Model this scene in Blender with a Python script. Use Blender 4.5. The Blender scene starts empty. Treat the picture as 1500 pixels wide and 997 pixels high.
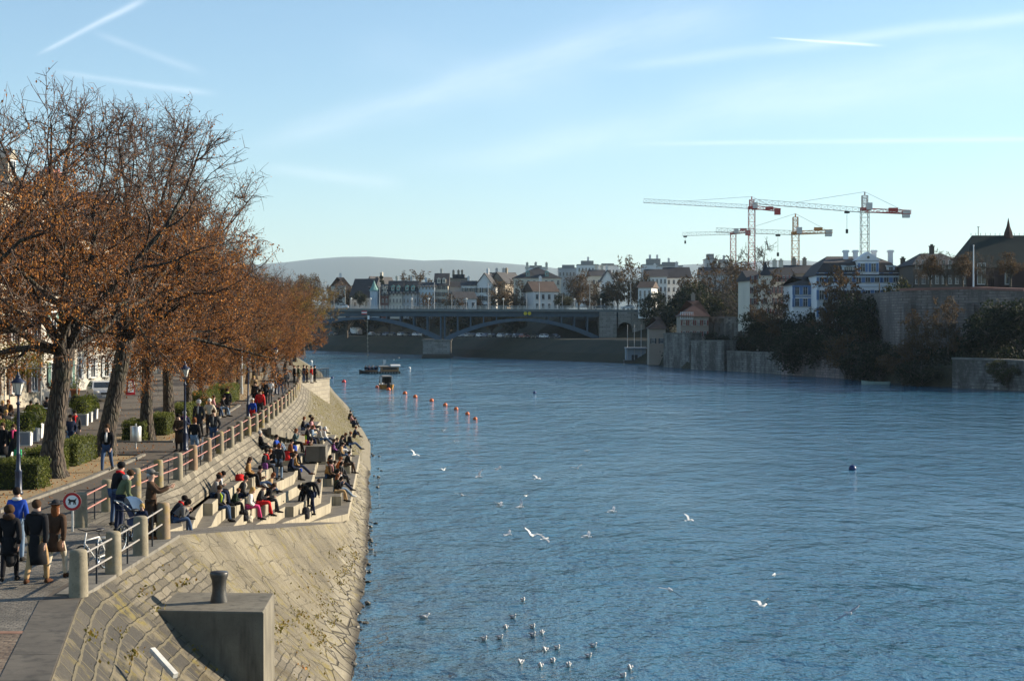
import bpy, math, random
from mathutils import Vector, Matrix, Euler
R = math.radians
SC = bpy.context.scene
COL = SC.collection
rnd = random.Random(7)

# ---------------------------------------------------------------- camera
F = 2350.0; PITCH = 0.00915; CAMZ = 10.0
cd = bpy.data.cameras.new('camera'); cam = bpy.data.objects.new('camera', cd); COL.objects.link(cam)
cd.sensor_width = 36; cd.lens = 36 * F / 1500; cd.clip_end = 40000; cd.clip_start = 0.5
cam.location = (0, 0, CAMZ); cam.rotation_euler = (math.pi / 2 - PITCH, 0, 0)
SC.camera = cam
# ---------------------------------------------------------------- exposure
SC.view_settings.view_transform = 'Standard'; SC.view_settings.look = 'None'
SC.view_settings.gamma = 1; SC.view_settings.use_curve_mapping = False
SC.view_settings.exposure = 1.06
cy = SC.cycles
cy.max_bounces = 6; cy.diffuse_bounces = 3; cy.glossy_bounces = 3; cy.transmission_bounces = 4
cy.volume_bounces = 0; cy.transparent_max_bounces = 8
cy.sample_clamp_indirect = 4; cy.use_denoising = True; cy.caustics_reflective = False; cy.caustics_refractive = False

# ---------------------------------------------------------------- node helper
class NT:
    def __init__(s, tree): s.t = tree; s.n = tree.nodes; s.l = tree.links
    def node(s, typ, **kw):
        n = s.n.new(typ)
        for k, v in kw.items(): setattr(n, k, v)
        return n
    def put(s, sock, v):
        if v is None: return
        if hasattr(v, 'is_output'): s.l.new(v, sock)
        else:
            if isinstance(v, (tuple, list)) and len(v) == 3 and sock.type == 'RGBA': v = (*v, 1)
            sock.default_value = v
    def math(s, op, a, b=None, c=None, clamp=False):
        n = s.node('ShaderNodeMath', operation=op, use_clamp=clamp)
        s.put(n.inputs[0], a); s.put(n.inputs[1], b); s.put(n.inputs[2], c); return n.outputs[0]
    def vmath(s, op, a, b=None):
        n = s.node('ShaderNodeVectorMath', operation=op)
        s.put(n.inputs[0], a); s.put(n.inputs[1], b); return n.outputs[0]
    def mix(s, f, a, b, typ='MIX'):
        n = s.node('ShaderNodeMix', data_type='RGBA', blend_type=typ)
        s.put(n.inputs[0], f); s.put(n.inputs[6], a); s.put(n.inputs[7], b); return n.outputs[2]
    def noise(s, vec, scale, detail=3, rough=.55):
        n = s.node('ShaderNodeTexNoise'); s.put(n.inputs['Vector'], vec)
        n.inputs['Scale'].default_value = scale; n.inputs['Detail'].default_value = detail
        n.inputs['Roughness'].default_value = rough; return n.outputs[0]
    def voro(s, vec, scale, feature='F1', rand=1):
        n = s.node('ShaderNodeTexVoronoi', feature=feature); s.put(n.inputs['Vector'], vec)
        n.inputs['Scale'].default_value = scale; n.inputs['Randomness'].default_value = rand; return n
    def ramp(s, f, stops):
        n = s.node('ShaderNodeValToRGB'); s.put(n.inputs[0], f)
        e = n.color_ramp.elements
        while len(e) < len(stops): e.new(.5)
        for el, (p, c) in zip(e, stops):
            el.position = p; el.color = (*c, 1) if isinstance(c, (tuple, list)) else (c, c, c, 1)
        return n.outputs[0]
    def map(s, v, a, b, c=0, d=1, smooth=False):
        n = s.node('ShaderNodeMapRange', interpolation_type='SMOOTHSTEP' if smooth else 'LINEAR')
        s.put(n.inputs[0], v)
        for i, x in enumerate((a, b, c, d)): s.put(n.inputs[i + 1], x)
        return n.outputs[0]
    def sep(s, v):
        n = s.node('ShaderNodeSeparateXYZ'); s.put(n.inputs[0], v); return n.outputs
    def comb(s, x, y, z):
        n = s.node('ShaderNodeCombineXYZ')
        for i, q in enumerate((x, y, z)): s.put(n.inputs[i], q)
        return n.outputs[0]
    def scale(s, v, sc): return s.vmath('MULTIPLY', v, sc)
    def pos(s): return s.node('ShaderNodeNewGeometry').outputs['Position']
    def obj(s): return s.node('ShaderNodeTexCoord').outputs['Object']
    def uv(s): return s.node('ShaderNodeTexCoord').outputs['UV']
    def rand(s): return s.node('ShaderNodeObjectInfo').outputs['Random']
    def bump(s, h, strength=.5, dist=.02):
        n = s.node('ShaderNodeBump'); s.put(n.inputs['Height'], h)
        n.inputs['Strength'].default_value = strength; n.inputs['Distance'].default_value = dist; return n.outputs[0]
    def brick(s, vec, c1, c2, mortar, w=.5, h=.25, ms=.02, off=.5, bias=0., smooth=.2):
        n = s.node('ShaderNodeTexBrick'); s.put(n.inputs['Vector'], vec); n.offset = off
        s.put(n.inputs['Color1'], c1); s.put(n.inputs['Color2'], c2); s.put(n.inputs['Mortar'], mortar)
        n.inputs['Scale'].default_value = 1; n.inputs['Mortar Size'].default_value = ms
        n.inputs['Mortar Smooth'].default_value = smooth; n.inputs['Bias'].default_value = bias
        n.inputs['Brick Width'].default_value = w; n.inputs['Row Height'].default_value = h
        return n.outputs['Color'], n.outputs['Fac']

MATS = {}
def newmat(name):
    m = bpy.data.materials.new(name); m.use_nodes = True; MATS[name] = m
    nt = NT(m.node_tree); b = m.node_tree.nodes['Principled BSDF']
    return m, nt, b
def mat(name, c, rough=.8, var=.25, sc=3., bump=0., bd=.01, metal=0., c2=None, spec=.4, coord='pos', trans=0.):
    """plain procedural material: base colour broken by two octaves of noise, optional bump"""
    if name in MATS: return MATS[name]
    m, nt, b = newmat(name)
    v = nt.pos() if coord == 'pos' else nt.obj()
    n1 = nt.noise(v, sc, 4, .6)
    lo = tuple(x * (1 - var) for x in c); hi = c2 if c2 else tuple(min(1, x * (1 + var)) for x in c)
    col = nt.ramp(n1, [(.3, lo), (.7, hi)])
    nt.put(b.inputs['Base Color'], col)
    b.inputs['Roughness'].default_value = rough; b.inputs['Metallic'].default_value = metal
    b.inputs['Specular IOR Level'].default_value = spec
    if bump:
        nt.put(b.inputs['Normal'], nt.bump(nt.noise(v, sc * 6, 4, .65), bump, bd))
    return m

# ---------------------------------------------------------------- mesh builder
class MB:
    def __init__(s): s.v = []; s.f = []; s.m = []; s.uv = {}
    def add(s, vs, fs, m=0):
        o = len(s.v); s.v += [tuple(v) for v in vs]
        s.f += [tuple(i + o for i in f) for f in fs]; s.m += [m] * len(fs); return o
    def box(s, c, d, rz=0, m=0, rx=0, ry=0, taper=1.):
        x, y, z = (q / 2 for q in d); M = Euler((rx, ry, rz)).to_matrix(); c = Vector(c)
        pts = []
        for k in (-1, 1):
            t = taper if k > 0 else 1
            pts += [(-x * t, -y * t, k * z), (x * t, -y * t, k * z), (x * t, y * t, k * z), (-x * t, y * t, k * z)]
        s.add([c + M @ Vector(p) for p in pts],
              [(3, 2, 1, 0), (4, 5, 6, 7), (0, 1, 5, 4), (1, 2, 6, 5), (2, 3, 7, 6), (3, 0, 4, 7)], m); return s
    def prism(s, poly, z0, z1, m=0, cap=True):
        n = len(poly)
        vs = [(p[0], p[1], z0) for p in poly] + [(p[0], p[1], z1) for p in poly]
        fs = [(i, (i + 1) % n, n + (i + 1) % n, n + i) for i in range(n)]
        if cap: fs += [tuple(range(n - 1, -1, -1)), tuple(range(n, 2 * n))]
        s.add(vs, fs, m); return s
    def extr(s, pts, vec, m=0):
        """planar polygon of 3d points, extruded along vec"""
        n = len(pts); vec = Vector(vec)
        vs = [Vector(p) for p in pts] + [Vector(p) + vec for p in pts]
        s.add(vs, [(i, (i + 1) % n, n + (i + 1) % n, n + i) for i in range(n)] + [tuple(range(n - 1, -1, -1)), tuple(range(n, 2 * n))], m); return s
    def tube(s, p0, p1, r0, r1=None, n=6, m=0, cap=True):
        r1 = r0 if r1 is None else r1
        p0 = Vector(p0); p1 = Vector(p1); d = (p1 - p0)
        if d.length < 1e-6: return s
        d.normalize(); a = d.orthogonal().normalized(); b = d.cross(a)
        ring = [(a * math.cos(2 * math.pi * i / n) + b * math.sin(2 * math.pi * i / n)) for i in range(n)]
        vs = [p0 + q * r0 for q in ring] + [p1 + q * r1 for q in ring]
        fs = [(i, (i + 1) % n, n + (i + 1) % n, n + i) for i in range(n)]
        if cap: fs += [tuple(range(n - 1, -1, -1)), tuple(range(n, 2 * n))]
        s.add(vs, fs, m); return s
    def path(s, pts, rad, n=6, m=0, cap=True):
        """one continuous tube along points"""
        pts = [Vector(p) for p in pts]; k = len(pts)
        if not isinstance(rad, (list, tuple)): rad = [rad] * k
        a = None; vs = []
        for i, p in enumerate(pts):
            d = (pts[min(i + 1, k - 1)] - pts[max(i - 1, 0)]).normalized()
            if a is None: a = d.orthogonal().normalized()
            else:
                a = a - d * a.dot(d)
                a = a.normalized() if a.length > 1e-6 else d.orthogonal().normalized()
            b = d.cross(a)
            vs += [p + (a * math.cos(2 * math.pi * j / n) + b * math.sin(2 * math.pi * j / n)) * rad[i] for j in range(n)]
        fs = [(i * n + j, i * n + (j + 1) % n, (i + 1) * n + (j + 1) % n, (i + 1) * n + j) for i in range(k - 1) for j in range(n)]
        if cap: fs += [tuple(range(n - 1, -1, -1)), tuple(range((k - 1) * n, k * n))]
        s.add(vs, fs, m); return s
    def lathe(s, prof, c=(0, 0, 0), n=16, m=0, cap=True):
        vs = []; k = len(prof)
        for r, z in prof:
            vs += [(c[0] + r * math.cos(2 * math.pi * j / n), c[1] + r * math.sin(2 * math.pi * j / n), c[2] + z) for j in range(n)]
        fs = [(i * n + j, i * n + (j + 1) % n, (i + 1) * n + (j + 1) % n, (i + 1) * n + j) for i in range(k - 1) for j in range(n)]
        if cap: fs += [tuple(range(n - 1, -1, -1)), tuple(range((k - 1) * n, k * n))]
        s.add(vs, fs, m); return s
    def ball(s, c, r, n=10, k=6, m=0):
        r = (r, r, r) if not isinstance(r, (tuple, list)) else r
        vs = [(c[0], c[1], c[2] - r[2])]
        for i in range(1, k):
            t = -math.pi / 2 + math.pi * i / k
            vs += [(c[0] + r[0] * math.cos(t) * math.cos(2 * math.pi * j / n), c[1] + r[1] * math.cos(t) * math.sin(2 * math.pi * j / n), c[2] + r[2] * math.sin(t)) for j in range(n)]
        vs.append((c[0], c[1], c[2] + r[2])); L = len(vs) - 1
        fs = [(0, 1 + (j + 1) % n, 1 + j) for j in range(n)]
        fs += [(1 + i * n + j, 1 + i * n + (j + 1) % n, 1 + (i + 1) * n + (j + 1) % n, 1 + (i + 1) * n + j) for i in range(k - 2) for j in range(n)]
        fs += [(L, 1 + (k - 2) * n + j, 1 + (k - 2) * n + (j + 1) % n) for j in range(n)]
        s.add(vs, fs, m); return s
    def torus(s, c, Rr, r, axis='Y', n=20, k=6, m=0):
        vs = []
        for i in range(n):
            t = 2 * math.pi * i / n
            for j in range(k):
                q = 2 * math.pi * j / k; a = (Rr + r * math.cos(q)); p = (a * math.cos(t), r * math.sin(q), a * math.sin(t))
                if axis == 'X': p = (p[1], p[0], p[2])
                if axis == 'Z': p = (p[0], p[2], p[1])
                vs.append((c[0] + p[0], c[1] + p[1], c[2] + p[2]))
        s.add(vs, [(i * k + j, ((i + 1) % n) * k + j, ((i + 1) % n) * k + (j + 1) % k, i * k + (j + 1) % k) for i in range(n) for j in range(k)], m); return s
    def build(s, name, mats, parent=None, smooth=False, loc=None, rz=0):
        me = bpy.data.meshes.new(name); me.from_pydata(s.v, [], s.f)
        if not isinstance(mats, (list, tuple)): mats = [mats]
        for q in mats: me.materials.append(q)
        if len(mats) > 1: me.polygons.foreach_set('material_index', s.m)
        if smooth: me.polygons.foreach_set('use_smooth', [True] * len(s.f))
        me.validate(); me.update()
        return link(name, me, parent, loc, rz)
def link(name, me, parent=None, loc=None, rz=0):
    o = bpy.data.objects.new(name, me); COL.objects.link(o)
    if parent is not None: o.parent = parent
    if loc is not None: o.location = loc
    o.rotation_euler.z = rz
    return o
def tag(o, label, cat, group=None, kind=None):
    o['label'] = label; o['category'] = cat
    if group: o['group'] = group
    if kind: o['kind'] = kind
    return o
def thing(name, label, cat, loc=(0, 0, 0), rz=0, group=None):
    return tag(link(name, None, None, loc, rz), label, cat, group)
def struct(o): o['kind'] = 'structure'; return o
def dup(root, loc, rz=0, label=None, group=None, sc=None, parent=None):
    r = root.copy(); COL.objects.link(r); r.location = loc; r.rotation_euler = (0, 0, rz)
    if sc: r.scale = (sc, sc, sc) if not isinstance(sc, (tuple, list)) else sc
    if label: r['label'] = label
    if group: r['group'] = group
    if parent: r.parent = parent
    for ch in KIDS.get(root.name, []) or list(root.children):
        c = ch.copy(); COL.objects.link(c); c.parent = r
        for g in list(ch.children):
            d = g.copy(); COL.objects.link(d); d.parent = c
    return r
KIDS = {}
ORD = 'first second third fourth fifth sixth seventh eighth ninth tenth eleventh twelfth thirteenth fourteenth fifteenth sixteenth seventeenth eighteenth nineteenth twentieth'.split()
def nth(i):
    if i < 20: return ORD[i]
    return ('twenty-' + ORD[i - 20]) if i < 29 else ('thirtieth' if i == 29 else 'thirty-' + ORD[i - 30])

# ---------------------------------------------------------------- survey: sight lines to ground points
ca, sa = math.cos(PITCH), math.sin(PITCH)
def ray(px, py):
    u = (px - 750) / F; v = -(py - 498.5) / F
    return Vector((u, ca + v * sa, -sa + v * ca))
def G(px, py, z=0.):
    d = ray(px, py); t = (z - CAMZ) / d.z; return Vector((d.x * t, d.y * t, z))
def P(px, py, y):
    d = ray(px, py); t = y / d.y; return Vector((d.x * t, y, CAMZ + d.z * t))
def tab(T, y):
    if y <= T[0][0]: return T[0][1:] if len(T[0]) > 2 else T[0][1]
    for a, b in zip(T, T[1:]):
        if y <= b[0]:
            t = (y - a[0]) / (b[0] - a[0])
            r = tuple(p + (q - p) * t for p, q in zip(a[1:], b[1:]))
            return r if len(r) > 1 else r[0]
    return T[-1][1:] if len(T[-1]) > 2 else T[-1][1]
# ---------------------------------------------------------------- sky, sun
SUN_EL = R(20); SUN_AZ = R(20)           # azimuth measured from +X towards +Y
w = bpy.data.worlds.new('World'); SC.world = w; w.use_nodes = True
nt = NT(w.node_tree); bg = w.node_tree.nodes['Background']
sky = nt.node('ShaderNodeTexSky', sky_type='NISHITA', sun_disc=False, sun_elevation=SUN_EL, sun_rotation=R(90) - SUN_AZ)
sky.altitude = 250; sky.air_density = 1.0; sky.dust_density = 0.25; sky.ozone_density = 2.6
gen = nt.node('ShaderNodeTexCoord').outputs['Generated']
x, y, z = nt.sep(gen)
yy = nt.math('MAXIMUM', y, .05)
u = nt.math('DIVIDE', x, yy); v = nt.math('DIVIDE', z, yy)
front = nt.map(y, .05, .25)
total = None
def streak(a, b, wid0, wid1, gain, nscale=6., thr=.35, soft=.22):
    """a band of thin cloud between two sky directions (u, v)"""
    global total
    (u0, v0), (u1, v1) = a, b
    dx, dy = u1 - u0, v1 - v0; L = math.hypot(dx, dy); dx /= L; dy /= L
    su = nt.math('SUBTRACT', u, u0); sv = nt.math('SUBTRACT', v, v0)
    al = nt.math('ADD', nt.math('MULTIPLY', su, dx), nt.math('MULTIPLY', sv, dy))
    pe = nt.math('ADD', nt.math('MULTIPLY', su, -dy), nt.math('MULTIPLY', sv, dx))
    t = nt.math('DIVIDE', al, L)
    c = nt.comb(nt.math('MULTIPLY', al, nscale), nt.math('MULTIPLY', pe, nscale * 5), 0.3 + 7 * u0)
    n = nt.noise(c, 1., 5, .62)
    pe = nt.math('ADD', pe, nt.math('MULTIPLY', nt.math('SUBTRACT', nt.noise(nt.comb(al, 3.1 * u1, 1.7), 9., 2), .5), wid1 * 1.3))
    wd = nt.map(t, 0, 1, wid0, wid1)
    g = nt.math('DIVIDE', pe, wd); g = nt.math('EXPONENT', nt.math('MULTIPLY', nt.math('MULTIPLY', g, g), -1.))
    e = nt.math('MULTIPLY', nt.map(t, -.02, soft, smooth=True), nt.map(t, 1.02, 1 - soft, smooth=True))
    k = nt.math('MULTIPLY', nt.math('MULTIPLY', g, e), nt.map(n, thr - .15, thr + .35, .15, 1))
    k = nt.math('MULTIPLY', k, gain * .45)
    total = k if total is None else nt.math('ADD', total, k)
def S(px, py): return ((px - 750) / F, (477 - py) / F)
streak(S(330, 232), S(1140, -10), .006, .016, .42, 14)
streak(S(560, 255), S(1620, 60), .007, .02, .36, 12)
streak(S(850, 105), S(1660, 8), .0035, .004, .42, 12, .3)
streak(S(900, 212), S(1700, 202), .0012, .0016, .5, 10, .25)
streak(S(1120, 56), S(1300, 69), .0005, .0009, .9, 8, .15)
streak(S(50, 84), S(225, -6), .0012, .0022, .75, 20, .3)
streak(S(70, 104), S(330, 140), .0016, .0022, .4, 18, .3)
streak(S(130, 45), S(310, 110), .002, .0025, .28, 18, .3)
streak(S(370, 244), S(600, 276), .003, .005, .32, 16, .3)
streak(S(480, 60), S(900, 140), .015, .03, .13, 10, .4)
streak(S(1000, 160), S(1600, 120), .012, .02, .18, 10, .4)
cf = nt.math('MULTIPLY', nt.math('MINIMUM', total, .75), front)
tint = nt.vmath('ADD', nt.vmath('MULTIPLY', sky.outputs[0], (.89, .955, .95)), (.24, .28, .30))   # white balance of the sky
skyc = nt.mix(cf, tint, (8.3, 8.6, 8.9))
nt.put(bg.inputs[0], skyc); bg.inputs[1].default_value = 0.088
sl = bpy.data.lights.new('sun', 'SUN'); so = bpy.data.objects.new('sun', sl); COL.objects.link(so)
sl.energy = 5.0; sl.angle = R(.5); sl.color = (1, .87, .68)
sd = Vector((math.cos(SUN_EL) * math.cos(SUN_AZ), math.cos(SUN_EL) * math.sin(SUN_AZ), math.sin(SUN_EL)))
so.rotation_euler = sd.to_track_quat('Z', 'Y').to_euler()
# ================================================================ SETTING
ZP = 4.45
WL = [(0, -.6), (15, -2), (25, -2.9), (33, -3.5), (45, -4.45), (52, -5.05), (60, -5.6), (75, -6.7), (90, -7.95), (105, -9.4), (113, -9.95), (120, -10.6), (136, -12.0), (150, -13.8), (164, -15.7), (200, -20.5), (240, -26.5), (300, -35), (345, -41), (490, -65), (650, -100), (900, -170)]
E1 = [(0, -2.5), (15, -5.3), (25, -7.2), (32.3, -8.72), (33.5, -8.85), (42.5, -8.85)]
E2 = [(44, -11.9), (58, -12.05), (66, -12.5), (73, -12.9), (84, -13.4), (92, -14), (100, -14.65), (111, -15.6), (122, -16.6), (133, -17.8), (157, -20.8), (200, -27), (300, -43), (490, -74), (650, -110), (900, -180)]
def rampz(y): return ZP - (y - 42.5) * .111
EO = [(42.5, -8.85), (48, -8.55), (55, -8.15), (62, -7.85), (69, -7.6), (72.5, -7.55)]
SL = [(44, -10.6, 4.43), (48, -10.5, 4.40), (52, -11.0, 4.12), (58, -11.6, 3.78), (62, -11.8, 3.62), (66, -11.95, 3.52), (73, -12.05, 3.43), (84, -12.5, 3.43), (100, -13.6, 3.43), (112, -14.5, 3.43)]

# ---- materials of the setting
def m_asphalt():
    m, nt, b = newmat('asphalt'); p = nt.pos()
    n = nt.noise(p, .35, 5, .6); f = nt.noise(p, 40, 2)
    c = nt.mix(nt.map(n, .3, .7), (0.059, 0.0465, 0.0344), (0.0903, 0.0732, 0.0542))
    c = nt.mix(nt.math('MULTIPLY', f, .35), c, (0.139, 0.112, 0.0807))
    lf = nt.voro(p, 2.6); lm = nt.map(lf.outputs['Distance'], .07, .05)
    lm = nt.math('MULTIPLY', lm, nt.map(nt.noise(p, .25, 2), .5, .6))
    c = nt.mix(nt.math('MULTIPLY', lm, .7), c, (0.152, 0.0806, 0.026))
    nt.put(b.inputs['Base Color'], c); b.inputs['Roughness'].default_value = .85
    nt.put(b.inputs['Normal'], nt.bump(f, .25, .006)); return m
def m_cobble(name, ca_, cb_, w, h):
    m, nt, b = newmat(name); p = nt.pos()
    d = nt.vmath('ADD', p, nt.scale(nt.vmath('SUBTRACT', nt.node('ShaderNodeTexNoise').outputs[1], (.5, .5, .5)), (0, 0, 0)))
    wob = nt.noise(p, 1.4, 2); q = nt.vmath('ADD', p, nt.comb(nt.math('MULTIPLY', wob, .12), nt.math('MULTIPLY', wob, .2), 0))
    c, f = nt.brick(q, ca_, cb_, (.03, .026, .02), w, h, .018, .5, 0, .4)
    n = nt.noise(p, 9, 4, .7)
    c = nt.mix(nt.map(n, .35, .75), c, tuple(x * 1.5 for x in cb_))
    c = nt.mix(nt.math('MULTIPLY', nt.map(nt.noise(p, .8, 3), .45, .65), .5), c, tuple(x * .6 for x in ca_))
    nt.put(b.inputs['Base Color'], c); b.inputs['Roughness'].default_value = .75
    hgt = nt.math('SUBTRACT', nt.math('MULTIPLY', n, .4), f)
    nt.put(b.inputs['Normal'], nt.bump(hgt, .9, .03)); return m
def m_gravel():
    m, nt, b = newmat('gravel'); p = nt.pos()
    n = nt.noise(p, 1.1, 4); f = nt.noise(p, 45, 2)
    c = nt.mix(n, (0.242, 0.171, 0.0854), (0.342, 0.257, 0.135)); c = nt.mix(nt.map(f, .55, .75), c, (0.144, 0.0899, 0.0449))
    lf = nt.voro(p, 5); c = nt.mix(nt.map(lf.outputs['Distance'], .13, .1), c, (0.225, 0.0989, 0.027))
    nt.put(b.inputs['Base Color'], c); b.inputs['Roughness'].default_value = .9
    nt.put(b.inputs['Normal'], nt.bump(f, .5, .015)); return m
def m_concrete(name='concrete', lo=(.105, .092, .068), hi=(.2, .177, .13)):
    m, nt, b = newmat(name); p = nt.pos()
    n = nt.noise(p, .9, 6, .62); st = nt.noise(nt.scale(p, (2.4, 2.4, .35)), 1.6, 4)
    c = nt.mix(nt.map(n, .3, .7), lo, hi); c = nt.mix(nt.math('MULTIPLY', nt.map(st, .5, .72), .75), c, tuple(x * .45 for x in lo))
    sp = nt.noise(p, 30, 2); c = nt.mix(nt.map(sp, .6, .75, 0, .5), c, tuple(x * .55 for x in lo))
    nt.put(b.inputs['Base Color'], c); b.inputs['Roughness'].default_value = .85
    nt.put(b.inputs['Normal'], nt.bump(nt.noise(p, 14, 5, .7), .35, .02)); return m
def m_slope():
    """embankment: uv.x metres along the river, uv.y metres down the slope"""
    m, nt, b = newmat('embankment_stone'); uv = nt.uv(); p = nt.pos()
    U, V, _ = nt.sep(uv)
    wob = nt.noise(p, .45, 3); big = nt.noise(p, .22, 5, .6); wv = nt.math('SUBTRACT', wob, .5)
    du = nt.noise(p, 2.2, 2); jit = nt.math('MULTIPLY', nt.math('SUBTRACT', du, .5), .12)
    q = nt.comb(nt.math('ADD', U, jit), nt.math('ADD', V, jit), 0)
    # ashlar blocks
    a, af = nt.brick(q, (.25, .215, .155), (.10, .085, .06), (.034, .029, .018), .74, .215, .018, .5, 0, .25)
    a = nt.mix(nt.map(nt.noise(p, 5, 4, .7), .5, .72, 0, .55), a, (.09, .075, .05))
    # rough dark blocks in pale mortar
    r, rf = nt.brick(q, (.036, .033, .028), (.085, .074, .057), (.135, .115, .07), 1.0, .36, .045, .37, -.2, .5)
    r = nt.mix(nt.map(nt.noise(p, .8, 5, .65), .5, .6), r, (0.18, 0.15, 0.095)) ; rf = nt.math('MULTIPLY', rf, .5)
    # cracked concrete slabs
    vo = nt.voro(nt.vmath('ADD', p, nt.comb(jit, jit, 0)), 1.35, 'DISTANCE_TO_EDGE'); ck = nt.map(vo.outputs[0], .012, .03, 1, 0)
    ck = nt.math('MULTIPLY', ck, nt.map(nt.noise(p, .5, 2), .4, .6))
    n = nt.noise(p, .55, 6, .65)
    cc = nt.mix(nt.map(n, .32, .68), (.16, .135, .087), (.315, .272, .182)); cc = nt.mix(nt.map(big, .5, .66, 0, .55), cc, (.075, .062, .04))
    cc = nt.mix(nt.math('MULTIPLY', nt.map(nt.noise(nt.comb(U, nt.math('MULTIPLY', V, .12), 0), 2.2, 4, .6), .5, .7), .5), cc, (.07, .058, .036))
    sl, sf = nt.brick(nt.comb(nt.math('ADD', U, jit), nt.math('ADD', V, nt.math('MULTIPLY', wv, .5)), 0), (1, 1, 1), (.86, .86, .86), (.5, .48, .44), 1.5, .55, .018, .5); cc = nt.mix(nt.map(nt.noise(p, .35, 3), .35, .6, .1, .8), cc, nt.mix(1., cc, sl, 'MULTIPLY'))
    pk = nt.noise(p, 7, 5, .7); cc = nt.mix(nt.map(pk, .55, .72, 0, .55), cc, (0.11, 0.09, 0.055))
    cc = nt.mix(nt.math('MULTIPLY', ck, .75), cc, (0.045, 0.0375, 0.0225))
    # stone toe
    vt = nt.voro(nt.scale(p, (1.2, .8, 1.6)), 1.25, 'DISTANCE_TO_EDGE'); tf = nt.map(vt.outputs[0], .015, .05, 1, 0)
    vc = nt.voro(nt.scale(p, (1.2, .8, 1.6)), 1.25)
    tc = nt.mix(nt.map(nt.sep(vc.outputs['Color'])[0], 0, 1), (0.18, 0.155, 0.105), (0.31, 0.275, 0.2)); tc = nt.mix(tf, tc, (0.05, 0.04, 0.025))
    u2 = nt.math('ADD', U, nt.math('MULTIPLY', wv, 3.))
    wash = nt.map(u2, 34.8, 35.6)            # rough -> ashlar
    wcon = nt.map(u2, 41.6, 42.3)            # ashlar -> concrete
    col = nt.mix(wash, r, a); hf = nt.mix(wash, rf, af)
    col = nt.mix(wcon, col, cc); hf = nt.mix(wcon, hf, nt.math('MULTIPLY', ck, .6))
    Z = nt.sep(p)[2]
    toe = nt.map(nt.math('ADD', Z, nt.math('MULTIPLY', wv, .7)), .95, .65)
    col = nt.mix(toe, col, tc); hf = nt.mix(toe, hf, tf)
    # weeds and dirt low on the concrete
    wd = nt.math('MULTIPLY', nt.map(nt.noise(nt.comb(nt.math('MULTIPLY', U, .8), nt.math('MULTIPLY', V, .5), 0), 1.5, 5, .7), .54, .62), nt.map(V, 1.2, 2.6))
    wd = nt.math('MULTIPLY', wd, nt.map(Z, .5, 1.1))
    col = nt.mix(nt.math('MULTIPLY', wd, .75), col, (0.085, 0.0625, 0.0275))
    moss = nt.math('MULTIPLY', nt.map(nt.noise(p, 1.9, 5, .75), .53, .62), nt.map(nt.noise(p, .4, 2), .42, .55)); col = nt.mix(nt.math('MULTIPLY', moss, .8), col, (.2, .155, .026))
    # wet line
    col = nt.mix(nt.map(Z, .22, .05), col, nt.mix(1., col, (0.175, 0.16, 0.14), 'MULTIPLY'))
    fine = nt.noise(p, 16, 4, .7); col = nt.mix(nt.map(fine, .3, .8, .3, 0), col, (0.06, 0.0475, 0.03))
    nt.put(b.inputs['Base Color'], col); b.inputs['Roughness'].default_value = .88
    h = nt.math('SUBTRACT', nt.math('ADD', nt.math('MULTIPLY', fine, .5), nt.math('MULTIPLY', pk, .3)), hf)
    nt.put(b.inputs['Normal'], nt.bump(h, 1., .10)); return m
def m_upper():
    """masonry apron under the promenade railing, turning to turf further upstream"""
    m, nt, b = newmat('apron_stone'); uv = nt.uv(); p = nt.pos(); U, V, _ = nt.sep(uv)
    jit = nt.math('MULTIPLY', nt.math('SUBTRACT', nt.noise(p, 2.5, 2), .5), .10)
    q = nt.comb(nt.math('ADD', U, jit), nt.math('ADD', V, jit), 0)
    a, af = nt.brick(q, (.27, .235, .173), (.115, .10, .073), (.042, .036, .024), 1.05, .27, .02, .5, 0, .25)
    a = nt.mix(nt.map(nt.noise(p, 5, 4, .7), .5, .72, 0, .5), a, (.10, .083, .058))
    n = nt.noise(p, .8, 5, .6); a = nt.mix(nt.map(n, .5, .75, 0, .6), a, (0.1, 0.0825, 0.055))
    # turf
    g = nt.noise(nt.comb(nt.math('MULTIPLY', U, .35), V, 0), 1.4, 5, .65)
    gm = nt.math('MULTIPLY', nt.map(g, .40, .52), nt.map(U, 97, 108))
    gm = nt.math('MULTIPLY', gm, nt.map(V, .9, 1.7))
    tu = nt.mix(nt.noise(p, 2.2, 4), (0.1, 0.0775, 0.025), (0.165, 0.14, 0.045)); tu = nt.mix(nt.map(nt.noise(p, 9, 3), .5, .7), tu, (0.05, 0.045, 0.015))
    col = nt.mix(gm, a, tu)
    Z = nt.sep(p)[2]; col = nt.mix(nt.map(Z, .6, .35), col, nt.mix(nt.noise(p, 1.2, 4), (0.15, 0.13, 0.085), (0.275, 0.24, 0.17)))
    fine = nt.noise(p, 15, 4, .7)
    nt.put(b.inputs['Base Color'], nt.mix(nt.map(fine, .3, .8, .25, 0), col, (0.06, 0.05, 0.03))); b.inputs['Roughness'].default_value = .9
    nt.put(b.inputs['Normal'], nt.bump(nt.math('SUBTRACT', nt.math('MULTIPLY', fine, .5), nt.math('MULTIPLY', af, nt.math('SUBTRACT', 1., gm))), .9, .08)); return m
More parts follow.
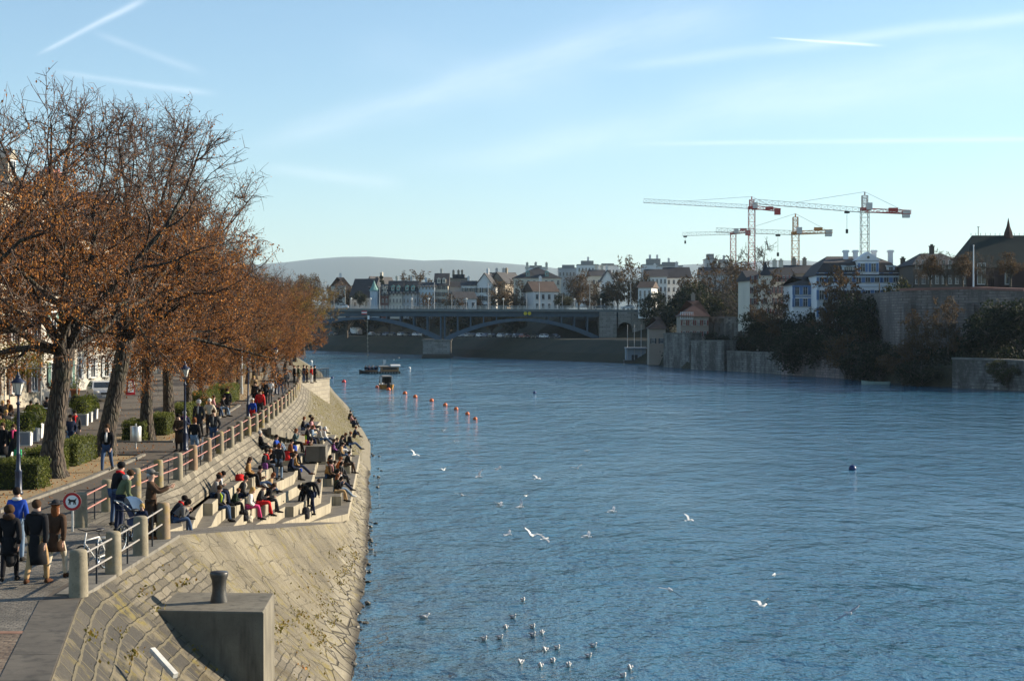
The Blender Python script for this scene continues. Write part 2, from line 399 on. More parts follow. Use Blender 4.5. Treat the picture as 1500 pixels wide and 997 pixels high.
def m_water():
    m, nt, b = newmat('river_water'); p = nt.pos()
    X, Y, _ = nt.sep(p)
    dist = nt.math('SQRT', nt.math('ADD', nt.math('MULTIPLY', X, X), nt.math('MULTIPLY', Y, Y)))
    s1 = nt.scale(p, (1., .62, 1.))
    gust = nt.noise(nt.scale(p, (1, .45, 1)), .045, 4, .6)
    h = nt.math('MULTIPLY', nt.noise(s1, .42, 3, .55), nt.map(dist, 90, 380, 1.4, 4.6))
    h = nt.math('ADD', h, nt.math('MULTIPLY', nt.noise(nt.scale(p, (.7, 1., 1)), .15, 2, .6), nt.map(dist, 120, 420, 0, 7.)))
    h = nt.math('ADD', h, nt.math('MULTIPLY', nt.noise(nt.vmath('ADD', s1, (7, 3, 0)), 1.25, 4, .6), .62))
    h = nt.math('ADD', h, nt.math('MULTIPLY', nt.noise(s1, 4.2, 3, .6), .2))
    h = nt.math('MULTIPLY', h, nt.map(gust, .32, .68, .5, 1.3))
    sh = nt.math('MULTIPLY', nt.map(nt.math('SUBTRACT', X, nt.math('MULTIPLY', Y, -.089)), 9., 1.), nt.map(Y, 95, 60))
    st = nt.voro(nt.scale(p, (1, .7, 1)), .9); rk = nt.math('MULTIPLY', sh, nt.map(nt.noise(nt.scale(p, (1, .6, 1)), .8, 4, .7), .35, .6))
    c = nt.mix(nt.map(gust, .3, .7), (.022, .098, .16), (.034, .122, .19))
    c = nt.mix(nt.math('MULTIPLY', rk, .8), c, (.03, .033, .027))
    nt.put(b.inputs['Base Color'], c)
    b.inputs['Roughness'].default_value = .07; b.inputs['IOR'].default_value = 1.333
    bp = nt.node('ShaderNodeBump'); nt.put(bp.inputs['Height'], h); bp.inputs['Strength'].default_value = 1.; bp.inputs['Distance'].default_value = .31
    nt.put(b.inputs['Normal'], bp.outputs[0]); return m
def m_bankgreen(name, a, c2):
    m, nt, b = newmat(name); p = nt.pos()
    n = nt.noise(p, .12, 6, .65); f = nt.noise(p, 1.5, 4, .7)
    c = nt.mix(nt.map(n, .35, .65), a, c2); c = nt.mix(nt.map(f, .5, .7, 0, .7), c, tuple(x * .5 for x in a))
    nt.put(b.inputs['Base Color'], c); b.inputs['Roughness'].default_value = .95
    nt.put(b.inputs['Normal'], nt.bump(f, .8, .3)); return m
ASPH = m_asphalt(); COB = m_cobble('grey_cobbles', (.07, .062, .05), (.18, .158, .125), .16, .11)
COBR = m_cobble('brown_cobbles', (.085, .045, .026), (.22, .165, .11), .24, .12)
GRAV = m_gravel(); CONC = m_concrete(); SLOPE = m_slope(); UPPER = m_upper(); WATER = m_water()
CONCD = m_concrete('dark_concrete', (.07, .06, .046), (.125, .107, .083))
TREAD = m_concrete('tread_concrete', (.105, .092, .073), (.165, .147, .115))
KERB = m_concrete('kerb_granite', (.125, .115, .094), (.2, .18, .148))

def strip(name, rows, mat_, uvs=None, kind='structure'):
    """grid surface from rows of points; uvs same layout"""
    n = len(rows[0]); mb = MB()
    vs = [p for r in rows for p in r]
    fs = [(i * n + j, (i + 1) * n + j, (i + 1) * n + j + 1, i * n + j + 1) for i in range(len(rows) - 1) for j in range(n - 1)]
    mb.add(vs, fs); o = mb.build(name, mat_)
    if uvs:
        flat = [q for r in uvs for q in r]; lay = o.data.uv_layers.new(name='UVMap')
        for lp in o.data.loops: lay.data[lp.index].uv = flat[lp.vertex_index]
    if kind: o['kind'] = kind
    return o
def frange(a, b, s):
    r = []; q = a
    while q < b - 1e-6: r.append(q); q += s
    return r + [b]

# ---- riverbed / river
mb = MB(); mb.add([(-9800, -240, -2.5), (9800, -240, -2.5), (9800, 18900, -2.5), (-9800, 18900, -2.5)], [(0, 1, 2, 3)]); struct(mb.build('riverbed', mat('riverbed_mud', (.1, .09, .06), .9)))
mb = MB(); mb.add([(-900, -100, 0), (700, -100, 0), (700, 1400, 0), (-900, 1400, 0)], [(0, 1, 2, 3)]); struct(mb.build('water', WATER))

# ---- promenade sheet
rows = []
for yv in [0, 5, 10, 15, 20, 25, 29, 32.3, 33.5, 38, 42.5]:
    e = tab(E1, yv); rows.append([(-600, yv, ZP), (-80, yv, ZP), (-40, yv, ZP), (-20, yv, ZP), (e, yv, ZP)])
for yv in frange(44, 160, 4) + [200, 250, 300, 400, 490, 560, 650, 900]:
    e = tab(E2, yv); rows.append([(-600, yv, ZP), (min(-80, e - 60), yv, ZP), (min(-40, e - 25), yv, ZP), (min(-20, e - 6), yv, ZP), (e, yv, ZP)])
strip('promenade', rows, ASPH)
def sheet(name, poly, z, m, kind='structure'):
    mb = MB(); mb.add([(p[0], p[1], z) for p in poly], [tuple(range(len(poly)))]); o = mb.build(name, m); o['kind'] = kind; return o
# cobbles between the bridgehead and the ramp, laid over the asphalt
sheet('cobbled_pavement', [(-22, 29.1), (-8.8, 29.1), (-9.5, 32.3), (-9.6, 33.5), (-9.6, 42.4), (-12.2, 45.5), (-15.4, 46.5), (-22, 46.5)], ZP + .004, COB)
sheet('brown_cobbled_pavement', [(-22, 10), (-5.05, 10), (-7.05, 20), (-8.0, 25), (-8.7, 28.85), (-22, 28.85)], ZP + .004, COBR)
mb = MB(); mb.prism([(-22, 28.86), (-8.74, 28.86), (-8.78, 29.09), (-22, 29.09)], ZP - .05, ZP + .012); struct(mb.build('cobble_divider', mat('red_sett', (.26, .14, .09), .8)))
# coping along the near edge
mb = MB()
L = [(tab(E1, q) - .02, q) for q in (8, 15, 20, 25, 29, 32.4)]; wI = [(.78 * .95) for _ in L]
for i in range(len(L) - 1):
    (x0, y0), (x1, y1) = L[i], L[i + 1]; n = max(1, round((y1 - y0) / 1.6))
    for k in range(n):
        t0, t1 = k / n, (k + 1) / n; a = (x0 + (x1 - x0) * t0, y0 + (y1 - y0) * t0 + .008); b_ = (x0 + (x1 - x0) * t1, y0 + (y1 - y0) * t1 - .008)
        mb.prism([(a[0] - .8, a[1]), a, b_, (b_[0] - .8, b_[1])], ZP - .3, ZP + .015)
struct(mb.build('coping', CONCD))
mb = MB()
for k in range(7):
    y0 = 33.0 + k * 1.35; mb.prism([(-9.4, y0 + .01), (-8.8, y0 + .01), (-8.8, y0 + 1.34), (-9.4, y0 + 1.34)], ZP - .3, ZP + .03)
struct(mb.build('coping_strip', KERB))

# ---- ramp down to the terraces
rows = []; 
for yv in frange(42.5, 72.5, 2.5):
    l = -12.3; r = tab(EO, yv); z = rampz(yv)
    rows.append([(l, yv, z), ((l + r) / 2, yv, z + .01), (r, yv, z)])
strip('cobbled_ramp', rows, COB)

# ---- outer embankment
rows = []; uvs = []
ys = frange(0, 42.5, 1.25) + frange(43.5, 72.5, 1.25)[0:] + frange(74, 112, 2)
for yv in ys:
    if yv <= 42.5: e = (tab(E1, yv), ZP)
    elif yv <= 72.5: e = (tab(EO, yv), rampz(yv))
    else:
        t = min(1, (yv - 72.5) / 3.); e = (-7.55 - .25 * t if yv <= 76 else -7.78 - (yv - 76) * .0825, 1.12 - .3 * t)
    wx = tab(WL, yv); dx = wx - e[0]; row = []; ur = []; n = 10
    for j in range(n + 1):
        t = j / n
        tz = t - .10 * math.sin(math.pi * t) * (1 if yv > 46 else .2)
        xx = e[0] + dx * t; zz = e[1] * (1 - t) + (-.10 * e[1]) * math.sin(math.pi * t) * (1 if yv > 46 else .25)
        if t > .82: zz += (rnd.random() - .5) * .09; xx += (rnd.random() - .5) * .12
        row.append((xx, yv, zz)); ur.append((yv, t * math.hypot(dx, e[1])))
    row.append((wx + 1.2, yv, -.7)); ur.append((yv, math.hypot(dx, e[1]) + 1.4)); row.append((wx + 4, yv, -2.6)); ur.append((yv, math.hypot(dx, e[1]) + 4))
    rows.append(row); uvs.append(ur)
strip('embankment', rows, SLOPE, uvs)

# ---- upper apron under the far railing
rows = []; uvs = []
for yv in frange(44, 112, 2):
    e = tab(E2, yv); sx, sz = tab(SL, yv)
    rows.append([(e - .45, yv, ZP + .006), (e, yv, ZP + .006), (e + (sx - e) * .33, yv, ZP + (sz - ZP) * .33), (e + (sx - e) * .67, yv, ZP + (sz - ZP) * .67), (sx, yv, sz), (sx + .02, yv, 1.0)])
    d = math.hypot(sx - e, sz - ZP); uvs.append([(yv, -.45), (yv, 0), (yv, d * .33), (yv, d * .67), (yv, d), (yv, d + 3)])
strip('apron', rows, UPPER, uvs)
rows = []; uvs = []
for yv in frange(110.5, 175, 2.5) + [200, 240, 300, 345, 420, 490, 560, 650, 900]:
    e = tab(E2, yv); wx = tab(WL, yv); row = [(e - .45, yv, ZP + .006)]; ur = [(yv, -.45)]; d = math.hypot(wx - e, ZP)
    for j in range(11):
        t = j / 10; row.append((e + (wx - e) * t, yv, ZP * (1 - t) - .25 * math.sin(math.pi * t) + (.006 if j == 0 else 0))); ur.append((yv, d * t))
    row.append((wx + 2, yv, -1.)); ur.append((yv, d + 2)); rows.append(row); uvs.append(ur)
strip('river_bank_slope', rows, UPPER, uvs)

# ---- seating terraces: seven saw-toothed levels
LZ = [1.15 + .45 * k for k in range(7)]
START = [(-9.6, 71), (-9.98, 67.4), (-10.26, 63.8), (-10.43, 60.2), (-10.58, 56.5), (-10.53, 52.9), (-10.3, 49.3)]
JOGS = [[], [79., 96.], [70.5, 84., 101.], [67., 76.8, 92.], [62.5, 72.2, 88., 99.5], [59.6, 69.3, 81., 94.6], []]
BX = [[(71, -9.6), (75.6, -7.72), (110, -10.45)], [(67.4, -9.98), (70, -9.4), (76, -8.43), (110, -11.0)], [(63.8, -10.26), (70, -9.85), (76, -9.11), (110, -11.55)], [(60.2, -10.43), (64, -10.6), (70, -10.4), (76, -9.79), (110, -12.1)], [(56.5, -10.58), (60.2, -10.95), (64, -11.0), (70, -10.95), (76, -10.47), (110, -12.65)], [(52.9, -10.53), (56.5, -11.0), (60, -11.35), (70, -11.42), (76, -11.15), (110, -13.2)], [(49.3, -10.3), (53.6, -11.15)]]
def base_x(k, y): return tab(BX[k], y)
def riser_line(k):
    x0, y0 = START[k]; yend = 110 + .13 * k if k < 6 else 53.6
    js = JOGS[k]
    amp = .24 if k > 0 else .0
    cuts = [y0] + js + [yend]; pts = [(x0 - .6, y0 - 4.5)]
    for i in range(len(cuts) - 1):
        a, b_ = cuts[i], cuts[i + 1]; mid = [q for q, _ in BX[k] if a < q < b_]
        for q in [a] + mid + [b_]:
            t = (q - a) / (b_ - a); am = amp * (.75 if q < 74 else 1)
            off = am * (1 - 2 * t)
            if i == 0: off = am * (-t)
            if i == len(cuts) - 2: off = am * (1 - t)
            pts.append((base_x(k, q) + off, q))
    return pts
RL = [riser_line(k) for k in range(7)]
def riser_x(k, y):
    L = RL[k]
    for a, b_ in zip(L, L[1:]):
        if a[1] <= y <= b_[1] and b_[1] > a[1]: return a[0] + (b_[0] - a[0]) * (y - a[1]) / (b_[1] - a[1])
    return None
def terrace_z(x, y):
    z = rampz(y) if y < 72.5 else .6
    for k in range(7):
        rx = riser_x(k, y)
        if rx is not None and x <= rx: z = max(z, LZ[k])
    if y >= 44:
        e = tab(E2, min(y, 112)); sx, sz = tab(SL, y)
        if x < e: z = ZP
        elif x < sx: z = ZP + (sz - ZP) * (x - e) / (sx - e)
    return z
def hit(px, py, y0=43., y1=112.):
    """first terrace point met by a sight line"""
    q = y0
    while q < y1:
        p = P(px, py, q)
        if terrace_z(p.x, p.y) >= p.z: return p
        q += .05
    return P(px, py, y1)
mb = MB()
for k in range(7):
    L = RL[k]; yend = L[-1][1]; back = []
    for yv in frange(L[0][1], yend, 4)[::-1]:
        sx = tab(SL, max(44, yv))[0] - .02 * k if yv > 44 else -10.7
        back.append((sx - .35 + .03 * k, yv + .02 * k))
    poly = L + back
    n = len(poly)
    # side walls material 0, top material 1
    vs = [(p[0], p[1], -.6 + .01 * k) for p in poly] + [(p[0], p[1], LZ[k] - .02) for p in poly]
    mb.add(vs, [(i, (i + 1) % n, n + (i + 1) % n, n + i) for i in range(n)], 0)
    # bevelled nosing: inset top
    top = [(p[0] - (.025 if i < len(L) else 0), p[1], LZ[k]) for i, p in enumerate(poly)]
    mb.add([(p[0], p[1], LZ[k] - .02) for p in poly] + top, [(i, (i + 1) % n, n + (i + 1) % n, n + i) for i in range(n)], 0)
    mb.add(top, [tuple(range(n))], 1)
m, nt, b = newmat('riser_concrete'); p = nt.pos(); X, Y, Z = nt.sep(p)
n_ = nt.noise(p, .9, 5, .6); c = nt.mix(nt.map(n_, .3, .7), (.25, .213, .15), (.36, .315, .225))
stn = nt.noise(nt.scale(p, (3, 3, .3)), 2., 4); c = nt.mix(nt.map(stn, .5, .75, 0, .6), c, (.09, .075, .05))
jt = nt.math('PINGPONG', Y, 1.25); c = nt.mix(nt.map(jt, .02, .008), c, (.05, .042, .03))
nt.put(b.inputs['Base Color'], c); b.inputs['Roughness'].default_value = .85
nt.put(b.inputs['Normal'], nt.bump(nt.noise(p, 20, 4, .7), .3, .01))
o = mb.build('seating_terrace', [m, TREAD]); struct(o)

# ---- tree strip between promenade walk and road
KX = [(40, -15.3), (58, -15.4), (66, -15.7), (73, -16.1), (84, -16.7), (100, -18.0), (122, -20.0), (157, -24.3), (200, -30.5)]
def kx(y): return tab(KX, y)
STRIPS = [(47.5, 68.5), (76.5, 112), (118, 190)]
for (a, b_) in STRIPS:
    ys = frange(a, b_, 3); lft = [(kx(q) - 3.6, q) for q in ys]; rgt = [(kx(q), q) for q in ys]
    sheet('gravel_strip', lft + rgt[::-1], ZP + .006, GRAV)
    mb = MB()
    for q0, q1 in zip(ys, ys[1:]):
        n = 2
        for k in range(n):
            ya = q0 + (q1 - q0) * k / n + .012; yb = q0 + (q1 - q0) * (k + 1) / n - .012
            mb.prism([(kx(ya) - .02, ya), (kx(ya) + .18, ya), (kx(yb) + .18, yb), (kx(yb) - .02, yb)], ZP - .1, ZP + .09)
    mb.prism([(kx(a) - 3.6, a - .15), (kx(a) + .16, a - .15), (kx(a) + .16, a), (kx(a) - 3.6, a)], ZP - .1, ZP + .085)
    mb.prism([(kx(b_) - 3.6, b_), (kx(b_) + .16, b_), (kx(b_) + .16, b_ + .15), (kx(b_) - 3.6, b_ + .15)], ZP - .1, ZP + .085)
    struct(mb.build('kerb', KERB))

# ---- far bank terrain
W2 = [(86, 237), (79, 247), (68, 267), (63, 301), (51, 345), (40, 373), (34, 420), (21, 443), (-10.6, 500), (-36, 560), (-83, 653), (-136, 712), (-230, 780)]
W2 = [(150, 150), (112, 200)] + W2 + [(-420, 880)]
def inland(i):
    a = Vector(W2[max(0, i - 1)]); b_ = Vector(W2[min(len(W2) - 1, i + 1)]); d = (b_ - a).normalized(); return Vector((d.y, -d.x)) * 1.0
PROF_A = [(-2, -2.4), (0, -.4), (1.5, 3.2), (4, 4.2), (12, 4.6), (22, 8), (34, 12), (48, 13), (120, 14), (400, 16), (1500, 20)]
PROF_B = [(-2, -2.4), (0, -.4), (1.5, .5), (5, 2.4), (14, 5.9), (24, 6.2), (38, 13.0), (60, 14.6), (120, 15), (400, 18), (1500, 22)]
rows = []
for i, q in enumerate(W2):
    nrm = inland(i); nrm = (nrm + Vector((.5, .9)).normalized() * .8).normalized()
    t = min(1, max(0, (q[1] - 373) / 60))
    st = 2.6 if 415 < q[1] < 450 else 1.   # wide flat quay in front of the bridge abutment
    rows.append([(q[0] + nrm.x * A[0] * (st if 14 < A[0] < 100 else 1), q[1] + nrm.y * A[0] * (st if 14 < A[0] < 100 else 1), A[1] * (1 - t) + B[1] * t) for A, B in zip(PROF_A, PROF_B)])
BANKG = m_bankgreen('shaded_bank_turf', (.018, .022, .009), (.04, .034, .016))  # turf colour darkened to hold the shade under the trees
strip('terrain', rows, BANKG)
# ---- wooded hills on the horizon
HILL = m_bankgreen('hill_woods', (.05, .055, .03), (.09, .085, .05))
def hill(pts, d0, depth, name):
    rows = []
    n = 60
    for k in range(n + 1):
        t = k / n; px = pts[0][0] + (pts[-1][0] - pts[0][0]) * t; py = tab(pts, px)
        top = P(px, py, d0); zt = top.z + rnd.uniform(-1, 1) * .5
        row = []
        for j in range(9):
            s = j / 8; f = d0 - depth * (1 - s)
            zz = 12 + (zt - 12) * (math.sin(s * math.pi / 2) ** 1.3) + (rnd.uniform(-2, 2) if 0 < j < 8 else 0)
            row.append((top.x * f / d0, f, zz))
        row.append((top.x * 1.2, d0 + depth, 0)); rows.append(row)
    o = strip(name, rows, HILL); o.data.polygons.foreach_set('use_smooth', [True] * len(o.data.polygons)); return o
hill([(-1500, 394), (-400, 391), (300, 389), (380, 388), (430, 384), (478, 378), (530, 376), (600, 381), (640, 384), (668, 381), (760, 388), (830, 396), (900, 400)], 14500, 4200, 'hill')
hill([(900, 393), (1000, 388), (1090, 384), (1140, 381), (1180, 382), (1220, 386), (1350, 396), (1600, 398)], 15200, 3400, 'hill')
# ================================================================ STREET FURNITURE ON THE NEAR BANK
def m_bollard():
    m, nt, b = newmat('bollard_stone'); p = nt.obj(); r = nt.rand()
    g = nt.pos(); n = nt.noise(g, 3.5, 5, .65)
    c = nt.mix(nt.map(n, .35, .65), (.17, .145, .098), (.26, .225, .16))
    c = nt.mix(nt.map(r, .8, .95), c, nt.mix(1., c, (1.05, .8, .68), 'MULTIPLY'))
    z = nt.sep(p)[2]; lic = nt.math('MULTIPLY', nt.map(nt.noise(g, 2.6, 4, .7), .48, .62), nt.map(nt.noise(nt.comb(r, 0, 0), 40, 0), .42, .55))
    c = nt.mix(nt.math('MULTIPLY', lic, .75), c, (.27, .18, .025))
    c = nt.mix(nt.map(nt.noise(g, 18, 3), .58, .7, 0, .5), c, (.1, .09, .06))
    nt.put(b.inputs['Base Color'], c); b.inputs['Roughness'].default_value = .85
    nt.put(b.inputs['Normal'], nt.bump(nt.noise(g, 30, 4, .7), .4, .008)); return m
BOLL = m_bollard()
RAIL = mat('rail_paint', (.36, .16, .13), .55, .3, 6); RAILG = mat('rail_steel', (.34, .31, .28), .45, .2, 6, metal=.3)
IRON = mat('black_iron', (.02, .021, .025), .5, .3, 8)
mb = MB(); mb.lathe([(.185, 0), (.183, .3), (.172, .75), (.165, .9), (.155, .945), (.12, .965), (.0, .97)], n=20, cap=False)
bol_me = mb.build('stone_bollard', BOLL, smooth=True); BM = bol_me.data; bpy.data.objects.remove(bol_me)
def bollard(x, y, label, grp, z=ZP, s=1.):
    o = link('stone_bollard', BM, None, (x, y, z)); o.rotation_euler.z = rnd.uniform(0, 6); o.scale = (s, s, 1); return tag(o, label, 'bollard', grp)
def rail_between(a, b_, label, matr, grp):
    """two bars on a mid post between neighbouring bollards"""
    a = Vector(a); b_ = Vector(b_); d = (b_ - a).normalized(); mid = (a + b_) / 2; n_ = Vector((d.y, -d.x, 0)) * .02
    t = thing('railing', label, 'railing', mid, 0, grp)
    for h in (.42, .82):
        mb = MB(); mb.tube(a + d * .15 - mid + Vector((0, 0, h)), b_ - d * .15 - mid + Vector((0, 0, h)), .022, n=8); mb.build('bar', matr, t)
    mb = MB(); mb.box((0, 0, .44), (.035, .035, .92)); mb.build('post', IRON, t)
NEARB = [G(115, 873, ZP), G(166, 841, ZP), G(206, 814, ZP), G(239, 790, ZP)]
for i, q in enumerate(NEARB):
    bollard(q.x, q.y, ['reddish stone bollard standing alone at the corner where the pavement edge bends', 'lichen spotted stone bollard behind the front bicycle', 'stone bollard in front of the pushchair', 'yellow lichened stone bollard where the ramp to the terraces starts'][i], 'stone bollards on the near edge', ZP, 1.06 if i == 0 else 1)
for i in range(3):
    rail_between(NEARB[i], NEARB[i + 1], ['grey handrail beside the front bicycle', 'grey handrail in front of the pushchair and rear bicycle', 'grey handrail at the feet of the man in the brown overcoat'][i], RAILG, 'handrails on the near edge')
FARPX = [(119, 772), (157, 749), (199, 729), (232, 714), (260.8, 701.8), (283, 688), (304, 675), (322, 664), (338, 655), (351, 646), (363, 638), (374, 632), (383, 626), (391, 619), (398.5, 613), (404.5, 608.5), (410.5, 603.5), (416.5, 598.5), (421.5, 594), (425.8, 590), (429.5, 586), (432.5, 582), (435, 578), (437, 573.5), (438.3, 568), (439.3, 562)]
prev = None
for i, (px, py) in enumerate(FARPX):
    q = G(px, py, ZP); e = tab(E2, q.y) - .2; q.x = q.x if i < 4 else min(q.x, e + .25)
    bollard(q.x, q.y, 'stone bollard just behind the round no dogs sign' if i == 0 else f'round stone bollard, {nth(i - 1)} of the row after the no dogs sign', 'stone bollards along the promenade', ZP, .95)
    if prev is not None and i < 25:
        rail_between(prev, q, f'reddish two bar railing, {nth(i - 1)} section of the row from the no dogs sign', RAIL, 'railings along the promenade')
    prev = q

# ---- no dogs sign
WHITE = mat('sign_white', (.78, .78, .76), .5, .03); RED = mat('sign_red', (.42, .012, .016), .45, .05); BLACK = mat('sign_black', (.012, .012, .014), .5, .1)
GALV = mat('galvanised_steel', (.42, .43, .43), .4, .12, 9, metal=.6)
q = G(111, 776, ZP); Hs = (776 - 732) / F * q.y
t = thing('road_sign', 'round no dogs sign with red ring and black dog on a short post', 'sign', (q.x, q.y - .32, ZP), R(4))
mb = MB(); mb.tube((0, 0, 0), (0, 0, Hs + .2), .03, n=10); mb.build('post', GALV, t)
rr = .245
def disc(y, r, th, m_, n=40):
    mb = MB(); vs = [(r * math.cos(2 * math.pi * i / n), y, Hs + r * math.sin(2 * math.pi * i / n)) for i in range(n)]
    mb.extr(vs, (0, th, 0)); return mb.build(m_[0], m_[1], t)
disc(-.05, rr, .012, ('sign_plate', GALV)); disc(-.055, rr - .004, .005, ('red_ring', RED)); disc(-.058, rr * .70, .003, ('white_disc', WHITE))
dog = [(-.105, .045), (-.085, .075), (-.06, .08), (-.055, .062), (-.03, .05), (.05, .05), (.085, .062), (.11, .095), (.118, .09), (.1, .04), (.088, .02), (.1, -.075), (.078, -.075), (.062, -.02), (.055, -.075), (.035, -.075), (.03, -.005), (-.03, -.01), (-.038, -.075), (-.058, -.075), (-.062, -.02), (-.075, -.075), (-.094, -.075), (-.08, .01), (-.078, .03), (-.1, .03)]
mb = MB(); mb.extr([(x * 1.05, -.0615, Hs + z * 1.05) for x, z in dog], (0, .003, 0)); mb.build('dog_symbol', BLACK, t)

# ---- mooring block on the embankment
a = [G(233, 892, 2.6), G(387, 896, 2.6)]
zt = 2.75
A = P(233, 892, 36.0); zt = A.z
B_ = G(386, 896, zt); C_ = G(402, 868, zt); D_ = G(258, 866, zt)
poly = [(A.x - 1.2, A.y), (B_.x, B_.y), (C_.x, C_.y), (D_.x - 1.2, D_.y)]
t = thing('mooring_block', 'big grey concrete mooring block set into the embankment', 'mooring block', ((B_.x + C_.x) / 2, (B_.y + C_.y) / 2, zt))
o_ = Vector(t.location)
mb = MB(); pl = [(p[0] - o_.x, p[1] - o_.y) for p in poly]; mb.prism(pl, -5.2, -.03, 0, cap=True)
cen = (sum(p[0] for p in pl) / 4, sum(p[1] for p in pl) / 4); top = [(cen[0] + (p[0] - cen[0]) * .985, cen[1] + (p[1] - cen[1]) * .985) for p in pl]
n0 = len(mb.v); mb.add([(p[0], p[1], -.03) for p in pl] + [(p[0], p[1], 0) for p in top], [(i, (i + 1) % 4, 4 + (i + 1) % 4, 4 + i) for i in range(4)]); mb.add([(p[0], p[1], .0) for p in top], [(0, 1, 2, 3)])
mb.build('block', CONC, t)
Q = G(321, 881, zt); mb = MB(); mb.lathe([(.205, 0), (.2, .05), (.165, .22), (.155, .34), (.17, .5), (.205, .6), (.215, .66), (.2, .7), (.0, .705)], (Q.x - o_.x, Q.y - o_.y, 0), n=24, cap=False)
mb.build('mooring_bollard', mat('dark_cast_iron', (.06, .057, .052), .38, .3, 6, .2, .01, metal=.2), t, smooth=True)
# ---- white board lying on the slope
a = Vector((-6.75, 29.2)); 
Pw = [P(222, 950, 30.2), P(258, 990, 29.6)]
d = (Pw[1] - Pw[0]); L_ = d.length
mb = MB(); mb.box((0, 0, 0), (.1, L_ * .95, .1)); mb.box((.055, 0, .0), (.012, L_ * .9, .06)); o = mb.build('white_board', mat('weathered_white', (.62, .60, .54), .7, .2, 5))
o.location = (Pw[0] + Pw[1]) / 2; o.rotation_euler = d.to_track_quat('Y', 'Z').to_euler(); tag(o, 'white board standing out of the rough stones near the bottom edge', 'board')

# ---- lamp posts
LBLUE = mat('lamp_blue_paint', (.018, .028, .06), .4, .25, 8); LGLASS = mat('lamp_glass', (.62, .60, .54), .15, .1, 6, spec=.6)
def lamp(px, py, label, h=3.95):
    q = G(px, py, ZP); t = thing('street_lamp', label, 'street lamp', (q.x, q.y, ZP), .3, 'old style lamps on the promenade')
    mb = MB(); mb.lathe([(.15, 0), (.15, .08), (.115, .12), (.11, .75), (.125, .78), (.08, .84), (.062, 1.3), (.075, 1.33), (.055, 1.37), (.042, h - 1.0), (.07, h - .98), (.07, h - .93), (.035, h - .9), (.035, h - .72), (.11, h - .68), (.11, h - .65)], n=14); mb.build('post', LBLUE, t, True)
    mb = MB(); mb.lathe([(.09, h - .65), (.195, h - .27)], n=6); mb.build('lantern', LGLASS, t)
    for k in range(6):
        a_ = 2 * math.pi * k / 6; mb = MB(); mb.tube((.095 * math.cos(a_), .095 * math.sin(a_), h - .65), (.2 * math.cos(a_), .2 * math.sin(a_), h - .27), .009, n=4); mb.build('frame_bar', LBLUE, t)
    mb = MB(); mb.lathe([(.25, h - .275), (.245, h - .25), (.15, h - .17), (.085, h - .11), (.08, h - .06), (.095, h - .05), (.03, h), (.045, h + .03), (.0, h + .1)], n=18, cap=False); mb.build('lamp_hood', LBLUE, t, True)
    return t
lamp(27, 724, 'blue lantern lamp post in front of the cafe hedge, nearest to the camera')
lamp(271, 660, 'blue lamp post beside the group with the white haired woman', 3.9)
lamp(363.5, 612, 'blue lamp post beside the person in the bright red jacket', 3.9)
lamp(404, 577, 'slim lamp post far along the promenade under the trees', 3.9)
q = G(354, 577, ZP); t = thing('lamp_mast', 'pale grey straight mast on the gravel between the far tree trunks', 'mast', q)
mb = MB(); mb.tube((0, 0, 0), (0, 0, 6.), .09, .06, n=10); mb.build('mast', GALV, t); mb = MB(); mb.lathe([(.12, 0), (.12, .5), (.09, .55)], n=10); mb.build('base_sleeve', GALV, t)

# ---- hedges, bins, planters
def m_leaf(name, a, b_, c_=None):
    m, nt, b = newmat(name); g = nt.node('ShaderNodeNewGeometry'); r = g.outputs['Random Per Island']
    c = nt.ramp(r, [(0, a), (.55, b_), (1, c_ or b_)]); n = nt.noise(g.outputs['Position'], .5, 3)
    c = nt.mix(nt.map(n, .35, .65, .45, 0), c, tuple(x * .5 for x in a)); nt.put(b.inputs['Base Color'], c)
    tr = nt.node('ShaderNodeBsdfTranslucent'); nt.put(tr.inputs[0], c); ms = nt.node('ShaderNodeMixShader'); ms.inputs[0].default_value = .35
    nt.l.new(b.outputs[0], ms.inputs[1]); nt.l.new(tr.outputs[0], ms.inputs[2]); nt.l.new(ms.outputs[0], m.node_tree.nodes['Material Output'].inputs['Surface']); b.inputs['Roughness'].default_value = .65
    b.inputs['Specular IOR Level'].default_value = .25; return m
HEDGE = m_leaf('hedge_leaves', (.06, .08, .016), (.14, .165, .03), (.24, .24, .055)); TWIG = mat('twig_bark', (.085, .06, .042), .9, .3, 4)
BOX = m_leaf('box_leaves', (.06, .09, .014), (.14, .18, .024), (.28, .28, .045))
def leafcards(mb, pts, size, m=0, rg=rnd):
    """small folded leaf faces scattered at points"""
    for p in pts:
        s = size * rg.uniform(.6, 1.35); e = Euler((rg.uniform(0, 6.3), rg.uniform(0, 6.3), rg.uniform(0, 6.3))).to_matrix()
        vs = [Vector(p) + e @ Vector(v) for v in ((-s * .5, 0, 0), (0, -s * .32, s * .08), (s * .5, 0, 0), (0, s * .32, s * .08))]
        mb.add(vs, [(0, 1, 2, 3)], m)
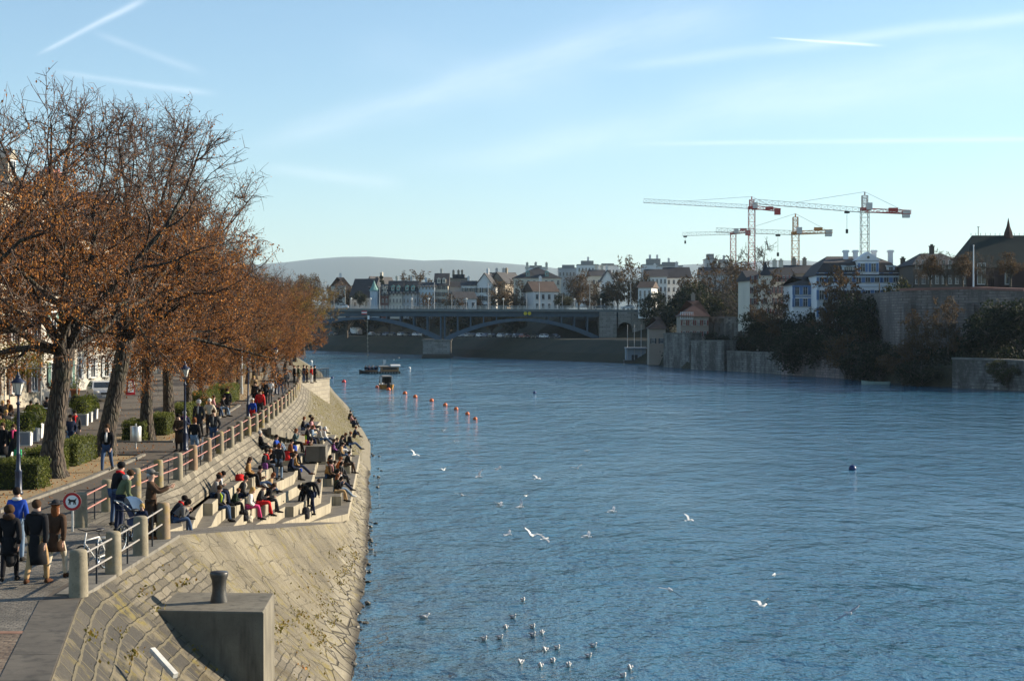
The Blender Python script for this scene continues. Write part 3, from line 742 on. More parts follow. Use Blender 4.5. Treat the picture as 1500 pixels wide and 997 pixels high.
def hedge(cx, cyy, lx, ly, h, label, n=2200, rz=0.):
    t = thing('hedge', label, 'hedge', (cx, cyy, ZP), rz, 'clipped hedges around the trees')
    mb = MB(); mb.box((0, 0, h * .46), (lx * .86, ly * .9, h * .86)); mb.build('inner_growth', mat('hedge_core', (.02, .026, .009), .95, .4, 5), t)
    pts = []
    for _ in range(n):
        f = rnd.random(); x, y, z = rnd.uniform(-.5, .5) * lx, rnd.uniform(-.5, .5) * ly, rnd.uniform(0.02, 1) * h
        if f < .34: z = h * rnd.uniform(.88, 1.1) + .06 * math.sin(x * 5 + cx) * math.cos(y * 3.1)
        elif f < .67: x = lx * .5 * rnd.choice((-1, 1)) * rnd.uniform(.84, 1.1)
        else: y = ly * .5 * rnd.choice((-1, 1)) * rnd.uniform(.93, 1.03)
        pts.append((x, y, z))
    mb = MB(); leafcards(mb, pts, .085); mb.build('foliage', HEDGE, t)
for (px, py, lx, ly, h, lab) in [
    (20, 716, 1.9, 1.3, .95, 'clipped hedge at the left edge behind the nearest lamp post'),
    (62, 692, 1.3, 1.8, .85, 'clipped hedge left of the nearest tree trunk'), (103, 681, .8, 3.6, .95, 'clipped hedge right of the nearest tree trunk'),
    (197, 646, 1.1, 2.2, .9, 'clipped hedge behind the steel litter bin'), (232, 637, 1., 2.2, 1.0, 'clipped hedge between the third and fourth tree trunks'),
    (262, 621, 1.4, 4.5, 1.0, 'long clipped hedge behind the fourth tree trunk'), 
    (292, 600, 1.3, 6, 1.1, 'clipped hedge behind the bench with the sitting couple'), (322, 590, 1.5, 6, 1.2, 'farthest clipped hedge under the trees')]:
    q = G(px, py, ZP); hedge(q.x, q.y + ly * .3, lx, ly, h, lab, int(700 * (lx * ly + 2)), .05)
q = G(199, 657, ZP); t = thing('litter_bin', 'steel cylinder litter bin on a post beside the third tree', 'litter bin', q)
STEEL = mat('brushed_steel', (.55, .54, .51), .35, .08, 12, metal=.7)
mb = MB(); mb.tube((0, 0, 0), (0, 0, 1.15), .035, n=8); mb.build('post', GALV, t)
mb = MB(); mb.lathe([(.0, .32), (.24, .33), (.25, .36), (.25, 1.0), (.235, 1.02), (.2, 1.02), (.19, .9), (0, .88)], n=24, cap=False); mb.build('drum', STEEL, t, True)
PLW = mat('planter_pale', (.62, .62, .6), .6, .06, 4); PLG = mat('planter_blue_grey', (.2, .22, .26), .6, .1, 4)
def planter(px, py, w_, h_, label, ball, hh=.55):
    q = G(px, py, ZP); t = thing('planter', label, 'planter', q, .12, 'planters around the cafe terrace')
    mb = MB(); mb.box((0, 0, h_ / 2), (w_, w_, h_), taper=1.06); mb.build('planter_box', PLW, t)
    mb = MB(); mb.box((0, -w_ / 2 - .012, h_ / 2), (w_ * .82, .02, h_ * .84)); mb.build('front_panel', PLG, t)
    pts = []
    for _ in range(900):
        v = Vector((rnd.gauss(0, 1), rnd.gauss(0, 1), rnd.gauss(0, 1))).normalized() * rnd.uniform(.72, 1.04)
        if ball: pts.append((v.x * hh, v.y * hh, h_ + hh * .75 + v.z * hh))
        else: pts.append((v.x * hh * .8, v.y * hh * .8, h_ + abs(v.z) * hh * 1.7 * rnd.uniform(.5, 1)))
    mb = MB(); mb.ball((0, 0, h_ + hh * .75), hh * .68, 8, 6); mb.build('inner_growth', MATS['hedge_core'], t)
    mb = MB(); leafcards(mb, pts, .10); mb.build('foliage', BOX, t)
for a in [(6, 668, .62, .62, 'pale planter with clipped box ball at the left edge behind the two walking women', 1), (36, 652, .62, .66, 'pale planter with a box ball just right of the lamp post', 1), (47, 646, .6, .66, 'pale planter with a loose bush next to the rightmost cafe box ball', 0),
          (52, 641, .66, .72, 'pale planter with a large box ball nearest the first tree trunk', 1), (120, 623, .62, .66, 'blue grey planter at the corner beside the man in the navy jacket', 1), (127, 618, .6, .62, 'planter with a yellow green bush in the middle of the corner group', 1), (135, 613, .6, .62, 'planter with tall loose shrub at the road end of the corner group', 0), (112, 612, .6, .62, 'planter with thin young shrub below the parked car', 0)]:
    planter(*a)
TERRA = mat('terracotta', (.42, .17, .08), .8, .15, 5)
q = G(110, 583, ZP); t = thing('flower_pot', 'terracotta flower pot in front of the parked car', 'flower pot', q)
mb = MB(); mb.lathe([(.25, 0), (.36, .6), (.4, .6), (.4, .72), (.33, .72), (.3, .6), (0, .6)], n=18, cap=False); mb.build('pot', TERRA, t, True)
mb = MB(); leafcards(mb, [(rnd.gauss(0, .22), rnd.gauss(0, .22), .75 + abs(rnd.gauss(0, .4))) for _ in range(160)], .12); mb.build('foliage', BOX, t)
# ---- A-board and builders' fence
q = G(191, 578, ZP); t = thing('warning_board', 'red folding board with white face standing in the road behind the second tree', 'warning board', q, .35)
mb = MB(); mb.extr([(-.35, -.4, 0), (.35, -.4, 0), (.25, 0, 1.25), (-.25, 0, 1.25)], (0, .04, 0)); mb.build('front_panel', RED, t)
mb = MB(); mb.extr([(-.24, -.355, .22), (.24, -.355, .22), (.17, -.07, 1.1), (-.17, -.07, 1.1)], (0, -.02, .0)); mb.build('white_face', WHITE, t)
mb = MB(); mb.extr([(-.35, .45, 0), (.35, .45, 0), (.25, .05, 1.25), (-.25, .05, 1.25)], (0, .03, 0)); mb.build('back_panel', RED, t)
for i, (px, py) in enumerate([(183, 579), (203, 577)]):
    q = G(px, py - 2, ZP); t = thing('fence_panel', ['wire mesh builders fence left of the red warning board', 'wire mesh builders fence right of the red warning board'][i], 'fence', q, .2)
    mb = MB(); w_ = 1.4
    for x in (-w_ / 2, w_ / 2): mb.tube((x, 0, 0), (x, 0, 2.), .03, n=6)
    for z in (.15, 1.97): mb.tube((-w_ / 2, 0, z), (w_ / 2, 0, z), .025, n=6)
    mb.build('frame', GALV, t); mb = MB()
    for k in range(12): x = -w_ / 2 + w_ * (k + .5) / 12; mb.tube((x, 0, .15), (x, 0, 1.97), .008, n=3)
    for k in range(6): z = .3 + k * .28; mb.tube((-w_ / 2, 0, z), (w_ / 2, 0, z), .008, n=3)
    mb.build('mesh_infill', GALV, t); mb = MB(); mb.box((-w_ / 2, 0, .06), (.25, .6, .12)); mb.box((w_ / 2, 0, .06), (.25, .6, .12)); mb.build('foot_block', CONCD, t)

# ---- parked silver car
def car(name, loc, rz, paint, label, cat='car', group=None, detail=True):
    t = thing(name, label, cat, loc, rz, group)
    W_, L_ = .86, 2.1
    side = [(-2.1, .35), (-2.12, .62), (-2.02, .86), (-1.1, .98), (-.45, 1.42), (.3, 1.5), (1.2, 1.47), (1.85, 1.1), (2.05, .95), (2.1, .5), (2.02, .3)]
    mb = MB(); n = len(side)
    inn = lambda z: W_ - max(0, z - .95) * .32
    vs = [(-inn(z), y, z) for y, z in side] + [(inn(z), y, z) for y, z in side]
    mb.add(vs, [(i, (i + 1) % n, n + (i + 1) % n, n + i) for i in range(n)] + [tuple(range(n - 1, -1, -1)), tuple(range(n, 2 * n))])
    mb.build('body', paint, t)
    gl = MATS.get('car_glass') or mat('car_glass', (.02, .025, .03), .08, .1, 3, spec=.7)
    mb = MB(); mb.extr([(-.7, -1.06, 1.0), (.7, -1.06, 1.0), (.62, -.5, 1.37), (-.62, -.5, 1.37)], (0, -.02, .012)); mb.build('windscreen', gl, t)
    mb = MB(); mb.extr([(-.66, 1.84, 1.12), (.66, 1.84, 1.12), (.6, 1.32, 1.42), (-.6, 1.32, 1.42)], (0, .02, .01)); mb.build('rear_window', gl, t)
    for s in (-1, 1):
        mb = MB(); pts = [(s * (inn(1.0) + .012), -.92, 1.0), (s * (inn(1.4) + .012), -.36, 1.38), (s * (inn(1.42) + .012), 1.1, 1.4), (s * (inn(1.04) + .012), 1.62, 1.04)]
        mb.extr(pts, (s * .008, 0, 0)); mb.build('side_window', gl, t)
        for y in (-1.32, 1.3):
            mb = MB(); mb.tube((s * (W_ - .18), y, .32), (s * (W_ + .015), y, .32), .32, n=20); wt = mb.build('wheel', MATS.get('tyre') or mat('tyre', (.02, .02, .02), .8), t)
            mb = MB(); mb.tube((s * (W_ + .0), y, .32), (s * (W_ + .025), y, .32), .2, n=14); mb.build('rim', GALV, wt)
        mb = MB(); mb.ball((s * .64, -2.06, .72), (.2, .08, .1), 10, 6); mb.build('headlight', LGLASS, t, True)
        mb = MB(); mb.ball((s * .95, -.85, 1.0), (.1, .07, .07), 8, 5); mb.build('wing_mirror', paint, t, True)
        mb = MB(); mb.box((s * .66, 2.07, .85), (.26, .06, .16)); mb.build('tail_light', RED, t)
    mb = MB(); mb.box((0, -2.125, .62), (.7, .03, .14)); mb.build('grille', BLACK, t); mb = MB(); mb.box((0, -2.14, .42), (.5, .02, .11)); mb.build('number_plate', WHITE, t)
    mb = MB(); mb.box((0, -2.08, .36), (1.66, .14, .16)); mb.build('bumper', PLG, t)
    return t
SILVER = mat('silver_paint', (.52, .53, .54), .25, .04, 2, metal=.35)
q = G(141, 588, ZP); car('parked_car', (q.x, q.y + 1.6, ZP), R(22), SILVER, 'silver car parked beside the facade behind the second tree')

# ---- bicycles
TYRE = MATS['tyre']; CHROME = mat('chrome', (.6, .6, .6), .2, .05, 9, metal=1.)
def bicycle(loc, rz, fm, label, crate=None):
    t = thing('bicycle', label, 'bicycle', loc, rz, 'bicycles leaning on the railing')
    for y in (-.52, .52):
        mb = MB(); mb.torus((0, y, .34), .325, .017, 'X', 28, 6); wh = mb.build('wheel', TYRE, t, True)
        mb = MB(); mb.torus((0, y, .34), .3, .009, 'X', 28, 5)
        for k in range(14): a_ = math.pi * 2 * k / 14; mb.tube((0.02 * (-1) ** k, y, .34), (0, y + .3 * math.cos(a_), .34 + .3 * math.sin(a_)), .0025, n=3)
        mb.build('rim', CHROME, wh)
    mb = MB(); seat, head, bb, ra, fa = (0, .22, .78), (0, -.32, .84), (0, .08, .3), (0, .52, .34), (0, -.52, .34)
    for a_, b_ in ((seat, bb), (seat, (0, -.3, .76)), (bb, (0, -.33, .68)), (bb, ra), (seat, ra)): mb.tube(a_, b_, .018, n=8)
    mb.path([(0, -.29, .93), head, (0, -.38, .62), fa], .017, 8); mb.build('frame', fm, t, True)
    mb = MB(); mb.path([(-.28, -.18, .98), (-.2, -.3, 1.), (0, -.31, .97), (.2, -.3, 1.), (.28, -.18, .98)], .014, 8); mb.build('handlebar', BLACK, t, True)
    mb = MB(); mb.tube(seat, (0, .24, .9), .014, n=8); mb.ball((0, .27, .93), (.09, .15, .045), 10, 6); mb.build('saddle', BLACK, t, True)
    mb = MB(); mb.torus((.05, .08, .3), .09, .01, 'X', 18, 5); mb.tube((.05, .08, .3), (.12, .02, .16), .01, n=5); mb.tube((-.05, .08, .3), (-.12, .14, .44), .01, n=5); mb.build('crank', CHROME, t)
    mb = MB(); mb.box((0, .5, .74), (.14, .3, .02)); mb.tube((.06, .5, .74), (.05, .52, .36), .006, n=4); mb.tube((-.06, .5, .74), (-.05, .52, .36), .006, n=4); mb.build('luggage_rack', GALV, t)
    mb = MB(); mb.box((0, .66, .62), (.08, .03, .06)); mb.build('rear_reflector', RED, t)
    return t
q = G(147, 838, ZP); bicycle((q.x - .15, q.y, ZP), R(-18), mat('white_frame', (.6, .6, .58), .35, .05), 'white framed bicycle leaning on the handrail, nearest to the corner bollard')
q = G(187, 805, ZP); bk = bicycle((q.x + .02, q.y + .2, ZP), R(-12), mat('black_frame', (.03, .03, .035), .35, .1), 'dark bicycle with turquoise bag in front of the pushchair')
mb = MB(); mb.ball((.16, .45, .52), (.07, .15, .16), 10, 6); mb.build('pannier', mat('turquoise_cloth', (.05, .36, .38), .6, .1), bk, True)
q = G(311, 672, ZP); bicycle((q.x - .3, q.y, ZP), R(-8), mat('grey_frame', (.2, .25, .3), .35, .1), 'bicycle parked behind the railing below the man with the backpack')
# ---- bench
q = G(318, 611, ZP); t = thing('park_bench', 'wooden bench under the trees carrying the sitting couple', 'bench', q, R(-75))
WOOD = mat('bench_wood', (.22, .13, .07), .7, .25, 6)
mb = MB(); [mb.box((0, -.02 - .11 * k, .45), (1.7, .09, .035)) for k in range(4)]; mb.build('seat', WOOD, t)
mb = MB(); [mb.box((0, .09 + .03 * k, .58 + .12 * k), (1.7, .03, .09)) for k in range(3)]; mb.build('backrest', WOOD, t)
for s in (-.7, .7): mb = MB(); mb.box((s, -.35, .22), (.06, .06, .44)); mb.box((s, .05, .43), (.06, .06, .86)); mb.box((s, -.16, .42), (.06, .44, .05)); mb.build('leg', IRON, t)
# ---- pushchair
q = G(192, 788, ZP); t = thing('pushchair', 'pushchair with white hood pushed by the man in the green jacket', 'pushchair', (q.x + .2, q.y - .2, ZP), R(-55))
for x in (-.27, .27):
    for y in (-.35, .35): mb = MB(); mb.torus((x, y, .14), .125, .025, 'X', 18, 6); mb.tube((x - .01, y, .14), (x + .01, y, .14), .1, n=10); mb.build('wheel', TYRE, t)
mb = MB()
for x in (-.26, .26): mb.path([(x, .35, .14), (x, .1, .5), (x, -.5, 1.02)], .015, 6); mb.tube((x, -.35, .14), (x, .12, .5), .014, n=6)
mb.tube((-.26, -.5, 1.02), (.26, -.5, 1.02), .02, n=8); mb.build('frame', GALV, t)
NAVY = mat('navy_cloth', (.03, .04, .09), .9, .2)
mb = MB(); mb.box((0, .18, .5), (.42, .75, .16), rx=.15); mb.box((0, -.14, .7), (.42, .1, .45), rx=.5); mb.build('seat', NAVY, t)
mb = MB(); prof = []
n = 10
vs = []; fs = []
for i in range(7):
    a_ = math.pi * .62 * i / 6 - .3
    for j in range(9):
        b_ = math.pi * j / 8; vs.append((-.27 * math.cos(b_), -.18 + .42 * math.sin(b_) * math.sin(a_) , .72 + .42 * math.sin(b_) * math.cos(a_)))
fs = [(i * 9 + j, i * 9 + j + 1, (i + 1) * 9 + j + 1, (i + 1) * 9 + j) for i in range(6) for j in range(8)]
mb.add(vs, fs); mb.build('hood', mat('white_cloth', (.66, .67, .7), .8, .06), t, True)
# ---- tables of the cafe
for i, (px, py, lab) in enumerate([(14, 632, 'cafe table at the left edge between the seated guests'), (40, 622, 'cafe table behind the box ball planters'), (66, 616, 'cafe table beside the first tree trunk')]):
    q = G(px, py, ZP); t = thing('cafe_table', lab, 'table', q, 0, 'cafe tables')
    mb = MB(); mb.lathe([(.38, .72), (.38, .75)], n=20); mb.build('tabletop', PLW, t); mb = MB(); mb.tube((0, 0, 0), (0, 0, .72), .03, n=8); mb.lathe([(.24, 0), (.22, .03)], n=12); mb.build('pedestal', IRON, t)
# wire frame of the cafe terrace
q = G(60, 612, ZP); t = thing('pergola', 'thin grey steel posts and cross bars over the cafe terrace', 'pergola', (q.x, q.y, ZP), 0)
for (dx, dy) in ((0, 0), (-2.2, 0), (-4.4, 0), (0, 8), (-4.4, 8), (2.8, 8)): mb = MB(); mb.tube((dx, dy, 0), (dx, dy, 3.), .04, n=8); mb.build('post', GALV, t)
for (a_, b_) in (((0, 0), (-4.4, 0)), ((0, 0), (0, 8)), ((-4.4, 0), (-4.4, 8)), ((0, 8), (-4.4, 8)), ((-2.2, 0), (-2.2, 8))): mb = MB(); mb.tube((*a_, 3.), (*b_, 3.), .03, n=6); mb.build('cross_bar', GALV, t)

# ---- platform over the river further up
t = thing('viewing_platform', 'small square stone viewing platform jutting from the bank, crowded at its rail', 'platform', (-22.5, 160, 0))
x0, x1, ya, yb = -1.2, 2.0, -3, 10
m, nt, b = newmat('pale_ashlar'); p = nt.pos(); X, Y, Z = nt.sep(p)
c, f = nt.brick(nt.comb(nt.math('ADD', X, nt.math('MULTIPLY', Y, .5)), Z, 0), (.29, .255, .19), (.22, .19, .14), (.11, .09, .065), 1.0, .42, .02); nt.put(b.inputs['Base Color'], c); nt.put(b.inputs['Normal'], nt.bump(nt.math('SUBTRACT', 1., f), .4, .03)); ASHL = m
mb = MB(); mb.prism([(-2.5, -.2), (1.7, -2.0), (3.4, 8), (-2.5, 8)], -.5, ZP + .02); mb.build('masonry', ASHL, t)
mb = MB(); mb.prism([(-2.6, -.25), (1.75, -2.1), (3.5, 8.05), (-2.6, 8.05)], ZP + .02, ZP + .14); mb.build('coping', KERB, t)
mb = MB(); cs = [(-1.2, -.75), (1.65, -1.9), (3.35, 7.9)]
for (p0, p1) in zip(cs, cs[1:]):
    d = Vector((p1[0] - p0[0], p1[1] - p0[1])); k = max(2, int(d.length / .14))
    for i in range(k + 1): mb.tube((p0[0] + d.x * i / k, p0[1] + d.y * i / k, ZP + .14), (p0[0] + d.x * i / k, p0[1] + d.y * i / k, ZP + 1.15), .012 if i % 8 else .025, n=4)
    for z in (.25, 1.15): mb.tube((*p0, ZP + z), (*p1, ZP + z), .025, n=5)
mb.build('railing', IRON, t)
# stairs in the apron
t = thing('stone_stairs', 'stone stairs running down the apron behind the seated crowd', 'stairs', (-14.0, 92, 0))
mb = MB()
for k in range(7):
    zt = ZP - .02 - .15 * k; y0 = -5.5 + k * .85
    mb.box((.38 + .1 * k, y0 + .4, zt - .5), (1.0, .86, 1.0))
mb.build('step', CONC, t)
mb = MB(); pts = [(.95, -6.2, ZP + .05), (1.6, .9, 3.55)]
mb.extr([(.9, -6.2, ZP - .25), (.9, -6.2, ZP + .1), (1.75, 1.1, 3.6), (1.75, 1.1, 3.2)], (.22, 0, 0)); mb.build('cheek_wall', CONC, t)
# boxy concrete seat block on the terrace
q = hit(462, 679); t = thing('seat_block', 'boxy concrete block with a dark front rising from the middle of the terrace', 'concrete block', (q.x - .05, q.y + 1.0, q.z), .05)
mb = MB(); mb.box((0, 0, .5), (1.1, 1.7, .8), taper=.97); mb.build('block', TREAD, t)
mb = MB(); mb.box((0, 0, .91), (1.09, 1.68, .06)); mb.build('cap', CONC, t)
# ================================================================ TREES
def m_bark(name='linden_bark', a=(.026, .019, .014), b_=(.095, .07, .05)):
    m, nt, b = newmat(name); p = nt.obj()
    n = nt.noise(nt.scale(p, (1, 1, .28)), 7, 5, .65); v = nt.voro(nt.scale(p, (1, 1, .25)), 9, 'DISTANCE_TO_EDGE')
    h = nt.math('ADD', nt.math('MULTIPLY', n, .6), nt.map(v.outputs[0], 0, .25))
    c = nt.mix(nt.map(h, .5, 1.2), a, b_); c = nt.mix(nt.map(nt.noise(p, 1.5, 3), .5, .7, 0, .35), c, (.09, .1, .05))
    nt.put(b.inputs['Base Color'], c); b.inputs['Roughness'].default_value = .9
    nt.put(b.inputs['Normal'], nt.bump(h, 1., .07)); return m
BARK = m_bark()
BROWN = m_leaf('dry_leaves', (.12, .04, .012), (.42, .155, .035), (.66, .31, .08))
BROWNG = m_leaf('turning_leaves', (.16, .09, .016), (.30, .18, .03), (.34, .27, .045))
TWIGM = mat('linden_twigs', (.082, .05, .035), .9, .35, 3)

def grow_path(p, d, L, n, wander, lift, rg):
    pts = [Vector(p)]; d = Vector(d).normalized()
    for i in range(n):
        d = (d + Vector((rg.gauss(0, wander), rg.gauss(0, wander), rg.gauss(0, wander) + lift))).normalized(); pts.append(pts[-1] + d * L / n)
    return pts
def tree_meshes(seed, H=14.5, spread=6.5, tr=.42, fork=4.6, lean=(.5, 0), limbs=7, leafn=1.0, leafsize=.085, dens=1.35, lowleaf=.44, droop=-.02, l2=7, twig=.013, els=(-2, 10, 24, 38, 52, 66)):
    """trunk-and-limbs mesh, twigs and leaves meshes of a spreading tree"""
    rg = random.Random(seed); tk = MB(); tw = MB(); lf = MB()
    # trunk with buttressed foot
    tp = [Vector((0, 0, -.15)), Vector((.02, 0, .25)), Vector((lean[0] * .12, lean[1] * .12, 1.0)), Vector((lean[0] * .45, lean[1] * .45, fork * .5)), Vector((lean[0] * .8, lean[1] * .8, fork * .8)), Vector((lean[0], lean[1], fork))]
    n = 20; vs = []; radii = [tr * 1.75, tr * 1.3, tr * 1.02, tr * .88, tr * .86, tr * .95]
    for i, q in enumerate(tp):
        for j in range(n):
            a = 2 * math.pi * j / n; k = 1 + (.16 if i < 2 else .05) * math.sin(5 * a + seed) + rg.uniform(-.04, .04)
            vs.append((q.x + radii[i] * k * math.cos(a), q.y + radii[i] * k * math.sin(a), q.z))
    tk.add(vs, [(i * n + j, i * n + (j + 1) % n, (i + 1) * n + (j + 1) % n, (i + 1) * n + j) for i in range(len(tp) - 1) for j in range(n)] + [tuple(range((len(tp) - 1) * n, len(tp) * n))])
    top = tp[-1]; leafpts = []
    clump = [1.]
    def twigs(p, d, L, r, lev):
        k = max(3, int(L / (.26 / dens)))
        pts = grow_path(p, d, L, 4, .16, droop if lev else .05, rg); tw.path(pts, [r, r * .85, r * .7, r * .5, r * .3], 3, 0, False)
        for i in range(k):
            t = rg.uniform(.15, 1); j = min(3, int(t * 4)); q = pts[j].lerp(pts[j + 1], t * 4 - j); dd = (pts[j + 1] - pts[j]).normalized()
            sd_ = (dd * .6 + Vector((rg.gauss(0, 1), rg.gauss(0, 1), rg.gauss(0, 1) + .25)).normalized() * .9).normalized()
            l = rg.uniform(.3, .75) * (1 if lev else .8); e = q + sd_ * l * .5; f = e + (sd_ + Vector((rg.gauss(0, .4), rg.gauss(0, .4), rg.gauss(0, .3)))).normalized() * l * .5
            tw.path([q, e, f], [twig * .8, twig * .6, twig * .35], 3, 0, False)
            hz = (f.z - fork) / (H - fork)
            pr = leafn * (1.0 if hz < lowleaf else max(.1, 1 - (hz - lowleaf) * 3.2))
            for _ in range(9):
                if rg.random() < pr * clump[0] * .8: leafpts.append(q.lerp(f, rg.uniform(.2, 1.05)) + Vector((rg.gauss(0, .07), rg.gauss(0, .07), rg.gauss(-.05, .06))))
    cc = Vector((lean[0], lean[1], fork + (H - fork) * .36)); er = Vector((spread, spread, (H - fork) * .64))
    def out(q): v = q - cc; return (v.x / er.x) ** 2 + (v.y / er.y) ** 2 + ((v.z / er.z) ** 2 if v.z > 0 else (v.z / er.z / .75) ** 2)
    def branch(p, d, L, r, lev):
        n_ = 6; d = Vector(d).normalized()
        while L > .8 and out(Vector(p) + d * L * .9) > rg.uniform(.85, 1.05): L *= .86
        pts = grow_path(p, d, L, n_, .2 if lev == 1 else .24, (.075 if lev == 1 else .03), rg)
        rr = [max(.012, r * (1 - .82 * i / n_)) for i in range(n_ + 1)]; (tk if r > .045 else tw).path(pts, rr, 8 if lev == 1 else 5, 0, False)
        cnt = int((l2 if lev == 1 else 7) * dens)
        for i in range(cnt):
            t = .18 + .8 * (i + rg.random()) / cnt; j = min(n_ - 1, int(t * n_)); q = pts[j].lerp(pts[j + 1], t * n_ - j); dd = (pts[j + 1] - pts[j]).normalized()
            o = Vector((rg.gauss(0, 1), rg.gauss(0, 1), rg.gauss(0, .75) + .15)).normalized()
            nd = (dd * .75 + o * .85).normalized(); rq = r * (1 - .82 * t)
            if rg.random() < .5: clump[0] = rg.choice((.15, .4, .7, 1., 1.25))
            if lev == 1: branch(q, nd, L * rg.uniform(.38, .6) * (1.15 - .4 * t), max(.03, rq * .6), 2)
            else: twigs(q, nd, rg.uniform(.9, 1.7) * min(1, spread / 6), twig * 1.5, 1)
        twigs(pts[-1], pts[-1] - pts[-2], 1.2, twig * 1.4, 1)
    for i in range(limbs):
        a = 2 * math.pi * (i + rg.uniform(-.25, .25)) / limbs; el = R(rg.choice(els) + rg.uniform(-6, 6)) if i else R(80)
        L = (H - fork) * 1.02 if el > R(60) else spread * rg.uniform(.85, 1.08) / max(.62, math.cos(el))
        st = top.lerp(tp[-2], rg.uniform(0, .35)) if i else top
        branch(st, (math.cos(a) * math.cos(el), math.sin(a) * math.cos(el), math.sin(el)), min(L, H - fork + 1), tr * rg.uniform(.30, .48), 1)
    for _ in range(3): twigs(tp[3].lerp(tp[5], rg.random()), (rg.gauss(0, 1), rg.gauss(0, 1), .4), .9, .012, 1)
    leafcards(lf, leafpts, leafsize, 0, rg)
    out = []
    for b_, nm in ((tk, 'trunk'), (tw, 'twigs'), (lf, 'leaves')):
        me = bpy.data.meshes.new(nm); me.from_pydata(b_.v, [], b_.f); me.update(); out.append(me)
    out[0].polygons.foreach_set('use_smooth', [True] * len(out[0].polygons))
    return out
def plant(meshes, loc, rz, label, group, leafmat=BROWN, sc=1., name='linden_tree', bark=BARK, tilt=None, twm=TWIGM):
    t = thing(name, label, 'tree', loc, rz, group); t.scale = (sc, sc, sc) if not isinstance(sc, tuple) else sc
    if not meshes[0].materials: meshes[0].materials.append(bark)
    if not meshes[1].materials: meshes[1].materials.append(twm)
    link('trunk', meshes[0], t); c = link('crown', meshes[1], t)
    if len(meshes[2].polygons):
        if not meshes[2].materials: meshes[2].materials.append(leafmat)
        l = link('leaves', meshes[2], c)
        if meshes[2].materials[0] != leafmat: l.material_slots[0].link = 'OBJECT'; l.material_slots[0].material = leafmat
    return t
TA = tree_meshes(11, 13.2, 7.6, .40, 4.7, (.5, .1), 11, 1.05, droop=.01, els=(14, 24, 34, 44, 56, 66))
TB = tree_meshes(23, 14.0, 6.8, .38, 5.2, (.95, .2), 11, 1.05, droop=.01, els=(14, 24, 34, 44, 56, 66))
TC_ = tree_meshes(37, 15.6, 6.6, .30, 4.6, (.1, .0), 11, 1.2)
TD = tree_meshes(41, 15.6, 6.4, .30, 4.5, (.25, .3), 11, 1.2)
TE = tree_meshes(59, 12.6, 6.2, .28, 3.0, (.2, .3), 10, 1.2, .12, 1.1, .8)
GT = 'linden trees along the promenade'
q = G(74, 699, ZP); plant(TA, q, 0, 'thick trunked linden nearest to the camera, standing between two clipped hedges', GT)
q = G(153, 667, ZP); plant(TB, q, 0, 'leaning linden behind the walking man in the dark blazer', GT)
q = G(214, 645, ZP); plant(TC_, q, 0, 'linden beside the steel litter bin', GT)
q = G(248, 627, ZP); plant(TD, q, 1.2, 'linden just past the litter bin with a slim dark trunk', GT)
plant(TA, (-20.6, 50.5, ZP), 2.2, 'linden mostly outside the left edge with bare twigs against the sky', GT, sc=(1.0, 1.0, 1.2))
i = 0
row = [(-19.6, 97, TC_, .8, .80), (-20.6, 107, TD, 2.9, .78), (-21.5, 118, TB, .2, .80), (-22.6, 129, TC_, 3.9, .74), (-24., 141, TE, 1., .86), (-25.2, 153, TD, 4.4, .70), (-26.6, 166, TE, 2.3, .84), (-28.2, 178, TC_, 1.6, .68), (-29.6, 192, TE, 4., .86), (-31.6, 206, TE, .3, .86), (-33.2, 222, TD, 5., .72), (-35.2, 238, TE, 1.9, .9), (-38, 256, TE, 3.1, .9), (-41, 276, TC_, 2., .75), (-45, 300, TE, .9, 1.0)]
for i, (x, y, ms, rz, sc) in enumerate(row):
    gm = BROWNG if i in (4, 7, 9) else BROWN
    plant(ms, (x, y, ZP), rz, f'russet leaved linden of the promenade row, {nth(i)} beyond the slim trunk past the litter bin', GT, gm, sc)
row2 = [(-24.5, 165, TE, 1.4, .75), (-27.6, 195, TE, 5.2, .85), (-31., 225, TE, 2.6, .85), (-35.5, 262, TE, .6, 1.0), (-43, 330, TE, 4.1, 1.2), (-52, 370, TE, 1.1, 1.3), (-62, 420, TE, 2.1, 1.4)]
for i, (x, y, ms, rz, sc) in enumerate(row2):
    plant(ms, (x, y, ZP - (.2 if i < 4 else .3)), rz, f'low russet tree leaning over the water line behind the viewing platform, {nth(i)} from it', 'low trees over the far promenade edge', BROWNG if i % 3 == 1 else BROWN, sc)
# yellow climber and dark conical shrub at the houses
def bush_cards(label, loc, rx, ry, rz_, n, m_, size, name='shrub', cat='shrub', group=None, stems=True):
    t = thing(name, label, cat, loc, 0, group); pts = []
    for _ in range(n):
        v = Vector((rnd.gauss(0, 1), rnd.gauss(0, 1), rnd.gauss(0, 1))).normalized(); k = rnd.uniform(.55, 1.05) * (1 + .22 * math.sin(4 * v.x + loc[0]) * math.cos(3 * v.y + loc[1]))
        pts.append((v.x * rx * k, v.y * ry * k, rz_ + v.z * rz_ * k))
    mb = MB(); leafcards(mb, pts, size); mb.build('foliage', m_, t)
    if stems:
        mb = MB(); [mb.path([(0, 0, 0), (rnd.uniform(-.3, .3) * rx, rnd.uniform(-.3, .3) * ry, rz_), (rnd.uniform(-.7, .7) * rx, rnd.uniform(-.7, .7) * ry, rz_ * 1.6)], [.06, .04, .015], 4) for _ in range(6)]; mb.build('stems', TWIGM, t)
    return t
YEL = m_leaf('yellow_leaves', (.16, .13, .02), (.34, .27, .04), (.45, .36, .08)); DKG = m_leaf('dark_green_leaves', (.012, .022, .008), (.03, .045, .014), (.05, .065, .02))
q = P(30, 515, 98); bush_cards('yellow leaved climber on the cream facade at the left edge', (q.x, q.y, 6.6), 1.6, 1.2, 1.3, 1500, YEL, .16, 'climbing_plant', 'climber')
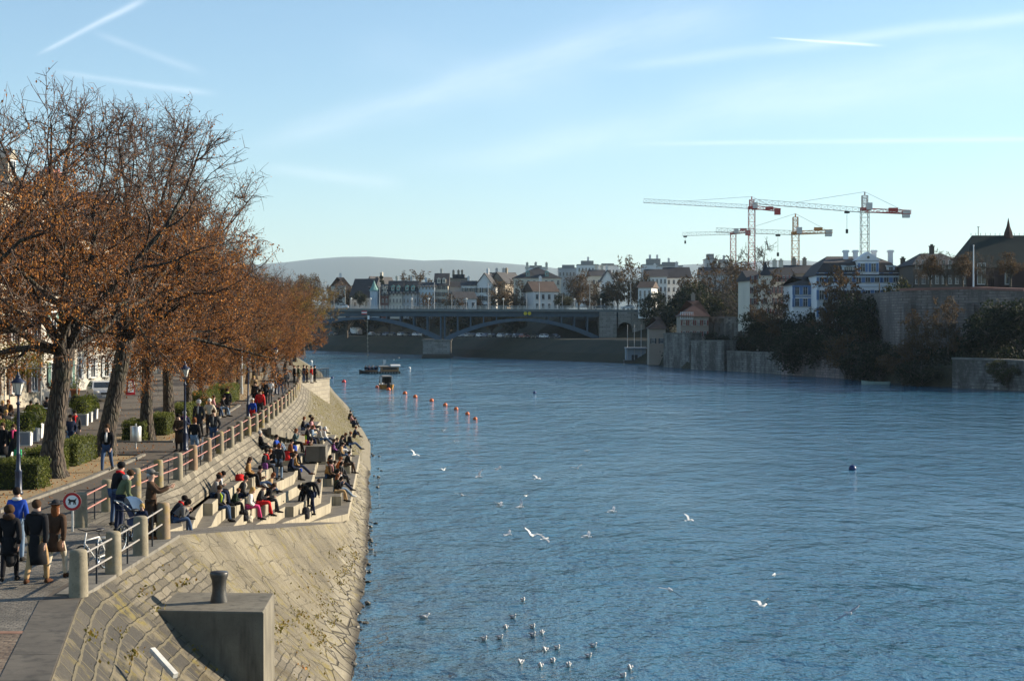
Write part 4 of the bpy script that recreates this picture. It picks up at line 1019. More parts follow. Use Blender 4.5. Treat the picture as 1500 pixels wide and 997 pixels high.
q = G(137, 570, ZP); bush_cards('dark green conical shrub against the facade behind the silver car', (q.x - .5, q.y + 4, ZP), 1.0, 1., 1.7, 1400, DKG, .16)
q = G(330, 560, ZP); bush_cards('green yellow shrub far under the lindens', (q.x, q.y, ZP), 1.6, 3., 1.3, 1500, BOX, .17)
# ================================================================ HOUSES BEHIND THE LINDENS
def m_wall(name, c, var=.12):
    m, nt, b = newmat(name); p = nt.pos(); n = nt.noise(p, .25, 5, .6); s = nt.noise(nt.scale(p, (1.5, 1.5, .2)), 1., 4)
    k = nt.mix(nt.map(n, .3, .7), tuple(x * (1 - var) for x in c), c); k = nt.mix(nt.map(s, .55, .75, 0, .3), k, tuple(x * .6 for x in c))
    nt.put(b.inputs['Base Color'], k); b.inputs['Roughness'].default_value = .9; return m
def m_roof(name, c):
    m, nt, b = newmat(name); p = nt.pos(); n = nt.noise(p, .4, 5, .6); f = nt.noise(nt.scale(p, (2, 2, 6)), 2., 3)
    k = nt.mix(nt.map(n, .3, .7), tuple(x * .7 for x in c), tuple(x * 1.25 for x in c)); k = nt.mix(nt.map(f, .5, .7, 0, .5), k, tuple(x * .55 for x in c))
    nt.put(b.inputs['Base Color'], k); b.inputs['Roughness'].default_value = .85; return m
GLASS = mat('window_glass', (.025, .032, .042), .12, .3, .7, spec=.6)
FRAME = mat('window_frame_white', (.62, .62, .6), .6, .06)
SHUT = {'green': mat('shutter_green', (.10, .19, .16), .6, .1), 'blue': mat('shutter_blue', (.10, .19, .36), .6, .1), 'brown': mat('shutter_brown', (.10, .05, .035), .6, .1), 'grey': mat('shutter_grey', (.32, .35, .36), .6, .1), 'red': mat('shutter_red', (.16, .04, .03), .6, .1), 'dark': mat('shutter_dark', (.03, .035, .04), .6, .1)}
SILL = mat('stone_sill', (.36, .34, .3), .8, .1)
WCACHE = {}
def window(parent, x, y, z, w_, h, shut=None, rz=0., fr=FRAME, prefix=''):
    """window part facing local -Y, with frame bars as sub-part and shutters as sub-parts; shares meshes between equal windows"""
    key = (round(w_, 2), round(h, 2), shut, fr.name)
    if key not in WCACHE:
        mb = MB(); mb.box((0, .0, 0), (w_, .08, h)); a = mb.build('window', GLASS).data
        mb = MB(); t = max(.05, w_ * .07)
        for s in (-1, 1): mb.box((s * (w_ / 2), -.03, 0), (t, .14, h + t)); mb.box((0, -.03, s * h / 2), (w_ - t, .138, t))
        mb.box((0, -.03, 0), (t * .8, .1, h - t)); mb.box((0, -.031, h * .15), (w_ - t, .098, t * .6)); b_ = mb.build('frame', fr).data
        mb = MB(); mb.box((0, -.1, -h / 2 - t), (w_ + .3, .26, .09)); e = mb.build('sill', SILL).data
        c = None
        if shut: mb = MB(); mb.box((0, -.07, 0), (w_ * .5, .06, h + .08)); c = mb.build('shutter', SHUT[shut]).data
        for nm in list(COL.objects):
            if nm.data in (a, b_, e, c) and nm.data is not None: bpy.data.objects.remove(nm)
        WCACHE[key] = (a, b_, e, c)
    a, b_, e, c = WCACHE[key]
    o = link('window', a, parent, (x, y, z), rz); link('frame', b_, o); link('sill', e, o)
    if c:
        for s in (-1, 1): link('shutter', c, o, (s * w_ * .8, 0, 0))
    return o
def house(name, label, loc, rz, W_, D_, hw, hr, wallm, roofm, cols, rows, ww=1.0, wh=1.7, shut=None, z0=1.6, dz=3.1, roof='side', chim=2, dorm=0, sidewin=True, cat='house', group=None, trim=None, fr=FRAME, over=.45, hip=0., dormm=None, skip=(), chm=None):
    """local frame: front on y=0 facing -Y, centred on x, depth towards +Y; roof 'side' = ridge parallel to the front, 'gable' = ridge across, 'hip', 'flat'"""
    t = thing(name, label, cat, loc, rz, group)
    mb = MB(); mb.prism([(-W_ / 2, 0), (W_ / 2, 0), (W_ / 2, D_), (-W_ / 2, D_)], -3., hw)
    if roof == 'side' and not hip:
        for s in (-1, 1): mb.extr([(s * W_ / 2, 0, hw), (s * W_ / 2, D_, hw), (s * W_ / 2, D_ / 2, hw + hr - .12)], (-s * .3, 0, 0))
    if roof == 'gable':
        for y in (0, D_): mb.extr([(-W_ / 2, y, hw), (W_ / 2, y, hw), (0, y, hw + hr - .12)], (0, .3 if y == 0 else -.3, 0))
    mb.build('wall', wallm, t)
    mb = MB(); o = over; th = .22
    if roof in ('side', 'hip') or hip:
        h_ = hip if hip else (0 if roof == 'side' else D_ / 2)
        e = [(-W_ / 2 - o, -o), (W_ / 2 + o, -o), (W_ / 2 + o, D_ + o), (-W_ / 2 - o, D_ + o)]; zb = hw - .05
        rA = (-W_ / 2 - o + (h_ + o if h_ else 0), D_ / 2, hw + hr); rB = (W_ / 2 + o - (h_ + o if h_ else 0), D_ / 2, hw + hr)
        V = [(*p, zb) for p in e] + [rA, rB]
        mb.add(V, [(0, 1, 5, 4), (2, 3, 4, 5), (1, 2, 5), (3, 0, 4), (3, 2, 1, 0)])
    elif roof == 'gable':
        V = [(-W_ / 2 - o, -o, hw - .15), (0, -o, hw + hr), (W_ / 2 + o, -o, hw - .15)]; V2 = [(a, D_ + o, c) for a, b_, c in V]
        L = [(a, b_, c - th) for a, b_, c in V]; L2 = [(a, b_, c - th) for a, b_, c in V2]
        mb.add(V + V2 + L + L2, [(0, 3, 4, 1), (1, 4, 5, 2), (6, 7, 10, 9), (7, 8, 11, 10), (0, 1, 7, 6), (1, 2, 8, 7), (3, 9, 10, 4), (4, 10, 11, 5), (0, 6, 9, 3), (2, 5, 11, 8)])
    elif roof == 'mansard':
        e = [(-W_ / 2 - o, -o), (W_ / 2 + o, -o), (W_ / 2 + o, D_ + o), (-W_ / 2 - o, D_ + o)]; k = 1.5
        u = [(-W_ / 2 + k, k), (W_ / 2 - k, k), (W_ / 2 - k, D_ - k), (-W_ / 2 + k, D_ - k)]
        rA, rB = (-W_ / 2 + 3.5, D_ / 2, hw + hr), (W_ / 2 - 3.5, D_ / 2, hw + hr); V = [(*p, hw - .05) for p in e] + [(*p, hw + hr * .62) for p in u] + [rA, rB]
        mb.add(V, [(0, 1, 5, 4), (1, 2, 6, 5), (2, 3, 7, 6), (3, 0, 4, 7), (4, 5, 9, 8), (5, 6, 9), (6, 7, 8, 9), (7, 4, 8), (3, 2, 1, 0)])
    else:
        mb.prism([(-W_ / 2 - .2, -.2), (W_ / 2 + .2, -.2), (W_ / 2 + .2, D_ + .2), (-W_ / 2 - .2, D_ + .2)], hw, hw + .35)
        if hr > 1: mb.prism([(-W_ * .3, D_ * .25), (W_ * .3, D_ * .25), (W_ * .3, D_ * .75), (-W_ * .3, D_ * .75)], hw + .35, hw + hr)
    rf = mb.build('roof', roofm, t)
    for i in range(chim):
        cx = (-.32 + .64 * (i + .5) / chim) * W_ + rnd.uniform(-.5, .5); cyy = D_ * (.5 if roof != 'flat' else .4); mb = MB(); zc = hw + hr
        mb.box((cx, cyy + .3, zc + .2), (.9, .7, 2.4)); mb.box((cx, cyy + .3, zc + 1.5), (1.1, .9, .18)); mb.box((cx, cyy + .3, zc + 1.75), (.5, .5, .35)); mb.build('chimney', chm or wallm, rf)
    for i in range(dorm):
        dx = (i + .5) / dorm * W_ * .8 - W_ * .4; sl = hr / (D_ / 2 + o); yd = .9; zd = hw + sl * (yd + o) * (1.6 if roof == 'mansard' else 1)
        mb = MB(); mb.box((dx, yd + .9, zd + .75), (1.35, 1.9, 1.6)); mb.extr([(dx - .9, yd - .2, zd + 1.5), (dx + .9, yd - .2, zd + 1.5), (dx, yd - .2, zd + 2.15)], (0, 2.6, 0)); dm = mb.build('dormer', dormm or wallm, t)
        link('window', window_mesh(.8, 1.1), dm, (dx, yd - .06, zd + .85))
    if trim:
        for k in range(1, rows): mb = MB(); mb.box((0, -.06, z0 + k * dz - dz * .5), (W_ + .1, .16, .22)); mb.build('string_course', trim, t)
        mb = MB(); mb.box((0, -.1, hw - .3), (W_ + .2, .3, .34)); mb.build('cornice', trim, t)
        for s in (-1, 1): mb = MB(); mb.box((s * (W_ / 2 - .25), -.05, hw / 2), (.55, .16, hw - .7)); mb.build('corner_strip', trim, t)
    for r in range(rows):
        for c in range(cols):
            if (r, c) in skip: continue
            window(t, -W_ / 2 + W_ * (c + .5) / cols, -.03, z0 + r * dz, ww, wh, shut, 0, fr)
    if sidewin:
        for s in (-1, 1):
            nc = max(1, int(D_ / 4))
            for r in range(rows):
                for c in range(nc): window(t, s * (W_ / 2 + .03), D_ * (c + .5) / nc, z0 + r * dz, ww, wh, shut if nc < 4 else None, s * math.pi / 2, fr)
    return t
WM = {}
def window_mesh(w_, h):
    if (w_, h) not in WM:
        mb = MB(); mb.box((0, 0, 0), (w_, .08, h), m=0); t = .08
        for s in (-1, 1): mb.box((s * w_ / 2, -.02, 0), (t, .12, h + t), m=1); mb.box((0, -.02, s * h / 2), (w_ - t, .118, t), m=1)
        mb.box((0, -.02, 0), (t * .7, .1, h - t), m=1)
        o = mb.build('window', [GLASS, FRAME]); WM[(w_, h)] = o.data; bpy.data.objects.remove(o)
    return WM[(w_, h)]
CREAM = m_wall('cream_render', (.42, .38, .30)); WHITEW = m_wall('white_render', (.46, .44, .39)); PINK = m_wall('pink_render', (.32, .14, .12)); GREYW = m_wall('grey_render', (.28, .275, .26)); OCHRE = m_wall('ochre_render', (.36, .27, .155)); TAN = m_wall('tan_render', (.31, .25, .18))
SLATE = m_roof('slate_roof', (.05, .047, .046)); TILE = m_roof('brown_tile_roof', (.13, .075, .05)); TILED = m_roof('dark_tile_roof', (.075, .05, .04)); STONET = mat('stone_trim', (.5, .45, .37), .8, .1)
# facade line: x = -17.5 - 1.0 * offset from the promenade edge
def fx(y): return tab(E2, max(44, y)) - 18.5
specs = [(66, 84, 12.2, 3.6, CREAM, TILED, 5, 4, None, 'cream house front at the left edge behind the cafe, mostly screened by twigs'),
         (84.3, 99, 12.2, 4.5, WHITEW, TILE, 4, 4, 'grey', 'white house behind the cafe tables with grey shutters'),
         (99.3, 113, 14.5, 4.2, CREAM, SLATE, 4, 4, 'brown', 'cream house behind the yellow climber with brown shutters'),
         (113.3, 126, 12., 4.0, WHITEW, TILED, 4, 3, 'green', 'white house with green shutters behind the silver car'),
         (152.3, 161, 15.5, 3.6, PINK, SLATE, 3, 4, None, 'narrow pink house glimpsed through the linden crowns'),
         (126.3, 152, 13, 4.4, WHITEW, TILE, 8, 4, 'grey', 'white house left of the far red warning board'),
         (161.3, 170, 14, 4.2, OCHRE, TILED, 3, 4, 'green', 'ochre house far down the road behind the lindens'),
         (170.3, 192, 13, 4.5, CREAM, TILE, 6, 4, None, 'long cream house deep behind the linden row'),
         (192.3, 216, 15, 4.5, GREYW, SLATE, 6, 4, 'grey', 'grey house deep behind the linden row'),
         (216.3, 250, 14, 5, WHITEW, TILED, 8, 4, None, 'long white house hidden at the far end of the linden row')]
for y0, y1, hw, hr, wm, rm, c, r, sh, lab in specs:
    ym = (y0 + y1) / 2; xm = fx(ym); ang = math.atan2(fx(y1) - fx(y0), y1 - y0)
    house('town_house', lab, (xm, ym, ZP), math.pi / 2 - (-ang) , (y1 - y0) / math.cos(ang) - .05, 11, hw, hr, wm, rm, c, r, 1.05, 1.75, sh, 1.9, (hw - .6) / r, 'side', 2, 3 if c > 3 else 2, False, trim=STONET, group='houses along the promenade road')
# ================================================================ THE FAR BANK
# ---- bridge
STEELB = mat('bridge_steel', (.055, .09, .125), .6, .15, .6); DECKM = mat('bridge_fascia', (.13, .15, .15), .8, .15, .4)
PIERM = None
m, nt, b = newmat('pier_masonry'); p = nt.pos(); X, Y, Z = nt.sep(p)
c, f = nt.brick(nt.comb(nt.math('ADD', X, Y), Z, 0), (.30, .29, .26), (.21, .2, .18), (.1, .095, .085), 2.4, .62, .05); c = nt.mix(nt.map(nt.noise(nt.scale(p, (1, 1, .3)), .5, 4), .5, .7, 0, .6), c, (.09, .08, .065)); c = nt.mix(nt.map(Z, 1.6, .9), c, (.07, .06, .045))
nt.put(b.inputs['Base Color'], c); b.inputs['Roughness'].default_value = .9; nt.put(b.inputs['Normal'], nt.bump(nt.math('SUBTRACT', 1., f), .6, .08)); PIERM = m
BL = Vector((-106, 499)); BR = Vector((41, 501)); bd_ = (BR - BL).normalized(); bn = Vector((-bd_.y, bd_.x))   # bn points away from the camera
def bp(s, off=0): q = BL + bd_ * s + bn * off; return (q.x, q.y)
def bs(px):                                  # distance along the bridge under a sight line
    u = (px - 750) / F; return (BL.x - u * BL.y) / (u * bd_.y - bd_.x)
Lb = (BR - BL).length; deckz = lambda s: 15.45 - .4 * s / Lb
t = thing('road_bridge', 'long blue grey steel arch road bridge crossing the river in the distance', 'bridge', (0, 0, 0))
WB = 16.
def slab(s0, s1, z0f, z1f, o0, o1, name, m_, par=t):
    mb = MB(); q = []
    for s in (s0, s1):
        for o, z in ((o0, z0f(s)), (o1, z0f(s)), (o1, z1f(s)), (o0, z1f(s))): q.append((*bp(s, o), z))
    mb.add(q, [(0, 4, 5, 1), (1, 5, 6, 2), (2, 6, 7, 3), (3, 7, 4, 0), (0, 1, 2, 3), (7, 6, 5, 4)]); return mb.build(name, m_, par)
slab(-30, Lb + 14, lambda s: deckz(s) - .75, lambda s: deckz(s), -.6, WB + .6, 'deck', DECKM)
slab(-30, Lb + 2, lambda s: deckz(s) - 2.3, lambda s: deckz(s) - .75, .8, 1.3, 'edge_girder', STEELB); slab(-30, Lb + 2, lambda s: deckz(s) - 2.3, lambda s: deckz(s) - .75, WB - 1.3, WB - .8, 'edge_girder', STEELB)
slab(-30, Lb + 2, lambda s: deckz(s) - 1.9, lambda s: deckz(s) - .75, 1.3, WB - 1.3, 'underside', STEELB)
s1, s2 = bs(648), bs(880); sp = s2 - s1
def arch(sa_, sb, zs, zc, off, n=28):
    mb = MB(); vs = []
    for i in range(n + 1):
        u = i / n; s = sa_ + (sb - sa_) * u; z = zs + (zc - zs) * (1 - (2 * u - 1) ** 2); th = .62 + .55 * abs(2 * u - 1)
        for o in (off - .35, off + .35): vs += [(*bp(s, o), z - th), (*bp(s, o), z + th * .35)]
    fs = []
    for i in range(n):
        a = i * 4; b_ = a + 4; fs += [(a, b_, b_ + 1, a + 1), (a + 2, a + 3, b_ + 3, b_ + 2), (a + 1, b_ + 1, b_ + 3, a + 3), (a, a + 2, b_ + 2, b_)]
    fs += [(0, 1, 3, 2), (n * 4, n * 4 + 2, n * 4 + 3, n * 4 + 1)]; mb.add(vs, fs); mb.build('arch_rib', STEELB, t)
    for i in range(13):
        u = i / 12; s = sa_ + (sb - sa_) * u; z = zs + (zc - zs) * (1 - (2 * u - 1) ** 2)
        if abs(u - .5) > .1: slab(s - .18, s + .18, lambda q: z, lambda q: deckz(q) - .8, off - .2, off + .2, 'spandrel_column', STEELB)
for off in (1.1, 5.6, 10.2, WB - 1.1):
    arch(s1 + .6, s2, 6.0, 12.1, off); arch(s1 - .6 - sp * 1.02, s1 - .6, 6.0, 12.6, off)
def pier(sc_, name, zt, hl, wd):
    mb = MB(); o = [bp(sc_ - hl, -2.2), bp(sc_ + hl, -2.2), bp(sc_ + hl, WB + 2.2), bp(sc_ - hl, WB + 2.2)]; mb.prism(o, -2., zt)
    o2 = [bp(sc_ - hl - .35, -2.6), bp(sc_ + hl + .35, -2.6), bp(sc_ + hl + .35, WB + 2.6), bp(sc_ - hl - .35, WB + 2.6)]; mb.prism(o2, -2., .75); mb.prism(o2, zt, zt + .35); return mb.build(name, PIERM, t)
pier(s1 - 1.8, 'pier', 5.4, 4.2, 0); pier(bs(862), 'pier', 5.2, 3.6, 0); pier(s1 - sp * 1.02 - 1, 'pier', 5.4, 4.2, 0)
# stone abutment with round arch
a0, a1 = bs(878), bs(944); mb = MB()
mb.prism([bp(a0, -1.0), bp(bs(903), -1.0), bp(bs(903), WB + 1), bp(a0, WB + 1)], -1, deckz(a0) - .76)
z_t = deckz(a1) - .76; xa, xb = bs(905.2), bs(926); c_ = (xa + xb) / 2; r_ = (xb - xa) / 2; zsp = 9.2
pts = [(xa - .5, 0), (xa, 0), (xa, zsp - 0)]; arc = [(c_ - r_ * math.cos(math.pi * i / 14), zsp + r_ * .85 * math.sin(math.pi * i / 14)) for i in range(15)]
for i in range(14):
    (sa_, za), (sb, zb) = arc[i], arc[i + 1]; mb.extr([(*bp(sa_, -.6), za), (*bp(sb, -.6), zb), (*bp(sb, -.6), z_t), (*bp(sa_, -.6), z_t)], (bn.x * 16, bn.y * 16, 0))
mb.prism([bp(bs(926), -1.2), bp(a1, -1.2), bp(a1, WB + 1), bp(bs(926), WB + 1)], -1, z_t)
mb.build('abutment', PIERM, t)
mb = MB(); mb.prism([bp(bs(926) , -1.45), bp(bs(942), -1.45), bp(bs(942), -1.2), bp(bs(926), -1.2)], 12.2, 12.9); mb.build('abutment_cornice', PIERM, t)
# railing
mb = MB()
for o in (-.4, WB + .4):
    for k in range(int((Lb + 44) / 2)):
        s = -30 + k * 2; q = bp(s, o); mb.box((q[0], q[1], deckz(s) + .55), (.1, .1, 1.1))
    for zz in (.3, .6, 1.05):
        p0 = bp(-30, o); p1 = bp(Lb + 14, o); mb.tube((*p0, deckz(-30) + zz), (*p1, deckz(Lb + 14) + zz), .045, n=4)
mb.build('railing', GALV, t)
# signs
YELS = mat('sign_yellow', (.55, .42, .02), .5, .05)
for i, px in enumerate((769.5, 775.5)):
    s = bs(px); q = bp(s, -.75); mb = MB(); mb.extr([(q[0] + .55 * math.cos(a * math.pi / 10), q[1] - .1, deckz(s) - 1.3 + .55 * math.sin(a * math.pi / 10)) for a in range(20)], (0, .08, 0)); tag(mb.build('passage_sign', YELS), ['left one of the pair of yellow discs on the bridge edge', 'right one of the pair of yellow discs on the bridge edge'][i], 'sign', 'passage signs under the bridge edge')
def redwhite(px, off, z, lab):
    s = bs(px); q = bp(s, off); tt = thing('passage_sign', lab, 'sign', (q[0], q[1], z)); 
    mb = MB(); mb.box((0, 0, 0), (1.7, .08, 1.1)); mb.build('red_plate', RED, tt); mb = MB(); mb.box((0, -.05, 0), (1.7, .04, .36)); mb.build('white_bar', WHITE, tt)
redwhite(534, -.75, deckz(bs(534)) - 1.2, 'red and white barred sign on the bridge edge over the left arch')
# hanging marker line
s = bs(538); q = bp(s, -1.2); zt = deckz(s) - .8
tt = thing('hanging_marker', 'weathered marker line hanging from the left bridge arch almost to the water', 'marker', (q[0], q[1], zt))
mb = MB(); mb.path([(0, 0, 0), (.1, 0, -4), (.2, 0, -9), (.3, 0, -14.4)], [.05, .09, .1, .06], 6); mb.build('line', mat('weathered_rope', (.32, .27, .2), .9, .3, 2), tt)
for k in range(9): mb = MB(); mb.lathe([(0, -.3), (.2, -.2), (.22, .2), (0, .3)], (.12 + .02 * k, 0, -3.2 - k * 1.3), 8); mb.build('float', MATS['weathered_rope'], tt)
mb = MB(); mb.box((-.3, 0, -2.1), (.9, .3, .8)); mb.build('dark_board', BLACK, tt); mb = MB(); mb.box((.45, 0, -1.9), (.6, .25, 1.1)); mb.build('white_board', WHITE, tt)
# lamp posts and masts on the deck
MASTM = mat('mast_grey', (.36, .36, .35), .6, .1)
def deck_mast(px, off, h, lab, r=.13, arm=True):
    s = bs(px); q = bp(s, off); tt = thing('bridge_mast', lab, 'mast', (q[0], q[1], deckz(s) ), 0, 'tall masts along the bridge')
    mb = MB(); mb.tube((0, 0, 0), (0, 0, h), r, r * .55, 8); mb.build('mast', MASTM, tt)
    if arm: mb = MB(); mb.tube((0, 0, h - .3), (bn.x * 3, bn.y * 3, h), .05, n=5); mb.box((bn.x * 3, bn.y * 3, h), (.5, .3, .12)); mb.build('lamp_arm', MASTM, tt)
for i, px in enumerate((476, 556, 636, 715, 790, 864, 924)): deck_mast(px, .3, 8.2, f'tall lamp mast on the bridge railing, {nth(i)} from the left')
for i, px in enumerate((482, 601, 660, 717.5, 773, 827)): deck_mast(px, WB, 5.0, f'shorter mast on the far side of the bridge, {nth(i)} from the left', .1, False)
for i, px in enumerate((513.5, 542, 602.5, 627.5, 683, 737.5, 842, 881)):
    s = bs(px); q = bp(s, WB * .15); tt = thing('bridge_lamp', f'low post lamp on the bridge deck, {nth(i)} from the left', 'lamp', (q[0], q[1], deckz(s)), 0, 'low lamps on the bridge')
    mb = MB(); mb.tube((0, 0, 0), (0, 0, 2.8), .07, n=6); mb.build('post', MASTM, tt); mb = MB(); mb.lathe([(.12, 2.8), (.32, 3.1), (.3, 3.35), (.05, 3.5)], n=8); mb.build('lantern', LGLASS, tt)
CARW = mat('car_white', (.62, .63, .64), .3, .05); CARD = mat('car_dark', (.022, .025, .03), .3, .2); CARB = mat('car_blue', (.04, .08, .17), .3, .1); CARS = mat('car_silver', (.35, .36, .37), .3, .1); CARR = mat('car_red', (.25, .02, .02), .3, .1)
s = bs(499); q = bp(s, 3.4); rzb = math.atan2(bd_.y, bd_.x) - math.pi / 2
protos = {}
def far_car(key, paint, loc, rz, label, group, sc=1.):
    if key not in protos:
        tt = car('parked_car', loc, rz, paint, label, 'car', group); protos[key] = tt
    else: tt = dup(protos[key], loc, rz, label, group)
    tt.scale = (sc, sc, sc); return tt
far_car('w', CARW, (q[0], q[1], deckz(s)), rzb, 'white car driving on the bridge at its left end', 'cars on the bridge')
for i, (px, k, pm, lab) in enumerate([(880, 'd', CARD, 'dark car on the bridge above the right arch springing'), (921, 'w', CARW, 'white car on the bridge above the stone abutment')]):
    s = bs(px); q = bp(s, 3.4); far_car(k, pm, (q[0], q[1], deckz(s)), rzb, lab, 'cars on the bridge')
# parked cars on the far quay, set out along the quay road 19 m behind the water line
import bisect
def quay(px, inland_):
    """point on the quay road under a sight line"""
    u = (px - 750) / F
    for a, b_ in zip(W2, W2[1:]):
        A = Vector(a); B_ = Vector(b_); d = (B_ - A).normalized(); nn = (Vector((d.y, -d.x)) + Vector((.5, .9)).normalized() * .8).normalized()
        A = A + nn * inland_; B_ = B_ + nn * inland_
        den = (B_.x - A.x) - u * (B_.y - A.y)
        if abs(den) < 1e-6: continue
        tt = (u * A.y - A.x) / den
        if 0 <= tt <= 1: q = A.lerp(B_, tt); return q, math.atan2(d.y, d.x)
    return None, 0
pxs = [488, 500, 511, 545, 556, 566, 575, 588, 597, 610, 619, 664, 675, 686, 693, 704, 712, 721, 735, 746, 757, 768, 785, 798, 812]
kinds = 'dwdsdbdwdwsdwsdwbdwdbrdwd'
cnt = {}
NAMES = {'w': 'white', 'd': 'dark', 's': 'silver', 'b': 'blue', 'r': 'red'}; PA = {'w': CARW, 'd': CARD, 's': CARS, 'b': CARB, 'r': CARR}
for px, k in zip(pxs, kinds):
    q, a = quay(px, 18.)
    if q is None: continue
    n_ = cnt.get(k, 0); cnt[k] = n_ + 1
    side_ = 'left' if px < 640 else 'right'
    far_car(k, PA[k], (q.x, q.y, 6.08), a - math.pi / 2 + rnd.uniform(-.05, .05), ('red car parked among the others on the far quay' if k == 'r' else f'{NAMES[k]} car parked on the far quay, {nth(n_)} {NAMES[k]} one from the left'), 'cars parked along the far quay')
q, a = quay(521, 20.); tt = thing('delivery_truck', 'pale box truck parked on the far quay under the left arch', 'truck', (q.x, q.y, 6.1), a)
mb = MB(); mb.box((0, 0, 2.0), (6., 2.4, 2.6)); mb.build('cargo_box', CARW, tt); mb = MB(); mb.box((-3.9, 0, 1.5), (1.6, 2.2, 2.), taper=.9); mb.build('cab', CARS, tt)
for x in (-3.6, -1.8, 2.2): mb = MB(); mb.tube((x, -1.2, .5), (x, 1.2, .5), .5, n=14); mb.build('wheel', TYRE, tt)

# ---- far trees
EVG = m_leaf('evergreen_leaves', (.01, .016, .007), (.022, .032, .012), (.04, .05, .018)); MIXL = m_leaf('brown_winter_leaves', (.06, .035, .016), (.12, .07, .028), (.17, .11, .04)); OLIVE = m_leaf('olive_leaves', (.03, .034, .012), (.06, .062, .02), (.1, .09, .03))
def crown_tree(seed, H, rx, n, size, trunk_h=.25, conical=False, bare=0.):
    rg = random.Random(seed); tk = MB(); tw = MB(); lf = MB()
    tk.path([(0, 0, -.5), (rg.uniform(-.2, .2), 0, H * .2), (rg.uniform(-.5, .5), rg.uniform(-.4, .4), H * .55), (0, 0, H * .9)], [H * .028, H * .022, H * .014, H * .004], 7)
    cl = []
    for i in range(26):
        v = Vector((rg.gauss(0, 1), rg.gauss(0, 1), rg.gauss(0, 1))).normalized(); k = rg.uniform(.35, .95)
        z = H * (trunk_h + (1 - trunk_h) * (.5 + .48 * v.z * k)); f = (1.15 - (z / H)) if conical else 1.
        c = Vector((v.x * rx * k * f, v.y * rx * k * f, z)); cl.append((c, rx * rg.uniform(.22, .42) * max(.4, f)))
        tk.path([(0, 0, max(H * .12, z - H * .25)), (c.x * .5, c.y * .5, z - H * .1), tuple(c)], [H * .011, H * .007, H * .003], 5)
        for _ in range(10):
            e = c + Vector((rg.gauss(0, 1), rg.gauss(0, 1), rg.gauss(0, 1))) * cl[-1][1] * .7; tw.path([c, c.lerp(e, .5) + Vector((0, 0, .2)), e], [.04, .03, .015], 3, 0, False)
    pts = []
    for _ in range(n):
        c, r = rg.choice(cl); v = Vector((rg.gauss(0, 1), rg.gauss(0, 1), rg.gauss(0, 1))).normalized() * r * rg.uniform(.3, 1.1) ** .6; pts.append(c + v)
    leafcards(lf, pts, size, 0, rg); out = []
    for b_, nm in ((tk, 'trunk'), (tw, 'twigs'), (lf, 'leaves')):
        me = bpy.data.meshes.new(nm); me.from_pydata(b_.v, [], b_.f); me.update(); out.append(me)
    return out
FA = [crown_tree(101, 12, 4.6, 5600, .40, .08), crown_tree(102, 12, 4.2, 5200, .4, .1), crown_tree(103, 13, 3.2, 4800, .36, .05, True)]
FB = [crown_tree(111, 12, 4.6, 3400, .33, .2), crown_tree(112, 12, 4.2, 2800, .33, .2)]
BARKF = m_bark('far_bark', (.05, .04, .03), (.13, .11, .085)); TWF = mat('far_twigs', (.10, .075, .055), .9, .25, 2)
BARE = tree_meshes(71, 15, 5.5, .34, 3.5, (.1, .1), 8, .0, .2, 1.0, .6, twig=.035); BAREL = tree_meshes(73, 12, 4.6, .26, 3.0, (.1, .2), 8, .55, .3, 1.0, .9, twig=.03)
bpy.context.view_layer.update(); TER = [o for o in COL.objects if o.name == 'terrain'][0]
def far_tree(px, py_base, d, h, kind, lab, grp='trees on the far bank', grp_q=False, wide=1.):
    if grp_q: qq, _ = quay(px, d); d = qq.y
    p = P(px, py_base, d); ok, hl_, n__, i__ = TER.ray_cast((p.x, p.y, 200), (0, 0, -1)); z = p.z
    if ok and not (px > 1300 and py_base == 418): h += (z - hl_.z) if not grp_q else 0; z = hl_.z - .2; h = max(h, 2.5)
    if kind == 'bare': ms, lm, H0 = BARE, BROWN, 15
    elif kind == 'bareleaf': ms, lm, H0 = BAREL, MIXL, 12
    elif kind[0] == 'g': ms, lm, H0 = FA[int(kind[1])], EVG, 12
    elif kind[0] == 'o': ms, lm, H0 = FA[int(kind[1])], OLIVE, 12
    else: ms, lm, H0 = FB[int(kind[1])], MIXL, 12
    sc = h / H0
    return plant(ms, (p.x, p.y, z), rnd.uniform(0, 6), lab, grp, lm, (sc * wide, sc * wide, sc), 'tree' if kind != 'bare' else 'bare_tree', BARKF, None, TWF)
def hpx(y0, y1, d): return (y0 - y1) / F * d
